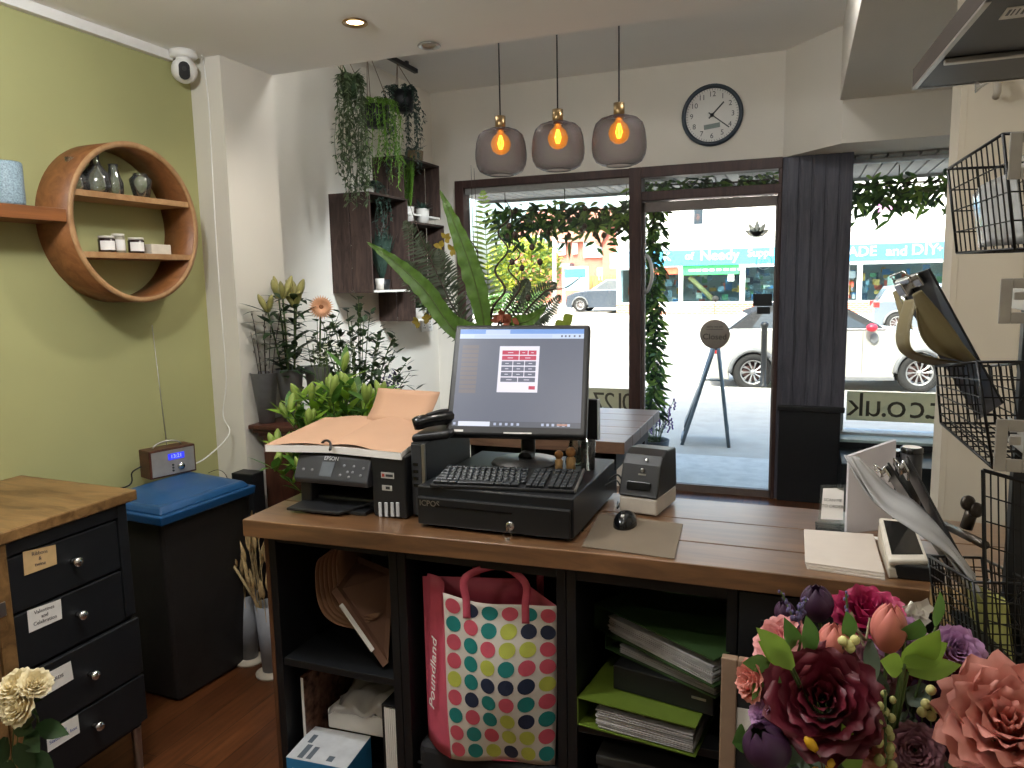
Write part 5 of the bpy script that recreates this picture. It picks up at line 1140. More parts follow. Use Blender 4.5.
def crumple(lab, c, sx, sy, h, m_, ang, n=14, sag=.0):
    t = MB(); sd = rnd(0, 99)
    def fn(u, v):
        x, y = (u - .5) * 2, (v - .5) * 2; r = max(abs(x), abs(y))
        zz_ = h * (1 - r ** 3) * (.75 + .25 * math.sin(7 * x + sd) * math.cos(6 * y + sd * 1.3)) + .012 * math.sin(13 * x * y + sd) - sag * max(0, -y) ** 2
        xx = sx * x * (1 + .05 * math.sin(9 * y + sd)); yy = sy * y * (1 + .06 * math.sin(8 * x + sd))
        return V((c[0] + xx * math.cos(ang) - yy * math.sin(ang), c[1] + xx * math.sin(ang) + yy * math.cos(ang), c[2] + max(zz_, .001)))
    t.grid(fn, n, n); t.build('plastic_bag', m_, solid=.003, label=lab, cat='bag', group=None)
m_pbag = mat('translucent_white_plastic', '#b9b6b4', .25, var=.05, coat=.3)
t0 = bzt
t = MB(); t.prism([(-1.345, 1.83, bzt + .001), (-1.10, 1.84, bzt + .001), (-1.10, 2.1, bzt + .001), (-1.33, 2.1, bzt + .001)], (0, 0, .065)); t.build('paper_ream', m_paper, bevel=.006, label='white wrapped paper ream below the crumpled plastic bag', cat='paper')
crumple('crumpled clear plastic bag lying on the white ream', (-1.21, 1.94, bzt + .067), .125, .115, .07, m_pbag, .15)
t = thing('folder', 'black and white folder standing at right side of the lower left bay', 'folder', (-1.06, 1.9, zs))
m = MB(); m.box(-1.098, -1.093, 1.75, 2.05, zs + .001, .40); m.box(-1.053, -1.048, 1.75, 2.05, zs + .001, .40); m.box(-1.098, -1.048, 1.75, 2.05, .40, .405); m.build('cover', m_blackpl, t, bevel=.001)
m = MB()
for k in range(6): m.box(-1.091 + k * .0065, -1.0862 + k * .0065, 1.752, 2.04, zs + .002, .395)
m.build('sheets', m_paper, t)
# ------------------------------------------------------------------ spotted shopping bag on a black case
t = thing('black_case', 'low black padded case under the spotted shopping bag', 'case', (-.75, 1.95, zs))
m = MB(); m.box(-.985, -.565, 1.745, 2.1, zs + .001, .315); m.build('body', mat('black_fabric', '#1a1b1e', .8), t, bevel=.025, seg=3)
m = MB(); m.tube([(-.985, 1.75, .25), (-.565, 1.75, .25)], .004, 6); m.build('piping', m_darkgrey, t)
t = thing('shopping_bag', 'white shopping bag with coloured spots and coral sides in the open bay', 'bag', (-.74, 1.9, .316))
A0, B0, C0 = V((-.862, 1.705, .318)), V((-.588, 1.775, .318)), V((-.962, 1.775, .318)); HB = .47
def front(u, v):
    p = lerp(A0, B0, u); b = math.sin(PI * u) * (.035 * math.sin(PI * min(1, v * 1.1)) ) + .006 * math.sin(9 * u + 5 * v); lean = V((.006 - .012 * v * (1 - u), -.0, 0))
    sag = -.014 * math.sin(PI * u) * v ** 6
    return V((p.x + lean.x + .012 * u * v, p.y - b, .318 + v * (HB + .025 * (1 - u) * 0 + (-.02) * u * v) + sag))
fn_ = (B0 - A0).cross(V((0, 0, 1))).normalized(); fn_ = fn_ if fn_.y < 0 else -fn_
def gus(u, v):
    p = lerp(C0, A0 + V((.0, 0, 0)), u); b = -.028 * math.sin(PI * u) * v; ft = front(0, v)
    return V((p.x + (ft.x - A0.x) * u + .015 * v * (1 - u) - b * .3, p.y + (ft.y - A0.y) * u - .012 * math.sin(PI * u) * (1 - v) - b, .318 + v * (HB + .02 * (1 - u))))
m = MB(); m.grid(front, 20, 24); fo = m.build('front_panel', mat('bag_white', '#d9d3ca', .45, var=.02), t, solid=.001)
m_cor = mat('coral_red', '#cf5a70', .5, var=.05)
m = MB(); m.grid(gus, 8, 12); gp = m.build('side_panel', m_cor, t, solid=.001)
B1 = B0 + (C0 - A0)
m = MB(); m.grid(lambda u, v: lerp(front(1, v), V((B1.x, B1.y, .318 + v * HB)), u), 4, 8); m.build('side_panel', m_cor, t, solid=.001)
m = MB(); m.grid(lambda u, v: V((lerp(C0, B1, u).x, lerp(C0, B1, u).y, .318 + v * (HB + .01))), 4, 8); m.build('back_panel', m_cor, t, solid=.001)
m = MB(); m.prism([A0, B0, B1, C0], (0, 0, .001)); m.build('base_panel', m_cor, t)
pat = ['RNTRTR', 'TRTLNN', 'RTRLLR', 'RTLTRR', 'LTNNNL', 'RNTRTR', 'TRTLNT', 'RTRLLR', 'RTLNLT']
cols = {'R': 0, 'N': 1, 'T': 2, 'L': 3}
md_ = [mat('spot_coral', '#cb5668', .5), mat('spot_navy', '#25304a', .5), mat('spot_teal', '#1f7f7c', .5), mat('spot_lime', '#bcc455', .5)]
m = MB()
for r, row in enumerate(pat):
    for c_, ch in enumerate(row):
        u0 = .085 + c_ * .168; v0 = .935 - r * .108
        m.mi = cols[ch]; n = 18; vs = [front(u0, v0) + fn_ * .0016]
        for k in range(n):
            a = 2 * PI * k / n; vs.append(front(min(1, max(0, u0 + math.cos(a) * .07)), min(1, max(0, v0 + math.sin(a) * .047))) + fn_ * .0016)
        m.add(vs, [(0, k + 1, (k + 1) % n + 1) for k in range(n)], True)
m.build('spots', md_, fo, recalc=False)
m = MB(); a_ = gus(.45, .5); ud = (gus(.45, .6) - gus(.45, .4)).normalized(); rd = (gus(.7, .5) - gus(.3, .5)).normalized(); nn = rd.cross(ud); nn = nn if nn.y < 0 else -nn
m.text('Poundland', a_ + nn * .016 - ud * .02, ud, -rd, .047, .0005); m.build('lettering', m_paper, gp)
for u, back in ((.03, 1), (.30, 1), (.42, 0), (.80, 0)): pass
def strap(p0, p1, h, dx_=0):
    pts = smoothpts([p0 - V((0, 0, .05)), p0, p0 + V((.0, .0, h * .7)), lerp(p0, p1, .5) + V((dx_, .03, h)), p1 + V((0, 0, h * .7)), p1, p1 - V((0, 0, .05))], 5); m = MB(); vs = []; n = len(pts)
    for i, p in enumerate(pts):
        d = (pts[min(i + 1, n - 1)] - pts[max(i - 1, 0)]).normalized(); s_ = d.cross(fn_).normalized() * .010; vs += [p - s_, p + s_]
    m.add(vs, [(2 * i, 2 * i + 1, 2 * i + 3, 2 * i + 2) for i in range(n - 1)], True); return m.build('handle', m_cor, t, solid=.0015)
strap(front(.22, 1) + fn_ * .003, front(.72, 1) + fn_ * .003, .09); strap(V((-.84, 1.87, .79)), V((-.66, 1.90, .78)), .085)
# ------------------------------------------------------------------ lever arch files
def file_(lab, FL, FR, z0, z1, dep, m_, arch=True):
    ex = (V((FR.x, FR.y, 0)) - V((FL.x, FL.y, 0))); L_ = ex.length; ex.normalize(); ey = V((-ex.y, ex.x, 0)); o = V((FL.x, FL.y, 0)); H = z1 - z0
    t = thing('lever_arch_file', lab, 'file', o + V((0, 0, z0)), 0, 'files lying under the counter')
    def F(a, b, z): return o + ex * a + ey * b + V((0, 0, z0 + z))
    m = MB(); th = .003
    m.hexa([F(0, 0, 0), F(L_, 0, 0), F(L_, dep, 0), F(0, dep, 0)], [F(0, 0, th), F(L_, 0, th), F(L_, dep, th), F(0, dep, th)]); m.build('bottom_cover', m_, t)
    m = MB(); m.hexa([F(0, 0, H - th), F(L_, 0, H - th), F(L_, dep, H - th), F(0, dep, H - th)], [F(0, 0, H), F(L_, 0, H), F(L_, dep, H), F(0, dep, H)]); m.build('top_cover', m_, t)
    m = MB(); m.hexa([F(0, 0, 0), F(th, 0, 0), F(th, dep, 0), F(0, dep, 0)], [F(0, 0, H), F(th, 0, H), F(th, dep, H), F(0, dep, H)]); m.build('spine', m_, t)
    m = MB(); n = 9
    for k in range(n):
        za = .005 + (H - .012) * .75 * k / n; m.hexa([F(.05 + rnd(-.006, .006), .004 + rnd(0, .006), za), F(L_ - .008 + rnd(-.01, .004), .004 + rnd(0, .006), za), F(L_ - .01, dep - .02, za), F(.05, dep - .02, za)], [F(.05 + rnd(-.006, .006), .004 + rnd(0, .006), za + (H - .012) * .06), F(L_ - .008, .004, za + (H - .012) * .06), F(L_ - .01, dep - .02, za + (H - .012) * .06), F(.05, dep - .02, za + (H - .012) * .06)])
    m.build('papers', mat('file_papers', '#a9a6a4', .6, var=.15), t)
    if arch: m = MB(); m.tube([F(.06, dep * .35, .01), F(.045, dep * .35, H * .5), F(.07, dep * .35, H - .006)], .003, 6); m.tube([F(.06, dep * .65, .01), F(.045, dep * .65, H * .5), F(.07, dep * .65, H - .006)], .003, 6); m.build('arch_rings', m_steel, t)
    return t
m_gd = mat('file_dark_green', '#2b4220', .5, var=.06); m_gl2 = mat('file_lime_green', '#57691f', .5, var=.06)
zA = .472
def Z(x, y, z): return U(x, y, 2, z)
f3 = file_('lime green lever arch file lowest in the stack under the counter', Z(577, 698, .545), V((-.205, 1.695, 0)), zA, .548, .27, m_gl2)
t = thing('box_file', 'black box file lying between the lime and the green files', 'file', (-.32, 1.85, .55)); a_, b_ = Z(613, 664, .617), Z(714, 691, .617)
ex = (b_ - a_).normalized(); ey = V((-ex.y, ex.x, 0)); ln_ = (b_ - a_).length
m = MB(); m.hexa([V((p.x, p.y, .55)) for p in (a_, b_, b_ + ey * .25, a_ + ey * .25)], [V((p.x, p.y, .615)) for p in (a_, b_, b_ + ey * .25, a_ + ey * .25)]); m.build('case', m_blackpl, t, bevel=.003)
m = MB(); m.ob(lerp(a_, b_, .86) + V((0, 0, -.03)) - ey * .0008, ex * .018, ey * .0006, (0, 0, .003)); m.build('clasp', m_steel, t)
file_('green slim lever arch file second from the top under the counter', Z(605, 634, .658), Z(716, 684, .655), .617, .658, .26, m_gd)
file_('dark green lever arch file lying on top of the stack', Z(594, 603, .73), Z(714, 660, .73), .66, .73, .27, m_gd)
t = thing('storage_box', 'dark grey storage box on the lowest shelf under the files', 'box', (-.31, 1.95, zs))
m = MB(); m.box(-.46, -.15, 1.755, 2.1, zs + .001, .36); m.build('body', mat('charcoal_box', '#26272a', .7, var=.2, scale=12), t, bevel=.004)
m = MB(); m.box(-.464, -.146, 1.751, 2.104, .36, .385); m.build('lid', mat('charcoal_box_lid', '#2c2b29', .7, var=.25, scale=12), t, bevel=.004)
# ------------------------------------------------------------------ framed board leaning on the closed unit
t = thing('picture_frame', 'pale wood frame with dark panel leaning on the counter behind the flowers', 'frame', (.1, 1.62, 0))
FY0 = 1.60; a_ = U(722, 655, 1, FY0); zt = a_.z; fx0 = a_.x; fx1 = fx0 + .46
def FP(x, z, h=0): return V((x, FY0 + .10 * (z - zt) * -0.0 + (.06 * (z / zt)) - .06 - h, z))
m_fr = mat('pale_frame_wood', '#8d7460', .5, var=.08)
for x0, x1, z0, z1 in ((fx0, fx0 + .034, .01, zt), (fx1 - .034, fx1, .01, zt), (fx0 + .034, fx1 - .034, zt - .034, zt), (fx0 + .034, fx1 - .034, .01, .044)):
    m = MB(); m.prism([FP(x0, z0, .012), FP(x1, z0, .012), FP(x1, z1, .012), FP(x0, z1, .012)], (0, .022, 0)); m.build('frame_rail', m_fr, t, bevel=.003)
m = MB(); m.prism([FP(fx0 + .03, .04), FP(fx1 - .03, .04), FP(fx1 - .03, zt - .03), FP(fx0 + .03, zt - .03)], (0, .006, 0)); m.build('panel', mat('slate_panel', '#26272a', .6), t)
a_ = U(735, 707, 1, FY0 - .01); m = MB(); m.prism([FP(a_.x, a_.z - .05, .002), FP(a_.x + .06, a_.z - .05, .002), FP(a_.x + .06, a_.z, .002), FP(a_.x, a_.z, .002)], (0, .001, 0)); m.build('white_note', m_paper, t)
# ------------------------------------------------------------------ dried grasses between the bin and the counter
m_pgrey = mat('pale_grey_pot', '#86888d', .5, var=.04)
for lab, px, py, r0, r1, h_, zb in (('grey tapered pot of dried grass nearest the blue lidded bin', 250, 661, .036, .052, .31, .02), ('grey tapered pot of dried grass beside the counter end', 272, 674, .036, .052, .31, .02)):
    q = U(px, py, 2, 0); t = thing('dried_grass_pot', lab, 'pot', (q.x, q.y, 0), 0, 'pots of dried grass by the counter')
    m = MB(); m.lathe([(.0001, .0), (.062, 0), (.065, .012), (.042, .022), (.0001, .022)], seg=28); m.build('base', mat('cream_base', '#b7ac9a', .5), t, world=False)
    m = MB(); m.lathe([(.0001, .022), (r0, .022), (r1, h_), (r1 - .003, h_), (r0 - .002, .03), (.0001, .03)], seg=28); m.build('pot', m_pgrey, t, world=False)
    g = thing('dried_grass', lab.replace('grey tapered pot of dried grass', 'dried straw coloured grass in the pot'), 'dried grass', (q.x, q.y, .03), 0, 'dried grasses by the counter'); ms, ml = MB(), MB()
    for i in range(34):
        a = rnd(0, 6.28); d = V((math.cos(a), math.sin(a), 0)); hh = rnd(.32, .58); p3 = d * rnd(.02, .1) + V((0, 0, hh)); pts = bez([d * .02, d * .03 + V((0, 0, hh * .5)), p3], 6); ms.tube(pts, .0016, 4)
        dd = (pts[-1] - pts[-2]).normalized(); ml.lathe([(.001, 0), (.008, .02), (.009, .04), (.004, .075), (.0005, .09)], pts[-1] - dd * .03, dd, 6)
    ms.build('stems', mat('straw', '#a08a62', .8, var=.2), g, world=False); ml.build('seed_heads', mat('straw_heads', '#b59a6c', .85, var=.25, scale=80), g, world=False)
t = MB(); a_, b_ = U(229, 558, 1, 2.35), U(256, 602, 1, 2.36); t.tube([a_, b_, lerp(a_, b_, 1.25)], .006, 8, r1=.0045); t.build('dried_stalk', mat('straw', '#a08a62', .8), label='single thick dried stalk leaning out towards the bin', cat='stalk')
t = MB()
for pxs in (((236, 520), (228, 480), (219, 470), (208, 473)), ((240, 530), (232, 495), (229, 478)), ((243, 545), (236, 505), (224, 490))):
    t.tube(smoothpts([U(x, y, 1, 2.40) for x, y in pxs] ), .0018, 5, r1=.001)
q0 = U(243, 560, 1, 2.40); t.tube([q0, U(238, 525, 1, 2.40)], .0018, 5); t.build('dry_twigs', m_twig, label='thin bare dark twigs curving over the blue bin lid', cat='twigs')
# ================================================================== RIGHT SIDE: LEDGE, RACK, BASKETS
m_ledge = wood('pale_ledge_wood', '#77603f', '#a08458', (8, 1.2, 8), .5)
t = thing('side_counter', 'narrow side counter with pale wooden top carrying the wire baskets', 'counter', (.45, 1.25, 0))
LZ = 1.0
m = MB(); m.box(.25, XR - .003, .95, 1.60, LZ - .035, LZ); m.build('top', m_ledge, t, bevel=.003)
m = MB(); m.box(.30, XR - .003, .98, 1.57, 0, LZ - .036); m.build('cabinet', m_cab, t)
m_wire = mat('black_wire', '#17181a', .4, .3, var=.05)
# uprights of the rack with metal clips
t = thing('basket_rack', 'black steel rack post with pressed metal clips at the right edge', 'rack', (.36, 1.30, LZ))
pt, pb = AT(1034, 60, 1.16), AT(1018, 560, 1.16); px_ = (pt.x + pb.x) / 2; py_ = (pt.y + pb.y) / 2
m = MB(); m.box(px_ - .004, px_ + .035, py_ - .012, py_ + .012, LZ, 2.02); m.build('post', m_black, t, bevel=.002)
m = MB(); m.box(px_ - .06, px_ + .10, py_ - .10, py_ + .10, LZ, LZ + .006); m.build('foot_plate', m_black, t)
def clip(px, py, w_, h_):
    q = U(px, py, 1, 1.215); m = MB(); a = w_ / 2; b = h_ / 2; c = V((q.x + .008, 1.215, q.z))
    for x0, x1, z0, z1 in ((-a, -a * .45, -b, b), (a * .25, a, -b, b), (-a * .45, a * .25, b * .55, b), (-a * .45, a * .25, -b, -b * .5)): m.box(c.x + x0, c.x + x1, c.y, c.y + .003, c.z + z0, c.z + z1)
    m.box(c.x + a * .6, c.x + a * .72, c.y + .003, py_ - .012, c.z - b * .5, c.z + b * .5)
    m.box(c.x - a * .42, c.x + a * .1, c.y - .004, c.y - .001, c.z + b * .05, c.z + b * .4)
    m.build('clip', mat('pressed_zinc_clip', '#a29e96', .4, .35), t, bevel=.0012)
clip(1026, 155, .055, .062); clip(1016, 301, .055, .062); clip(1011, 446, .055, .075)
def basket(lab, corners, nv, nh, back=(.085, .018, 0), r=.0012):
    Nt, Nb, Ft, Fb = corners; bv = V(back)
    t = thing('wire_basket', lab, 'basket', (Nb + Fb) / 2 + bv * .5, 0, 'black wire literature baskets on the rack')
    Mt, Mb_, Gt, Gb = Nt + bv, Nb + bv, Ft + bv, Fb + bv
    m = MB(); 
    for a, b in ((Nt, Ft), (Ft, Gt), (Gt, Mt), (Mt, Nt), (Nb, Fb), (Fb, Gb), (Gb, Mb_), (Mb_, Nb), (Nt, Nb), (Ft, Fb), (Mt, Mb_), (Gt, Gb)): m.tube([a, b], r * 2.0, 6)
    m.build('frame', m_wire, t)
    def mesh(A, B, C, D, n, k):   # A-B top edge, D-C bottom edge
        m = MB()
        for i in range(1, n): m.tube([lerp(A, B, i / n), lerp(D, C, i / n)], r, 5, cap=False)
        for i in range(1, k): m.tube([lerp(A, D, i / k), lerp(B, C, i / k)], r, 5, cap=False)
        return m.build('mesh_side', m_wire, t)
    mesh(Nt, Ft, Fb, Nb, nv, nh); mesh(Nt, Mt, Mb_, Nb, 6, nh); mesh(Ft, Gt, Gb, Fb, 6, nh); mesh(Mt, Gt, Gb, Mb_, nv, nh); mesh(Nb, Fb, Gb, Mb_, nv, 6)
    m = MB(); m.tube([Mt, (px_, py_, (Mt.z + Mb_.z) / 2), Mb_], .003, 6); m.build('hook_arm', m_wire, t); return t
YN, YQ = 1.285, 1.47
m = MB(); g0, g1, g2, g3 = U(983, 470, 1, 1.235), U(1060, 492, 1, 1.235), U(1060, 690, 1, 1.235), U(986, 668, 1, 1.235)
for i in range(11): m.tube([lerp(g0, g1, i / 10), lerp(g3, g2, i / 10)], .0012 if 0 < i < 10 else .003, 5)
for i in range(9): m.tube([lerp(g0, g3, i / 8), lerp(g1, g2, i / 8)], .0012 if 0 < i < 8 else .003, 5)
m.build('mesh_panel', m_wire, t)
c1 = [U(1003, 134, 1, YN), U(1015, 249, 1, YN), U(948, 169, 1, YQ), U(957, 253, 1, YQ)]
c2 = [U(977, 362, 1, YN), U(993, 468, 1, YN), U(936, 366, 1, YQ), U(941, 423, 1, YQ)]
c3 = [U(973, 582, 1, YN - .02), U(984, 674, 1, YN - .02), U(929, 556, 1, YQ), U(938, 640, 1, YQ)]
basket('highest black wire basket on the rack holding a clear wallet', c1, 11, 4)
basket('middle black wire basket holding the clipboard with curling khaki sheets', c2, 9, 6)
basket('lowest black wire basket holding two clipboards and clear wallets', c3, 12, 9)
m_clr = glass('clear_wallet', '#f4f5f6', 1.5, .12, .38, '#f2f2f2')
# clear wallet in the top basket
t = MB(); a_ = [lerp(c1[0], c1[1], .25), lerp(c1[0], c1[1], .95), lerp(c1[2], c1[3], .95), lerp(c1[2], c1[3], .35)]; sh_ = V((.02, .004, 0))
t.grid(lambda u, v: lerp(lerp(a_[0], a_[1], v), lerp(a_[3], a_[2], v), .08 + .84 * u) + sh_ + V((.006 * math.sin(8 * u), .004 * math.sin(6 * v), 0)), 10, 8); t.build('plastic_wallet', m_clr, solid=.001, label='crinkled clear plastic wallet inside the highest wire basket', cat='wallet')
# clipboards
def clipboard(lab, TL, TR, BR, BL, th=.004, clipmid=.5, sheets=True):
    n = (TR - TL).cross(BL - TL).normalized(); n = n if n.dot(CPOS - TL) > 0 else -n
    t = thing('clipboard', lab, 'clipboard', (BL + BR) / 2)
    m = MB(); m.prism([TL, TR, BR, BL], -n * th); m.build('board', mat('clipboard_black', '#141517', .3), t, bevel=.001)
    w = (TR - TL).normalized(); dn = (BL - TL).normalized(); W = (TR - TL).length; c = lerp(TL, TR, clipmid)
    m = MB(); m.ob(c + dn * .012 + n * .005, w * W * .30, dn * .012, n * .003); m.ob(c + dn * .006 + n * .010, w * W * .2, dn * .005, n * .006); cl = m.build('clip', m_chrome, t, bevel=.002)
    m = MB(); m.tube([c - w * W * .2 + dn * .004 + n * .012, c - w * W * .2 - dn * .012 + n * .016, c + w * W * .2 - dn * .012 + n * .016, c + w * W * .2 + dn * .004 + n * .012], .002, 6); m.build('clip_wire', m_chrome, cl)
    return t, n, w, dn
TL, TR, BR, BL = U(892, 281, 1, 1.60), U(928, 269, 1, 1.43), U(1002, 404, 1, 1.39), U(978, 420, 1, 1.55)
t, n, w_, dn = clipboard('black clipboard with khaki sheets leaning out of the middle basket', TL, TR, BR, BL)
m_kh = mat('khaki_sheet', '#776c4c', .55, var=.08, scale=10, tl=.1)
def ksheet(lab, pxs0, pxs1, d0, d1):
    e0 = smoothpts([AT(x, y, d0) for x, y in pxs0], 6); e1 = smoothpts([AT(x, y, d1) for x, y in pxs1], 6); nn_ = min(len(e0), len(e1)) - 1
    t = MB(); t.grid(lambda u, v: lerp(e0[int(round(v * nn_))], e1[int(round(v * nn_))], u) + CW * (.02 * math.sin(PI * u)), 6, nn_); return t.build('khaki_sheet', m_kh, solid=.0012, label=lab, cat='paper', group='khaki sheets hanging from the clipboard')
ksheet('outer khaki sheet bowing out from the clipboard towards the window', [(906, 300), (897, 330), (902, 352), (925, 364), (955, 366)], [(918, 298), (910, 330), (913, 350), (935, 358), (960, 362)], 1.34, 1.28)
ksheet('broad khaki sheet sagging below the clipboard clip', [(917, 296), (917, 318), (922, 338), (938, 354), (972, 363)], [(921, 290), (940, 312), (954, 330), (964, 345), (977, 361)], 1.24, 1.20)
t = MB(); a4 = [AT(893, 292, 1.6), AT(905, 286, 1.56), AT(913, 330, 1.52), AT(902, 322, 1.55)]; t.prism(a4, CW * .003); t.build('khaki_tab', m_kh, label='narrow khaki tab sticking out at the clipboard top', cat='paper')
q = lerp(TL, TR, .35) + n * .01 + dn * .02
t = MB(); t.ob(q, w_ * .018, dn * .014, n * .008); t.tube([q + dn * .01 + n * .01, q + dn * .035 + n * .012 + w_ * .01], .006, 8); t.build('spring_clip', m_chrome, bevel=.003, label='chunky silver spring clip gripping the khaki sheets', cat='clip')
# lower basket contents
def leanboard(lab, top, bot, wpx, dT, dB):
    TLp, BLp = AT(top[0], top[1], dT), AT(bot[0], bot[1], dB); ax_ = (TLp - BLp).normalized(); wv = ax_.cross(V((1, .15, .5))).normalized() * -.11; wv = wv if wv.y > 0 else -wv
    return clipboard(lab, TLp, TLp + wv, BLp + wv, BLp)
leanboard('black silver clipped board nearest the card terminal in lowest basket', (887, 463), (985, 610), 0, 1.42, 1.30)
leanboard('black silver clipped board leaning behind the other in lowest basket', (906, 456), (1004, 640), 0, 1.38, 1.22)
for i, (tp, tq, bt, lab) in enumerate((((850, 458), (868, 480), (985, 625), 'front clear plastic wallet leaning far out of the lowest basket'), ((856, 462), (880, 505), (960, 605), 'rear clear plastic wallet leaning out of the lowest basket'))):
    up_ = smoothpts([AT(x, y, d) for x, y, d in ((859, 457, 1.42), (892, 488, 1.38), (915, 501, 1.36), (939, 525, 1.33), (972, 570, 1.29))], 5)
    lo_ = smoothpts([AT(x, y, d) for x, y, d in ((849, 456, 1.40), (876, 503, 1.33), (915, 532, 1.28), (955, 560, 1.25), (984, 600, 1.22))], 5); t = MB(); sh_ = CW * (.022 * i) + CR * (-.004 * i)
    if i: up_, lo_ = [lerp(a, b, .18) for a, b in zip(up_, lo_)], [lerp(a, b, .86) for a, b in zip(up_, lo_)]
    t.grid(lambda u, v: lerp(up_[int(round(v * 20))], lo_[int(round(v * 20))], u) + sh_ + CW * (.004 * math.sin(11 * u + 3 * v)), 8, 20)
    t.build('plastic_wallet', m_clr, solid=.0015, label=lab, cat='wallet', group='clear wallets in the lowest basket')
t = MB(); t.grid(lambda u, v: lerp(lerp(c3[0], c3[2], .1 + .8 * u), lerp(c3[1], c3[3], .1 + .8 * u), .2 + .75 * v) + V((.05 + .004 * math.sin(6 * u), 0, 0)), 6, 6); t.build('leaflet', mat('yellow_green_leaflet', '#8c8a4a', .5, var=.25, scale=14), solid=.001, label='yellowish green leaflet standing inside the lowest basket', cat='leaflet')
# dark bar with two discs
t = thing('roll_holder', 'dark bar with two bronze end discs above the lowest basket', 'holder', AT(972, 530, 1.25))
m_br = mat('dark_bronze', '#3a332c', .35, .6)
m = MB(); m.tube([AT(945, 525, 1.34), AT(985, 545, 1.16)], .007, 10); m.build('bar', m_br, t)
m = MB(); a_ = AT(973, 508, 1.25); b_ = AT(966, 528, 1.26); m.tube([b_, a_], .010, 12); m.build('bracket', m_br, t)
for px, py in ((976, 510), (968, 503)): a_ = AT(px, py, 1.24); m = MB(); m.lathe([(.0001, -.004), (.012, -.004), (.013, 0), (.012, .004), (.006, .005), (.0001, .004)], a_, -CW + CR * .3, 20); m.build('end_disc', m_br, t)
# ------------------------------------------------------------------ shelf above
SZ = 1.965
a_, b_ = U(912, 88, 2, SZ), U(985, 0, 2, SZ)
t = thing('wall_shelf', 'dark brown shelf high at the right with black metal underside', 'shelf', (.4, 1.2, SZ))
y1 = a_.y; m = MB(); m.prism([(a_.x, a_.y, SZ), (b_.x + (b_.x - a_.x) * 1.2, b_.y + (b_.y - a_.y) * 1.2, SZ), (XR - .003, b_.y + (b_.y - a_.y) * 1.2, SZ), (XR - .003, a_.y + .02, SZ)], (0, 0, .036)); m.build('board', wood('dark_walnut_shelf', '#241c17', '#352a23', (10, 1.5, 10), .5), t, bevel=.002)
m = MB(); m.prism([(a_.x + .012, a_.y - .01, SZ - .003), (b_.x + .012, b_.y - .3, SZ - .003), (XR - .004, b_.y - .3, SZ - .003), (XR - .004, a_.y - .01, SZ - .003)], (0, 0, .003)); m.build('underside_plate', mat('black_metal_plate', '#121419', .45, 0), t)
m = MB(); m.prism([(a_.x, a_.y, SZ - .004), (b_.x, b_.y, SZ - .004), (b_.x + .008, b_.y, SZ - .004), (a_.x + .008, a_.y, SZ - .004)], (0, 0, .004)); m.box(a_.x, XR - .004, a_.y - .004, a_.y + .002, SZ - .004, SZ); m.build('edge_trim', m_steel, t)
m = MB(); q = U(944, 60, 2, SZ - .004); m.box(q.x, q.x + .13, q.y - .008, q.y + .008, SZ - .012, SZ - .003); m.build('hanging_bar', m_steel, t, bevel=.002)
m = MB(); q = U(1002, 15, 2, SZ - .0035); m.box(q.x, q.x + .06, q.y - .03, q.y + .02, SZ - .0045, SZ - .003); lb = m.build('barcode_label', m_paper, t)
m = MB()
for k in range(9): m.box(q.x + .004 + .006 * k, q.x + .004 + .006 * k + (.002 if k % 3 else .0035), q.y - .024, q.y + .002, SZ - .0050, SZ - .0044)
m.build('bars', m_blackpl, lb)
# bracket carrying the shelf back to the wall
m = MB(); m.box(XR - .03, XR - .003, a_.y - .2, a_.y - .17, SZ - .16, SZ); m.prism([(XR - .03, a_.y - .19, SZ - .15), (XR - .03, a_.y - .18, SZ - .15), (XR - .22, a_.y - .18, SZ - .004), (XR - .22, a_.y - .19, SZ - .004)], (0, .006, .012)); m.build('bracket', m_black, t)
# clear plastic roll under the shelf, hook on the partition
t = MB(); t.grid(lambda u, v: AT(lerp((975, 82, 0), (1040, 62, 0), u).x, lerp((975, 78, 0), (1040, 40, 0), u).y + 34 * math.sin(PI * v) * 0 + (v - .5) * 30, 1.48 - .06 * math.sin(PI * v)) + CU * (.004 * math.sin(9 * u)), 10, 8)
t.build('plastic_wrap', m_clr, solid=.0015, label='crinkled clear plastic wrap hanging below the high right shelf', cat='wrap')
q = U(995, 84, 1, 2.598); t = MB(); t.tube([q + V((0, 0, .02)), q + V((0, -.03, .0)), q + V((0, -.04, -.03)), q + V((0, -.02, -.04))], .010, 10); t.build('wall_hook', mat('hook_beige', '#a49c8f', .4), label='small beige hook on the greige partition under the shelf', cat='hook')
# objects on that shelf
q = U(944, 30, 2, SZ + .036); t = thing('pillar_candle', 'cream pillar candle standing on the high right shelf', 'candle', (.30, 1.40, SZ + .0365))
m = MB(); m.lathe([(.0001, 0), (.035, 0), (.036, .09), (.03, .096), (.0001, .09)], seg=24); m.build('wax', mat('cream_wax', '#b0a583', .5), t, world=False); m = MB(); m.tube([(0, 0, .09), (.002, 0, .104)], .0015, 5); m.build('wick', m_blackpl, t, world=False)
q = (.31, 1.24); t = thing('wooden_box', 'brown wooden box beside the cream candle on the high shelf', 'box', (q[0], q[1], SZ + .0365)); m = MB(); m.box(-.05, .1, -.06, .05, 0, .11); m.build('body', m_pine, t, world=False, bevel=.003); m = MB(); m.box(-.053, .103, -.063, .053, .11, .12); m.build('lid', m_pine, t, world=False, bevel=.002)
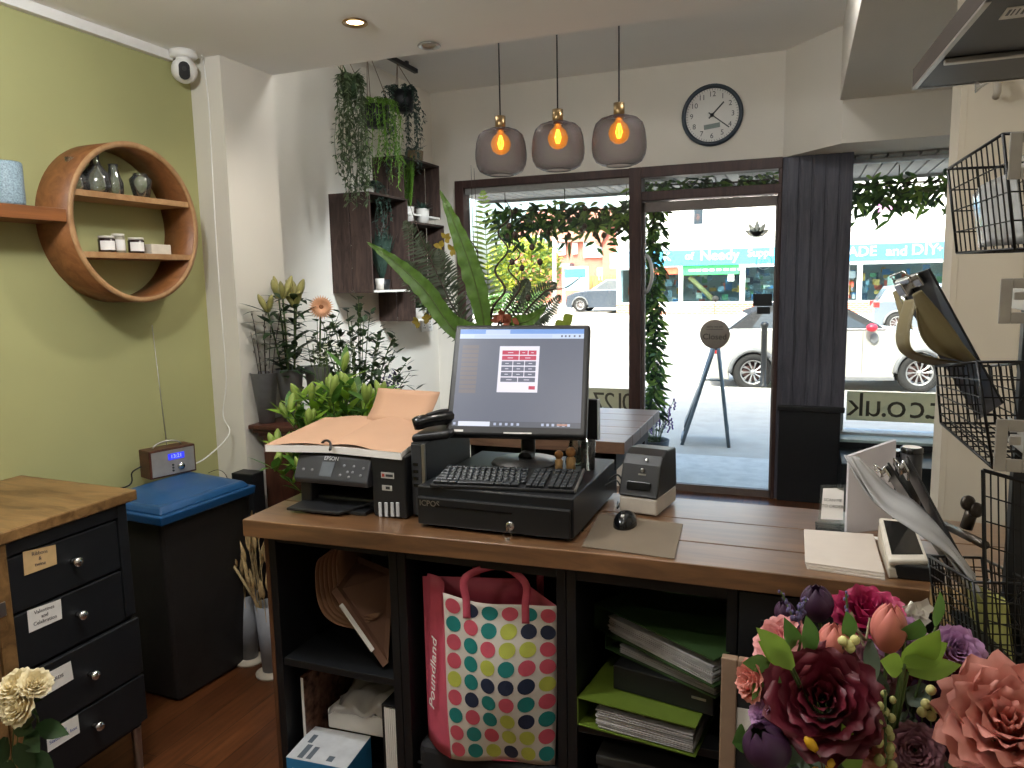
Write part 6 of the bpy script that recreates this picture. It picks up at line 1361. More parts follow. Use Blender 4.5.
# ================================================================== FLOWERS
def petal(m, c, A, phi, w, rb, rt, h, curl=.0, nu=4, nv=5, wave=.0, base=.0):
    c, A = V(c), V(A).normalized(); e1, e2 = perp(A); sd = rnd(0, 9)
    def fn(u, v):
        x = (u - .5) * 2; wd = w * math.sqrt(max(0, 1 - ((v - .45) / .60) ** 2)) * 1.08
        a = phi + x * wd; rr = rb + (rt - rb) * (v ** .75); rr += curl * max(0, v - .55) ** 2 * 4; zz = h * (v - .14 * x * x * v) - curl * max(0, v - .7) ** 2 * 5 + wave * math.sin(x * 5 + sd) * v + base
        rr += wave * math.cos(x * 6 + sd) * v
        return c + A * zz + e1 * (math.cos(a) * rr) + e2 * (math.sin(a) * rr)
    m.grid(fn, nu, nv)
def rose(m, c, A, R, layers=((2, .06, .10, .80), (3, .16, .22, .84), (3, .28, .36, .84), (4, .42, .50, .82), (5, .54, .68, .76), (5, .64, .86, .64), (6, .70, 1.02, .46)), curl=.10, wave=.03, h=1.0):
    off = rnd(0, 6)
    for i, (n, rb, rt, hh) in enumerate(layers):
        for k in range(n): petal(m, c, A, off + i * .7 + 2 * PI * k / n + rnd(-.1, .1), PI / n * 1.5, R * rb * .6, R * rt * rnd(.95, 1.05), R * hh * h * 1.25, R * curl * (.2 + .25 * i), 8, 8, R * wave * (.6 + .2 * i))
def tulip(m, c, A, R, H):
    c, A = V(c), V(A).normalized(); e1, e2 = perp(A)
    for k in range(6):
        phi = k * PI / 3; out = 1.0 if k % 2 else .93
        def fn(u, v):
            x = (u - .5) * 2; wd = .82 * math.sqrt(max(0, 1 - ((v - .42) / .62) ** 2)) * 1.05; rr = R * out * math.sin(PI * (.13 + .82 * v)) ** .62; return c + A * (H * v * (1 - .06 * x * x)) + (e1 * math.cos(phi + x * wd) + e2 * math.sin(phi + x * wd)) * rr * (1 - .05 * x * x)
        m.grid(fn, 10, 12)
m_cream = mat('cream_rose_petal', '#efe3bd', .55, var=.05, scale=12, tl=.25)
# white roses at the lower left, standing in a tall floor vase
t = thing('rose_vase', 'three cream roses in a tall vase before the drawers', 'flowers', (-1.50, 1.0, 0))
RD = 1.58; vb = V((AT(2, 780, RD).x, AT(2, 780, RD).y, 0)); t.location = vb; t.matrix_basis = Matrix.Translation(vb)
m = MB(); m.lathe([(.0001, .0), (.08, 0), (.085, .02), (.055, .30), (.065, .48), (.06, .48), (.05, .3), (.07, .03), (.0001, .03)], vb, seg=32); m.build('vase', mat('stoneware_grey', '#77736c', .4), t)
ms, ml = MB(), MB()
for i, (px, py, R_, ax_) in enumerate(((12, 683, .043, (.0, -.55, .85)), (36, 680, .037, (.55, -.2, .7)), (14, 706, .046, (.1, -.9, .45)))):
    c = AT(px, py, RD - .02 * (i == 2)); A = V(ax_).normalized(); m = MB(); rose(m, c - A * .025, A, R_ * .80); m.build('rose', m_cream, t)
    ms.tube(bez([vb + V((0, 0, .1)), vb + V((0, 0, .45)), c - A * .12, c - A * .03], 10), .003, 6)
    for k in range(5): a = k * 1.26; e1, e2 = perp(A); ml.leaf(c - A * .028, e1 * math.cos(a) + e2 * math.sin(a) - A * .6, A, .035, .01, .1)
for px, py, dx_, dz_ in ((40, 742, .5, -.15), (30, 752, .3, -.5), (20, 745, -.1, -.6), (8, 742, -.4, -.4), (45, 760, .6, -.5), (14, 760, -.2, -.8), (28, 734, .4, .1), (3, 735, -.4, .0), (50, 735, .5, .0), (22, 768, .1, -.7), (40, 775, .4, -.7), (34, 728, .2, .1)):
    c = AT(px - 14, py - 8, RD + rnd(-.02, .03)); ml.leaf(c, CR * dx_ + CU * dz_ + CW * rnd(-.4, .1), -CW + CU * .5, rnd(.06, .085), .04, .15, 5)
    ms.tube([c, vb + V((0, 0, .48))], .0015, 4)
ms.build('stems', m_stem, t); ml.build('leaves', m_leafd, t)
# ------------------------------------------------------------------ mixed arrangement in front
t0 = thing('work_table', 'small black work table below the mixed flower arrangement', 'table', (.11, .92, 0))
m = MB(); m.box(-.07, .245, .74, 1.10, .70, .73); m.build('tabletop', m_cab, t0, bevel=.003)
for x in (-.06, .205):
    for y in (.75, 1.06): m = MB(); m.box(x, x + .03, y, y + .03, 0, .70); m.build('leg', m_cab, t0)
BC = V((.10, .92, .73))
t = thing('flower_arrangement', 'large mixed arrangement of tulips, peonies and roses in front of the counter', 'flowers', BC)
m = MB(); m.lathe([(.0001, .0), (.06, 0), (.085, .12), (.09, .16), (.085, .16), (.055, .01), (.0001, .01)], BC, seg=32); m.build('pot', mat('dark_green_pot', '#26302a', .5), t)
HUB = BC + V((0, 0, .20)); ms = MB()
def fl(name, px, py, dep, A, fn, m_, stemr=.0025):
    c = AT(px, py, dep); A = V(A).normalized(); m = MB(); fn(m, c, A); o = m.build(name, m_, t); ms.tube(bez([HUB, lerp(HUB, c, .6), c - A * .05, c], 8), stemr, 6); return o
toC = lambda px, py: -ray(px, py).normalized()
m_tul = mat('coral_tulip_petal', '#d98478', .5, var=.1, scale=14, tl=.2); m_pur = mat('deep_purple_petal', '#3c1f3e', .5, var=.25, scale=20, tl=.1); m_bur = mat('burgundy_petal', '#5c1424', .5, var=.25, scale=14, tl=.1)
m_mag = mat('magenta_petal', '#a51f52', .5, var=.2, scale=14, tl=.15); m_pnk = mat('pale_pink_petal', '#e0a0a0', .55, var=.1, scale=14, tl=.25); m_lil = mat('lilac_petal', '#b58ab4', .55, var=.15, scale=14, tl=.25); m_coral = mat('coral_rose_petal', '#dc968a', .55, var=.1, scale=10, tl=.25); m_dust = mat('dusty_mauve_petal', '#8f6470', .6, var=.15, scale=14, tl=.2)
fl('tulip', 833, 646, .88, (.02, -.1, 1), lambda m, c, A: tulip(m, c - A * .022, A, .0195, .050), m_tul)
fl('tulip', 889, 629, .88, (.03, -.1, 1), lambda m, c, A: tulip(m, c - A * .025, A, .0205, .056), m_tul)
fl('tulip', 817, 604, .97, (-.1, -.2, 1), lambda m, c, A: tulip(m, c - A * .02, A, .021, .046), m_pur)
fl('peony', 822, 700, .84, toC(822, 700) * 1 + V((0, 0, .25)), lambda m, c, A: rose(m, c - A * .028, A, .058), m_bur)
fl('peony', 950, 692, .90, toC(950, 692) + V((.3, 0, .5)), lambda m, c, A: rose(m, c - A * .03, A, .05), m_bur)
fl('peony', 868, 612, .98, (.0, -.3, 1), lambda m, c, A: rose(m, c - A * .02, A, .042), m_mag)
fl('rose', 1008, 722, .80, toC(1008, 722) + V((0, 0, .5)), lambda m, c, A: rose(m, c - A * .03, A, .062, wave=.05), m_coral)
fl('rose', 777, 642, .90, (-.6, -.4, .6), lambda m, c, A: rose(m, c - A * .02, A, .034), m_pnk)
fl('rose_bud', 747, 681, .88, (-.8, -.5, .2), lambda m, c, A: rose(m, c - A * .014, A, .022), m_coral)
fl('ranunculus', 902, 641, .90, toC(902, 641) + V((0, 0, .2)), lambda m, c, A: rose(m, c - A * .015, A, .026), m_lil)
fl('ranunculus', 958, 650, .92, toC(958, 650) + V((.4, 0, .3)), lambda m, c, A: rose(m, c - A * .015, A, .028), m_lil)
fl('tulip', 765, 742, .84, (-.35, -.3, .9), lambda m, c, A: tulip(m, c - A * .03, A, .027, .052), m_pur)
fl('ranunculus', 760, 712, .86, (-.5, -.5, .6), lambda m, c, A: rose(m, c - A * .01, A, .015), m_lil)
fl('ranunculus', 872, 660, .93, (0, -.5, .8), lambda m, c, A: rose(m, c - A * .015, A, .026), m_dust)
fl('ranunculus', 915, 750, .84, toC(915, 750), lambda m, c, A: rose(m, c - A * .015, A, .026), m_dust)
fl('ranunculus', 870, 748, .83, toC(870, 748), lambda m, c, A: rose(m, c - A * .015, A, .022), m_coral)
fl('ranunculus', 880, 676, .90, toC(880, 676), lambda m, c, A: rose(m, c - A * .015, A, .02), m_dust)
fl('ranunculus', 938, 720, .88, toC(938, 720), lambda m, c, A: rose(m, c - A * .02, A, .04), m_pur)
fl('rose', 1022, 770, .80, toC(1010, 760), lambda m, c, A: rose(m, c - A * .03, A, .045), m_coral)
fl('tulip', 785, 612, .98, (-.2, -.2, 1), lambda m, c, A: tulip(m, c - A * .015, A, .014, .03), m_pur)
def leafset(name, specs, m_, dep=.86):
    m = MB()
    for x0, y0, x1, y1, w_ in specs:
        a, b = AT(x0, y0, dep + rnd(0, .02)), AT(x1, y1, dep - rnd(0, .03)); m.leaf(a, b - a, -CW + CU * .3, (b - a).length, w_, .02, 6, .22, .85); ms.tube([a, lerp(a, HUB, .5)], .0016, 4)
    m.build(name, m_, t)
m_lfb = mat('silk_leaf_bright', '#86a83e', .5, var=.12, scale=14, tl=.3); m_lfm = mat('silk_leaf_mid', '#58803c', .5, var=.15, scale=14, tl=.25); m_lfg = mat('silk_leaf_grey', '#5b6b58', .55, var=.12, scale=14, tl=.2)
leafset('bright_leaves', [(793, 668, 756, 626, .026), (788, 664, 758, 640, .022), (905, 668, 940, 628, .034), (908, 672, 962, 664, .024), (905, 664, 948, 642, .03), (902, 668, 880, 660, .026), (856, 775, 842, 722, .028), (880, 785, 896, 770, .02)], m_lfb, .83)
leafset('mid_green_leaves', [(800, 660, 784, 616, .022), (812, 655, 806, 614, .022), (792, 668, 778, 682, .018), (936, 626, 940, 590, .016), (905, 640, 920, 618, .03), (745, 735, 732, 742, .03), (765, 668, 752, 700, .016), (790, 715, 740, 736, .022), (842, 670, 830, 658, .03), (770, 664, 742, 662, .02), (850, 640, 846, 610, .02)], m_lfm, .87)
leafset('grey_green_leaves', [(840, 664, 866, 682, .034), (842, 658, 832, 650, .03), (872, 705, 880, 670, .03), (908, 690, 932, 704, .032), (905, 690, 946, 726, .045), (870, 640, 872, 690, .02), (930, 740, 900, 720, .04), (895, 720, 925, 735, .04), (860, 735, 850, 700, .03), (790, 750, 830, 765, .03), (800, 735, 790, 765, .03), (950, 745, 985, 760, .05), (965, 735, 930, 760, .05), (990, 690, 960, 715, .04), (900, 745, 870, 770, .04), (840, 700, 868, 735, .04)], m_lfg, .89)
leafset('under_leaves', [(rnd(750, 1000), rnd(690, 770), rnd(740, 1020), rnd(680, 790), .045) for k in range(46)], m_leafd, .94)
# lavender spikes, white and yellow berries, twig
for x0, y0, x1, y1 in ((795, 622, 781, 592), (785, 660, 752, 668), (790, 672, 750, 694), (796, 626, 800, 604), (850, 640, 846, 594), (800, 620, 806, 598)):
    m = MB()
    for k in range(14): tt = k / 13; p = AT(x0 + (x1 - x0) * tt + rnd(-2.2, 2.2), y0 + (y1 - y0) * tt + rnd(-2.2, 2.2), .9 + rnd(-.006, .006)); m.sph(p, .0028 * (1.1 - .5 * tt), 6, 4, (1, 1, 1.4))
    ms.tube([AT(x1, y1, .9), AT(x0, y0, .9), HUB], .0012, 4)
    m.build('lavender_spike', mat('lavender_bloom', '#5f5680', .7, var=.3, scale=60), t)
for x, y in ((843, 641), (849, 645), (855, 640), (850, 648), (931, 690), (922, 712), (931, 716), (936, 708), (926, 704)): 
    p = AT(x, y, .85); m = MB(); m.sph(p, .0058, 8, 6); ms.tube([p, AT(x, y + 14, .87)], .001, 4); m.build('cream_berry', mat('cream_berry', '#cdc884', .5, var=.1), t)
for k in range(14): m = MB(); p = AT(886 + 7 * math.sin(k * 2.2), 768 - 6 * k + 4, .82 + .004 * math.cos(k * 2)); m.sph(p, .0062 - .0002 * k, 8, 6, (1, 1, 1.2)); m.build('green_bud', mat('pale_green_bud', '#a5a56a', .5, var=.12), t)
ms.tube([AT(886, 775, .82), AT(885, 690, .82)], .0016, 5)
for x, y, x1, y1 in ((806, 738, 818, 752), (812, 770, 822, 775), (832, 760, 828, 775)): a, b = AT(x, y, .81), AT(x1, y1, .81); m = MB(); lily_bud(m, b, a - b, (a - b).length * 1.1, .006); m.build('yellow_bud', mat('bright_yellow_bud', '#d8a81e', .5, var=.1), t)
m = MB(); m.tube(smoothpts([AT(808, 742, .81), AT(818, 752, .81), AT(824, 775, .82)]), .0012, 5); m.build('twig', mat('pale_twig', '#8a8064', .7), t); m = MB(); m.tube(smoothpts([AT(845, 618, .91), AT(858, 632, .90), AT(866, 640, .9)]), .0018, 5); m.tube([AT(866, 640, .9), AT(870, 618, .91)], .0016, 5); m.tube([AT(864, 646, .9), AT(851, 612, .92)], .0016, 5); m.build('twig', mat('pale_twig', '#8a8064', .7), t)
m = MB()
for x, y in ((910, 612), (918, 620), (906, 622), (922, 608)): 
    for k in range(5): a = k * 1.256; p = AT(x, y, .97); m.leaf(p, CR * math.cos(a) + CU * math.sin(a) - CW * .3, -CW, .016, .013, 0, 2)
m.tube([AT(896, 626, .96), AT(912, 602, .97)], .0022, 5); m.build('white_blooms', mat('white_silk', '#dfe0d6', .6), t)
ms.build('stems', m_stem, t)
# ================================================================== OUTSIDE
GR = -.2
m_pav = mat('grey_pavement', '#b9b2a4', .8, var=.08, scale=6); m_slab = mat('pale_concrete', '#d4cfc4', .75, var=.12, scale=9); m_road = mat('asphalt_road', '#b5aea4', .85, var=.06, scale=4)
g = MB(); g.box(-40, 40, 5.72, 11.9, -.5, -.05); struct(g, 'pavement', m_pav)
g = MB(); g.box(-2.6, .25, 5.72, 6.95, -.05, -.005); struct(g, 'pavement_threshold_slab', m_slab, bevel=.003)
g = MB(); g.box(-40, 40, 11.9, 12.05, -.5, -.07); struct(g, 'kerb', m_slab, bevel=.01)
g = MB(); g.box(-90, 90, 12.05, 34.0, -.5, GR); g.box(-90, -10.5, 34.0, 120, -.5, GR); struct(g, 'road', m_road)
g = MB(); g.box(-10.5, 60, 34.0, 39, -.5, GR + .1); struct(g, 'pavement_far', m_slab)
# upper storey of this shop and its neighbours: throws the shade on the pavement
g = MB(); g.box(-9, -3.0, 5.7, 6.0, -.05, 6.9); g.box(1.72, 9, 5.7, 6.0, -.05, 6.9); g.box(-3.0, 1.72, 5.72, 6.0, 2.75, 6.9); g.box(-9, 9, -3.2, 5.7, 3.35, 6.9); g.box(-9, -3.0, -3.2, 5.7, -.05, 3.35); g.box(1.72, 9, -3.2, 5.7, -.05, 3.35)
struct(g, 'wall_outside_upper_storey', brick('own_brick', '#8a4a38', '#7a4032', '#b0a598'))
g = MB(); g.box(-3.0, 1.8, 5.80, 7.0, 2.42, 2.62); g.box(-3.0, 1.8, 7.0, 7.04, 2.38, 2.75)
for k in range(48): x = -2.98 + k * .1; g.box(x, x + .085, 5.80, 7.0, 2.405, 2.42)
struct(g, 'canopy_soffit', mat('grey_boarded_soffit', '#a5a29c', .6))
for lab, px, py in (('warm downlight in the boarded canopy left of the pendants', 520, 190), ('warm downlight in the boarded canopy nearest the door', 595, 184), ('white downlight in the boarded canopy over the right window', 927, 158)):
    q = U(px, py, 2, 2.404); t = thing('canopy_downlight', lab, 'spotlight', q, 0, 'downlights in the canopy')
    m = MB(); m.lathe([(.05, .004), (.065, 0), (.062, -.006), (.048, -.003)], seg=24); m.build('rim', m_brass, t, world=False)
    m = MB(); m.lathe([(.0001, -.002), (.05, -.002)], seg=24); m.build('lens', emit('canopy_lens', '#ffcf90', 6), t, world=False)
# garlands of artificial foliage
def garland(name, lab, path, n, spread, ll, drop=0):
    t = thing(name, lab, 'garland', path[0]); ms, ml = MB(), MB(); pts = smoothpts(path, 10); ms.tube(pts, .008, 6)
    if abs(path[0].z - path[-1].z) < .5:
        for q in (pts[2], pts[len(pts) // 2], pts[-3]): ms.tube([q, (q.x, q.y, 2.408)], .004, 5)
    for i in range(n):
        p = random.choice(pts) + V((rnd(-1, 1) * spread[0], rnd(-1, 1) * spread[1], rnd(-1, 1) * spread[2] - abs(random.gauss(0, 1)) * drop)); ml.mi = random.choice((0, 0, 1, 1, 2))
        a = rnd(0, 6.28); ml.leaf(p, (math.cos(a), math.sin(a) * .6, rnd(-1.0, .3)), (0, -1, .3), ll * rnd(.6, 1.3), ll * .3, .25, 3)
    for i in range(n // 14):
        p = random.choice(pts); q = p + V((rnd(-1, 1) * spread[0], rnd(-1, 1) * spread[1], rnd(-1.3, -.2) * spread[2] - drop)); ms.tube([p, lerp(p, q, .5) + V((.02, 0, 0)), q], .0025, 4)
    ms.build('stems', m_twig, t); ml.build('foliage', [m_leafd, m_leaf, m_fm], t); return t
gy = 6.35
garland('foliage_garland', 'leafy garland hanging under the canopy outside the left window', [U(500, 212, 1, gy), U(540, 210, 1, gy), U(590, 210, 1, gy), U(632, 208, 1, gy)], 520, (.10, .12, .09), .11, .10)
garland('foliage_garland', 'leafy garland seen through the transom above the door', [U(640, 185, 1, gy), U(690, 184, 1, gy), U(740, 182, 1, gy), U(778, 178, 1, gy)], 240, (.08, .10, .05), .09, .02)
garland('foliage_garland', 'leafy garland hanging under the canopy outside the right window', [U(846, 185, 1, gy), U(880, 184, 1, gy), U(920, 182, 1, gy), U(975, 180, 1, gy)], 360, (.10, .12, .09), .10, .08)
dg = garland('door_garland', 'tall upright leafy garland outside the left edge of the door', [U(654, 195, 1, 6.1), U(653, 250, 1, 6.1), U(652, 310, 1, 6.1), U(653, 360, 1, 6.1), U(651, 412, 1, 6.1)], 760, (.07, .08, .05), .085, .02)
m = MB()
for k in range(14): x, y = rnd(505, 620), rnd(212, 240); q = U(x, y, 1, gy - .12); m.lathe([(.001, 0), (.018, .01), (.022, .03), (.012, .05), (.001, .055)], q, (0, 0, 1), 8)
m.build('hanging_pods', mat('brown_pod', '#54402f', .8), [o for o in bpy.data.objects if o.name.startswith('foliage_garland')][0])
q = V((U(690, 380, 1, 6.1).x - .42, 6.1, 0)); 
t = thing('lavender_planter', 'planter of purple flowering stems just outside the door', 'plant', (U(654, 440, 1, 6.3).x, 6.3, -.005))
m = MB(); m.lathe([(.0001, 0), (.10, 0), (.13, .26), (.12, .26), (.09, .02), (.0001, .02)], seg=24); m.build('pot', mat('slate_pot', '#4a4e52', .6), t, world=False)
ms, ml = MB(), MB()
for i in range(30):
    mf = MB()
    a = rnd(0, 6.28); d = V((math.cos(a), math.sin(a), 0)); p3 = d * rnd(.05, .18) + V((0, 0, rnd(.4, .62))); pts = bez([d * .05 + V((0, 0, .2)), d * .06 + V((0, 0, .4)), p3], 6); ms.tube(pts, .002, 4)
    for k in range(4): ml.leaf(pts[k + 1], d + V((rnd(-1, 1), rnd(-1, 1), .4)), (0, 0, 1), .06, .018, .2, 2)
    for k in range(7): mf.sph(pts[-1] + V((rnd(-.008, .008), rnd(-.008, .008), -k * .014)), .009, 6, 4)
    mf.build('bloom_spike', mat('lavender_purple', '#8d6fa8', .7, var=.2), t, world=False)
ms.build('stems', m_stem, t, world=False); ml.build('foliage', m_leafd, t, world=False)
# A-board and round door sign
t = thing('a_board', 'folding A board sign standing on the pavement outside the door', 'sign', (-.9, 7.75, -.05))
ax_, bx_, tz = -1.11, -.655, .93; cx_ = (U(716, 345, 1, 7.75)).x; m_alu = mat('grey_aluminium', '#6f7b82', .4, .5)
def AB(x, y, z): return V((x - .115 * (y - 7.75), y, z))     # the board stands askew, edge on to the door
for n_, x in (('front_leg_frame', ax_), ('rear_leg_frame', bx_)):
    m = MB()
    for y in (7.54, 7.96): m.tube([AB(x, y, -.05), AB(cx_ + (.02 if x > cx_ else -.02), y, tz)], .018, 8)
    m.tube([AB(cx_, 7.54, tz), AB(cx_, 7.96, tz)], .018, 8); m.tube([AB(x, 7.54, .0), AB(x, 7.96, .0)], .014, 8); m.build(n_, m_alu, t)
    m = MB(); s_ = -1 if x < cx_ else 1
    m.prism([lerp(AB(x, 7.56, .05), AB(cx_, 7.56, tz), .08), lerp(AB(x, 7.94, .05), AB(cx_, 7.94, tz), .08), lerp(AB(x, 7.94, .05), AB(cx_, 7.94, tz), .93), lerp(AB(x, 7.56, .05), AB(cx_, 7.56, tz), .93)], (s_ * .012, 0, .006)); m.build('board', mat('aboard_panel', '#55626a', .5), t)
m = MB(); a_ = lerp(AB(ax_, 7.54, -.05), AB(cx_, 7.54, tz), .68); b_ = lerp(AB(bx_, 7.54, -.05), AB(cx_, 7.54, tz), .68); m.tube([a_, b_], .008, 6); m.build('stay', m_alu, t)
SG = U(715, 334, 1, YF + .0); t = thing('door_sign', 'round grey hanging sign reading Closed on the door glass', 'sign', (SG.x, YF, SG.z - .1))
o = V((SG.x, YF - .012, SG.z)); m = MB(); m.lathe([(.0001, 0), (.105, 0), (.107, .003), (.105, .007), (.0001, .007)], o, (0, -1, 0), 40); m.build('disc', mat('slate_grey_sign', '#938b82', .6), t)
m = MB(); m.text('Closed', o + V((0, -.0085, -.02)), (1, 0, 0), (0, 0, 1), .06, .0005); m.ob(o + V((0, -.008, .035)), (.06, 0, 0), (0, .0004, 0), (0, 0, .0012)); m.text('sorry we are', o + V((0, -.0085, .055)), (1, 0, 0), (0, 0, 1), .022, .0004); m.build('lettering', mat('sign_dark_ink', '#35312d', .6), t)
hk = U(715, 299, 1, YF - .004); m = MB(); m.tube([o + V((0, -.004, .10)), hk], .003, 6); m.build('cord', m_twig, t)
m = MB(); m.lathe([(.024, .0), (.016, .008), (.006, .012), (.0001, .013)], (hk.x, YF + .018, hk.z), (0, -1, 0), 18); m.tube([(hk.x, YF + .006, hk.z), (hk.x, YF - .006, hk.z - .004), (hk.x, YF - .012, hk.z + .01)], .003, 6); m.build('suction_hook', mat('clear_white', '#dfe3e3', .2), t)
# bollard / pay post
bq_ = U(763, 388, 2, -.08); t = thing('bollard', 'slim black pavement post in front of the white car rear wheel', 'bollard', (bq_.x, bq_.y, -.07)); hb_ = U(763, 322, 1, bq_.y).z + .07
m = MB(); m.lathe([(.0001, 0), (.07, 0), (.06, .04), (.045, .06), (.042, hb_ - .08), (.055, hb_ - .07), (.06, hb_ - .03), (.035, hb_), (.0001, hb_)], seg=20); m.build('post', m_black, t, world=False)
# ------------------------------------------------------------------ cars
m_tyre = mat('tyre_rubber', '#232323', .85); m_alloy = mat('alloy_rim', '#a9a9aa', .3, .7); m_cglass = mat('car_glass', '#2a3640', .2, spec=.25)
def car(name, lab, body, prof, cab, cabw, wb, wr, hw, roofm, glassm, rot, loc, detail=()):
    t = thing(name, lab, 'car', (0, 0, 0))
    # lower body: side outline with wheel arches, lofted over the width with rounded shoulders
    def arch(cx, r): return [(cx + r * math.cos(a), wr + r * math.sin(a)) for a in [PI - PI * k / 10 for k in range(11)]]
    rA, rF = arch(0, wr * 1.18), arch(wb, wr * 1.18); zs_ = wr * .62
    out = prof[:]                     # from rear bottom, over the top, to front bottom
    bot = [(wb + wr * 1.18, zs_)] + [(x, z) for x, z in rF[::-1] if z > zs_] + [(wb - wr * 1.18, zs_), (wr * 1.18, zs_)] + [(x, z) for x, z in rA[::-1] if z > zs_] + [(-wr * 1.18, zs_)]
    side = out + bot; m = MB(); n = len(side)
    secs = [(-hw, 0.0, 0.0), (-hw * .97, .03, .0), (0, .06, 0), (hw * .97, .03, 0), (hw, 0, 0)]
    vs = []
    zc = sum(z for x, z in side) / n; xc = sum(x for x, z in side) / n
    for y, g_, _ in secs:
        for x, z in side: vs.append((x, y, z + (g_ if z > zc * 1.25 else 0)))
    fs = [tuple(range(n - 1, -1, -1)), tuple(range((len(secs) - 1) * n, len(secs) * n))]
    for s_ in range(len(secs) - 1):
        for i in range(n): fs.append((s_ * n + i, s_ * n + (i + 1) % n, (s_ + 1) * n + (i + 1) % n, (s_ + 1) * n + i))
    m.add(vs, fs, False); m.build('body', body, t, bevel=.035, seg=3)
    # cabin
    m = MB(); nb = len(cab); zb_, zt_ = min(z for x, z in cab), max(z for x, z in cab); vs = []
    for s_ in (-1, 1):
        for x, z in cab: f_ = (z - zb_) / (zt_ - zb_); vs.append((x, s_ * (hw * .93 * (1 - f_) + cabw * f_), z))
    fs = [tuple(range(nb - 1, -1, -1)), tuple(range(nb, 2 * nb))] + [(i, (i + 1) % nb, nb + (i + 1) % nb, nb + i) for i in range(nb)]
    m.add(vs, fs, False); cb = m.build('cabin', roofm, t, bevel=.03, seg=3)
    # side windows and screens
    def side_y(z): f_ = (z - zb_) / (zt_ - zb_); return hw * .93 * (1 - f_) + cabw * f_
    for s_ in (-1, 1):
        for win in detail:
            m = MB(); m.prism([(x, s_ * (side_y(z) + .006), z) for x, z in win], (0, -s_ * .01, 0)); m.build('side_window', glassm, cb)
    def panel(i, j, nm, sh=.12):
        (x0, z0), (x1, z1) = cab[i], cab[j]; xa, za, xb, zb2 = x0 + (x1 - x0) * sh, z0 + (z1 - z0) * sh, x1 + (x0 - x1) * sh, z1 + (z0 - z1) * sh
        nrm = V((-(z1 - z0), 0, (x1 - x0))).normalized(); nrm = nrm if nrm.z > 0 else -nrm
        m = MB(); m.prism([V((xa, -side_y(za) * .88, za)) + nrm * .004, V((xa, side_y(za) * .88, za)) + nrm * .004, V((xb, side_y(zb2) * .88, zb2)) + nrm * .004, V((xb, -side_y(zb2) * .88, zb2)) + nrm * .004], nrm * .006); m.build(nm, glassm, cb)
    panel(0, 1, 'rear_window'); panel(nb - 1, nb - 2, 'windscreen')
    for cx in (0, wb):
        for s_ in (-1, 1):
            yo = s_ * (hw - .10)
            m = MB(); m.lathe([(wr * .60, -.09), (wr * .92, -.1), (wr, -.06), (wr, .06), (wr * .92, .1), (wr * .66, .09), (wr * .60, .06), (wr * .60, -.09)], (cx, yo, wr), (0, s_, 0), 32); wh = m.build('wheel', m_tyre, t)
            m = MB(); m.lathe([(wr * .66, .07), (wr * .62, .085), (wr * .57, .07), (wr * .57, .0)], (cx, yo, wr), (0, s_, 0), 32); m.lathe([(.0001, .075), (wr * .12, .07), (wr * .14, .03)], (cx, yo, wr), (0, s_, 0), 16)
            for k in range(10):
                a = k * PI / 5; d = V((math.cos(a), 0, math.sin(a))); a2 = a + .16; d2 = V((math.cos(a2), 0, math.sin(a2))); c0 = V((cx, yo + s_ * .055, wr))
                m.tube([c0 + d * wr * .1, c0 + d * wr * .6], .011, 5); m.tube([c0 + d * wr * .3, c0 + d2 * wr * .6], .009, 5)
            m.build('rim', m_alloy, wh)
            m = MB(); m.lathe([(.0001, .0), (wr * .5, .0), (wr * .5, -.02), (.0001, -.02)], (cx, yo + s_ * .0, wr), (0, s_, 0), 24); m.ob((cx - wr * .32, yo + s_ * .02, wr + .02), (.05, 0, 0), (0, .02, 0), (0, 0, .08)); m.build('brake', mat('brake_dark', '#4a3230', .5), wh)
            m = MB(); m.tube([(cx + wr * 1.15 * math.cos(a), s_ * (hw + .004), wr + wr * 1.15 * math.sin(a)) for a in [PI * k / 16 for k in range(17)]], .035, 8); m.build('arch_trim', mat('arch_grey', '#6f7173', .6), t)
    return t
white = mat('car_white_paint', '#a5a49d', .25, coat=.6, var=.01)
prof = [(-.66, .22), (-.70, .40), (-.70, .55), (-.66, .80), (-.55, .93), (-.30, .985), (.4, .99), (1.2, .985), (1.95, .975), (2.05, .95), (2.5, .90), (2.9, .80), (3.08, .66), (3.13, .45), (3.10, .24)]
cab = [(-.42, .97), (-.02, 1.27), (.35, 1.395), (1.28, 1.40), (2.02, .965)]
wins = ([(.42, 1.02), (.42, 1.30), (1.20, 1.33), (1.74, 1.02)], [(-.02, 1.03), (.14, 1.24), (.34, 1.29), (.34, 1.02)])
w0 = U(752, 391, 2, GR); w1 = U(917, 392.5, 2, GR)
cmini = car('convertible_car', 'small white convertible car parked at the kerb outside the door', white, prof, cab, .56, 2.467, .315, .84, mat('black_soft_top', '#1d1e20', .8), m_cglass, 0, w0, wins)
rz_ = math.atan2(w1.y - w0.y, w1.x - w0.x); sc_ = (w1 - w0).length / 2.467
nrm_ = V((-math.sin(rz_), math.cos(rz_), 0))
move(cmini, V((w0.x, w0.y, GR)) + nrm_ * .74 * sc_, rz_); cmini.scale = (sc_, sc_, sc_)
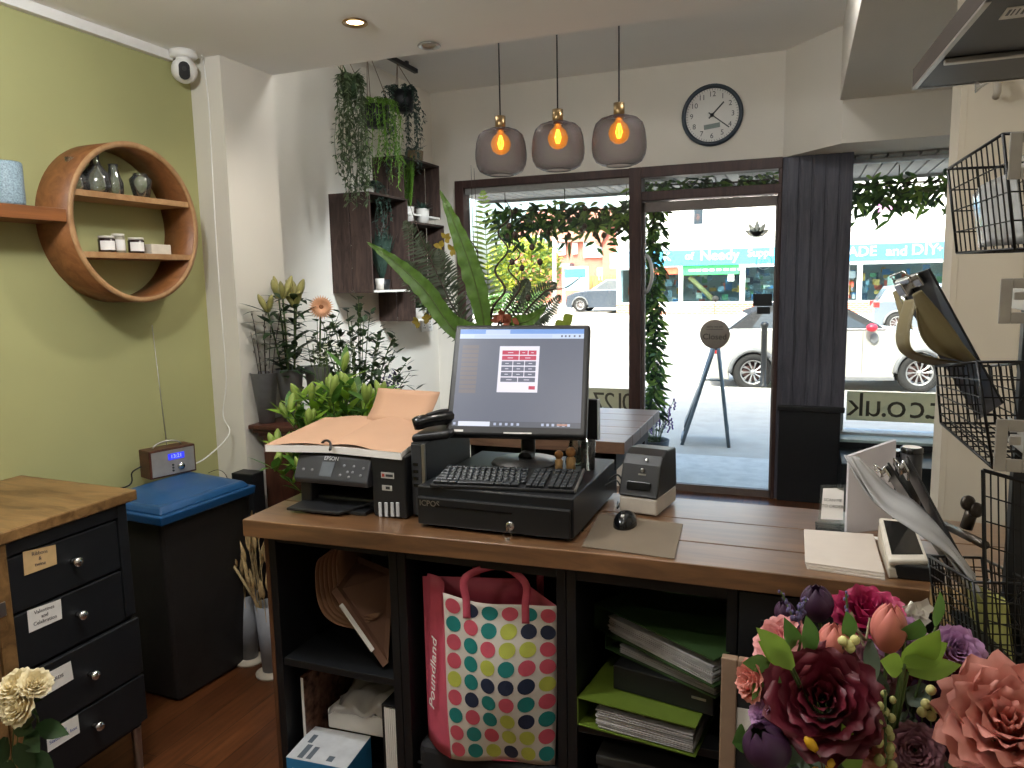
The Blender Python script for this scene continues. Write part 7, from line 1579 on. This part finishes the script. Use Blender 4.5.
for s_ in (-1, 1):
    m = MB(); m.sph((1.72, s_ * .95, 1.03), .085, 12, 8, (1, .8, .75)); m.tube([(1.72, s_ * .84, .99), (1.72, s_ * .92, 1.0)], .02, 6); m.build('door_mirror', mat('mirror_red', '#c2263a', .35), cmini, world=False)
    m = MB(); m.sph((1.78, s_ * .87, .86), .08, 12, 8, (.8, .12, 1.0)); m.build('mirror_puddle_panel', mat('arch_grey', '#6f7173', .6), cmini, world=False)
    m = MB(); m.prism([(-.64, s_ * .845, .62), (-.52, s_ * .852, .62), (-.50, s_ * .852, .86), (-.60, s_ * .845, .86)], (0, -s_ * .02, 0)); m.build('tail_light', mat('tail_light_red', '#a22a2a', .25), cmini, world=False, bevel=.01)
    m = MB(); m.box(.55, .72, min(s_ * .842, s_ * .858), max(s_ * .842, s_ * .858), .80, .825); m.box(-.0 + .38, 1.95, min(s_ * .838, s_ * .846), max(s_ * .838, s_ * .846), .985, .997); m.build('door_handle', m_chrome, cmini, world=False)
    m = MB(); m.box(.40, .404, min(s_ * .836, s_ * .8445), max(s_ * .836, s_ * .8445), .30, .97); m.box(1.62, 1.624, min(s_ * .836, s_ * .8445), max(s_ * .836, s_ * .8445), .30, .97); m.build('door_seam', m_darkgrey, cmini, world=False)
    m = MB(); m.box(.36, 2.1, min(s_ * .80, s_ * .85), max(s_ * .80, s_ * .85), .20, .25); m.build('sill_trim', mat('arch_grey', '#6f7173', .6), cmini, world=False)
    m = MB(); m.sph((2.98, s_ * .62, .70), .11, 12, 8, (.6, .8, 1)); m.build('headlight', m_chrome, cmini, world=False)
m = MB(); m.box(3.08, 3.14, -.4, .4, .36, .52); m.build('grille', m_blackpl, cmini, world=False)
# grey hatchback further across the road, its tail towards the left
hb_prof = [(-.62, .25), (-.68, .5), (-.66, .85), (-.5, 1.0), (.3, 1.02), (1.2, 1.02), (2.2, 1.0), (2.9, .9), (3.3, .75), (3.38, .4), (3.32, .24)]
hb_cab = [(-.56, 1.0), (-.30, 1.45), (0.1, 1.52), (1.3, 1.52), (2.2, 1.0)]
hb_win = ([(.05, 1.07), (.12, 1.43), (.60, 1.45), (.60, 1.07)], [(.68, 1.07), (.68, 1.45), (1.25, 1.45), (1.85, 1.07)])
grey = mat('car_grey_paint', '#6d7781', .25, .3, coat=.6, var=.02)
c2_ = car('hatchback_car', 'grey hatchback beyond the white car in the right window', grey, hb_prof, hb_cab, .6, 2.6, .33, .88, grey, m_cglass, 0, None, hb_win)
w0 = U(897, 334, 2, GR); move(c2_, V((w0.x, w0.y + .9, GR)), 0.0)
for s_ in (-1, 1): m = MB(); m.box(-.69, -.52, min(s_ * .60, s_ * .895), max(s_ * .60, s_ * .895), .82, 1.0); m.build('tail_light', mat('tail_light_red', '#a22a2a', .25), c2_, world=False, bevel=.02)
dk = mat('car_dark_blue_paint', '#3c4654', .25, .3, coat=.6, var=.02)
c3_ = car('suv_car', 'dark blue grey car parked before the brick house on the left', dk, [(x, z * 1.08) for x, z in hb_prof], [(x, z * 1.12 - .05) for x, z in hb_cab], .62, 2.6, .36, .9, dk, m_cglass, 0, None, [[(x, z * 1.11 - .03) for x, z in w] for w in hb_win])
w0 = U(580, 312, 2, GR); move(c3_, V((w0.x + .2, w0.y + .2, GR)), PI); c3_.scale = (1.15, 1.15, 1.15); c3_.location = V((w0.x + 2.9, w0.y + 1, GR))
c3_.location = V((w0.x + 3.0, w0.y + 1.0, GR))
# ------------------------------------------------------------------ shops across the road
SY = 38.0
def W(x, y, Y=SY): return U(x, y, 1, Y)
xa, xb = W(617, 280).x, 16.0; zf0, zf1 = W(785, 263).z, W(785, 247).z
t = thing('shop_building', 'white two storey shop with blue fascia lettered ADE and DIY across the road', 'building', ((xa + xb) / 2, SY + 3, GR))
m = MB(); m.box(xa, xb, SY, SY + 8, zf1, 7.5); m.build('upper_wall', mat('white_render', '#e6e4df', .8, var=.02), t)
m = MB(); m.box(xa, xb, SY + 2.5, SY + 2.6, GR, zf1); m.box(xa, xa + .3, SY, SY + 2.5, GR, zf1); m.build('inner_wall', mat('shop_inside', '#9fb0b4', .8), t)
m = MB(); m.box(xa - .1, xb, SY - .25, SY, zf0, zf1); fas = m.build('fascia', mat('sky_blue_fascia', '#3d9ccc', .45, var=.03), t)
m = MB(); zc_ = (zf0 + zf1) / 2
for s_, px, py, sz in (('ADE', 862, 252, .62), ('and', 896, 251.5, .6), ('DIY', 924, 250, .66), ('H', 951, 248.5, .62), ('+', 939, 249, .4), ('K', 668, 257, .6), ('of', 690, 256.5, .5), ('Needy', 720, 255.5, .68), ('Supplies', 766, 253, .5)):
    m.text(s_, V((W(px, 250).x, SY - .27, W(px, py).z)), (1, 0, 0), (0, 0, 1), sz, .02)
m.build('lettering', mat('fascia_white_letters', '#f4f6f6', .5), fas)
m = MB(); m.box(xa, xb, SY - .12, SY + .1, GR + .1, .42); sr = m.build('stallriser', brick('shop_brick', '#b5583c', '#a04c34', '#c8b8a8'), t)
m = MB(); a_, b_ = W(660, 310).x, W(700, 310).x; m.box(a_, b_, SY - .14, SY - .12, .05, .42); m.build('white_base_panel', m_paper, sr)
for a_, b_ in ((617, 621), (632, 635), (679, 683), (740, 745), (778, 783), (846, 849), (857, 862), (943, 950), (985, 990)):
    m = MB(); m.box(W(a_, 280).x, W(b_, 280).x, SY - .06, SY + .08, .42, zf0); m.build('window_post', mat('white_upvc', '#eceeee', .4), t)
m = MB(); m.box(xa, xb, SY - .05, SY + .06, zf0 - .15, zf0); m.box(xa, xb, SY - .05, SY + .06, .42, .5); m.build('window_rail', mat('white_upvc', '#eceeee', .4), t)
for a_, b_ in ((621, 632), (635, 679), (683, 740), (745, 778), (862, 943), (950, 985)):
    m = MB(); m.box(W(a_, 280).x, W(b_, 280).x, SY, SY + .02, .5, zf0 - .15); m.build('pane', glass('shop_pane_far', '#dfeef2', 1.45), t)
# goods massed in the windows
cl_ = [mat('goods_%d' % i, c_, .6) for i, c_ in enumerate(('#4a86b8', '#c9553f', '#d8d2c0', '#5d9a6a', '#2f4f66', '#8fa8b4', '#c79a4a', '#6b7f88'))]
m = MB()
for i in range(420):
    x = rnd(xa + .4, xb - 3); z = rnd(.45, zf0 - .5); w_ = rnd(.08, .35); h_ = rnd(.08, .4); y = SY + rnd(.4, 2.2); m.mi = random.randrange(8); m.box(x, x + w_, y, y + .1, z, z + h_)
m.build('window_goods', cl_, t, kind='stuff')
m = MB(); a_, b_ = W(683, 266), W(739, 274); m.box(a_.x, b_.x, SY - .09, SY - .065, b_.z, a_.z); bn = m.build('green_banner', mat('banner_green', '#2f9d55', .5), t)
m = MB()
for k in range(8): x = a_.x + .3 + k * .33; m.box(x, x + rnd(.15, .27), SY - .095, SY - .09, (a_.z + b_.z) / 2 - .05, (a_.z + b_.z) / 2 + .05)
m.build('banner_marks', m_paper, bn)
m = MB(); a_, b_ = W(653, 268), W(678, 274); m.box(a_.x, b_.x, SY - .09, SY - .065, b_.z, a_.z); m.build('red_banner', mat('banner_red', '#c8573a', .5), t)
m = MB(); a_, b_ = W(728, 273), W(734, 281); m.box(a_.x, b_.x, SY - .03, SY - .005, b_.z, a_.z); m.build('white_poster', m_paper, t)
m = MB(); m.tube([W(689, 277) + V((0, .2, 0)), W(713, 300) + V((0, .2, 0))], .12, 8); m.build('yellow_pole', mat('pole_yellow', '#d2b878', .5), t)
m = MB(); a_, b_ = W(692, 204), W(705, 226); m.box(a_.x, b_.x, SY - .04, SY + .05, b_.z, a_.z); wd = m.build('upper_window', mat('white_upvc', '#eceeee', .4), t)
m = MB(); m.box(a_.x + .1, b_.x - .1, SY - .05, SY - .04, b_.z + .1, a_.z - .1); m.build('pane', m_cglass, wd)
m = MB(); a_, b_ = W(876, 199), W(894, 214); m.box(a_.x, b_.x, SY - .04, SY + .05, b_.z, a_.z); wd = m.build('upper_window', mat('white_upvc', '#eceeee', .4), t)
m = MB()
for k in range(4): x = a_.x + .08 + k * (b_.x - a_.x - .1) / 4; m.box(x, x + .14, SY - .05, SY - .04, b_.z + .05, a_.z - .05)
m.build('curtain', mat('pink_curtain', '#b86fae', .7), wd)
m = MB(); a_, b_ = W(613, 254), W(633, 268); m.box(a_.x, b_.x, SY - .6, SY - .5, b_.z, a_.z); sg = m.build('projecting_sign', mat('pale_blue_sign', '#bfe0ee', .5), t)
m = MB(); m.box(a_.x + .1, b_.x - .1, SY - .62, SY - .6, b_.z + .1, a_.z - .1); m.build('sign_face', mat('aqua_sign', '#6cc0de', .5), sg)
# brick house on the left, with tiled roof and white windows
HY = 62.0
def Hh(x, y): return U(x, y, 1, HY)
t = thing('brick_house', 'red brick houses with tiled roofs and white windows beyond the dark car', 'building', (Hh(575, 300).x, HY, GR))
x0, x1 = Hh(515, 260).x, Hh(650, 260).x; ze, zr = Hh(575, 241).z, Hh(575, 212).z
m = MB(); m.box(x0, x1, HY, HY + 8, GR, ze); m.build('wall', brick('house_brick', '#b0533e', '#9c4636', '#b59a8c'), t)
m = MB(); m.prism([(x0 - .3, HY - .5, ze - .1), (x0 - .3, HY + 4, zr + .6), (x0 - .3, HY + 8.5, ze - .1)], (x1 - x0 + .6, 0, 0)); m.build('roof', mat('roof_tiles', '#a06a58', .85, var=.15, scale=3), t)
gx = Hh(622, 250).x; m = MB(); m.prism([(gx - 1.4, HY - 1.0, GR), (gx + 3.2, HY - 1.0, GR), (gx + 3.2, HY - 1.0, ze), (gx + .9, HY - 1.0, zr + .8), (gx - 1.4, HY - 1.0, ze)], (0, 3, 0)); m.build('gable', MATS['house_brick'], t)
m = MB(); m.prism([(gx - 1.9, HY - 1.3, ze - .4), (gx + .9, HY - 1.3, zr + 1.3), (gx + .9, HY - 1.3, zr + .9), (gx - 1.6, HY - 1.3, ze - .6)], (0, 3.4, 0)); m.prism([(gx + 3.7, HY - 1.3, ze - .4), (gx + .9, HY - 1.3, zr + 1.3), (gx + .9, HY - 1.3, zr + .9), (gx + 3.4, HY - 1.3, ze - .6)], (0, 3.4, 0)); m.build('gable_roof', MATS['roof_tiles'], t)
for a0, b0_, a1, b1_, nm in ((532, 236, 550, 254, 3), (557, 240, 566, 255, 2), (573, 243, 578, 254, 2), (584, 241, 606, 257, 4), (598, 268, 606, 280, 2), (610, 264, 618, 280, 2)):
    a_, b_ = Hh(a0, b0_), Hh(a1, b1_); m = MB(); m.box(a_.x, b_.x, HY - .25, HY + .05, b_.z, a_.z); wf = m.build('window', mat('white_upvc', '#eceeee', .4), t)
    m = MB(); w_ = (b_.x - a_.x) / nm
    for k in range(nm): m.box(a_.x + k * w_ + .09, a_.x + (k + 1) * w_ - .09, HY - .27, HY - .25, b_.z + .1, a_.z - .1)
    m.build('pane', mat('house_pane', '#8ea3b0', .2), wf)
m = MB(); a_, b_ = Hh(552, 264), Hh(574, 268); m.box(a_.x, b_.x, HY - 1.2, HY, b_.z, a_.z); m.build('porch_roof', mat('slate_grey', '#6a6d75', .7), t)
# garden fence, board sign, pole, shrub tree
FYY = 54.0
t = thing('garden_fence', 'low ochre timber fence in front of the brick houses', 'fence', (U(600, 285, 1, FYY).x, FYY, GR)); a_, b_ = U(590, 276, 1, FYY), U(640, 290, 1, FYY)
m = MB(); n = 16
for k in range(n): x = a_.x + (b_.x - a_.x) * k / n; m.box(x, x + (b_.x - a_.x) / n - .06, FYY, FYY + .04, GR, a_.z)
m.build('boards', mat('ochre_boards', '#b98a4e', .8), t)
m = MB(); m.box(a_.x, b_.x, FYY + .04, FYY + .1, .3, .42); m.box(a_.x, b_.x, FYY + .04, FYY + .1, 1.2, 1.32); m.build('rail', mat('ochre_boards', '#b98a4e', .8), t)
BY = 53.0
t = thing('street_board', 'white framed notice board on posts beside the dark car', 'sign', (U(576, 300, 1, BY).x, BY, GR)); a_, b_ = U(562, 267, 1, BY), U(588, 290, 1, BY)
m = MB(); m.box(a_.x, b_.x, BY, BY + .12, b_.z, a_.z); bd = m.build('frame', mat('white_upvc', '#eceeee', .4), t)
m = MB(); zm = (a_.z + b_.z) / 2; m.box(a_.x + .15, b_.x - .15, BY - .02, BY, zm + .05, a_.z - .15); m.mi = 1; m.box(a_.x + .15, b_.x - .15, BY - .02, BY, b_.z + .15, zm); m.build('panel', [mat('board_blue', '#3f93a8', .5), mat('board_green_grey', '#7d9aa6', .5)], bd)
for x in (a_.x + .05, b_.x - .17): m = MB(); m.box(x, x + .12, BY, BY + .12, GR, b_.z); m.build('post', mat('white_upvc', '#eceeee', .4), t)
PYY = 40.0; a_, b_ = U(553, 236, 1, PYY), U(555, 312, 1, PYY); t = MB(); t.tube([(b_.x, PYY, GR), (b_.x, PYY, a_.z)], .14, 10, r1=.10); t.build('street_pole', mat('pale_pole', '#b5aaa0', .7), label='pale street pole in front of the yellow green tree', cat='pole')
TYY = 46.0; c_ = U(524, 268, 1, TYY)
t = thing('street_tree', 'bushy yellow green tree seen behind the fern arrangement', 'tree', (c_.x, TYY, GR))
m = MB(); m.tube([(c_.x, TYY, GR), (c_.x + .1, TYY, 1.2), (c_.x, TYY, c_.z)], .2, 8, r1=.08)
for k in range(7): a = rnd(0, 6.28); m.tube([(c_.x, TYY, rnd(.8, 2)), (c_.x + 1.2 * math.cos(a), TYY + 1.2 * math.sin(a), rnd(2, 4))], .07, 6, r1=.02)
m.build('trunk', mat('bark', '#5a4a3c', .9), t)
m = MB()
for k in range(2600):
    v_ = V((random.gauss(0, 1), random.gauss(0, 1), random.gauss(0, 1))).normalized() * rnd(.55, 1) ; p = c_ + V((v_.x * 2.5, v_.y * 2.2, v_.z * 2.2)); m.mi = 1 if rnd(0, 1) < .5 else 0
    m.leaf(p, (rnd(-1, 1), rnd(-1, 1), rnd(-.6, .6)), (rnd(-1, 1), rnd(-1, 1), 1), rnd(.25, .45), .2, .1, 2)
m.build('crown', [mat('tree_yellow_green', '#a9ad3c', .6, var=.2, tl=.4), mat('tree_mid_green', '#6f8a42', .6, var=.2, tl=.35)], t)
hx = U(520, 305, 1, 42); t = thing('hedge', 'low dark green hedge at the road side left of the pole', 'hedge', (hx.x, 42, GR))
m = MB()
for k in range(1500):
    p = V((hx.x + rnd(-3.2, 1.6), 42 + rnd(-.5, .5), rnd(GR, 1.0))); m.leaf(p, (rnd(-1, 1), rnd(-1, 1), rnd(-.4, .8)), (rnd(-1, 1), -1, 1), rnd(.15, .3), .12, .1, 2)
m.build('foliage', m_leaf, t)
# ================================================================== LIGHT
wd_ = bpy.data.worlds.new('world'); SC.world = wd_; wd_.use_nodes = True; nt = wd_.node_tree
sky = nt.nodes.new('ShaderNodeTexSky'); sky.sky_type = 'NISHITA'; sky.sun_disc = False; sky.sun_elevation = math.radians(50); sky.sun_rotation = math.radians(190); sky.air_density = 1.0; sky.dust_density = 5.0; sky.ozone_density = 1
bg = nt.nodes['Background']; nt.links.new(sky.outputs[0], bg.inputs['Color']); bg.inputs['Strength'].default_value = SKY_S
sd = bpy.data.lights.new('sun', 'SUN'); sd.energy = SUN_S; sd.angle = .009; sd.color = (1, .95, .87); so = bpy.data.objects.new('sun', sd); COL.objects.link(so)
so.rotation_euler = V((.10, 1, -1.22)).to_track_quat('-Z', 'Y').to_euler()
vs_ = SC.view_settings; SC.display_settings.display_device = 'sRGB'; vs_.view_transform = 'Standard'; vs_.look = 'None'; vs_.gamma = 1; vs_.use_curve_mapping = False; vs_.exposure = EXPO
SC.cycles.use_denoising = True
SC.cycles.max_bounces = 10; SC.cycles.diffuse_bounces = 7; SC.cycles.transparent_max_bounces = 24; SC.cycles.sample_clamp_indirect = 6
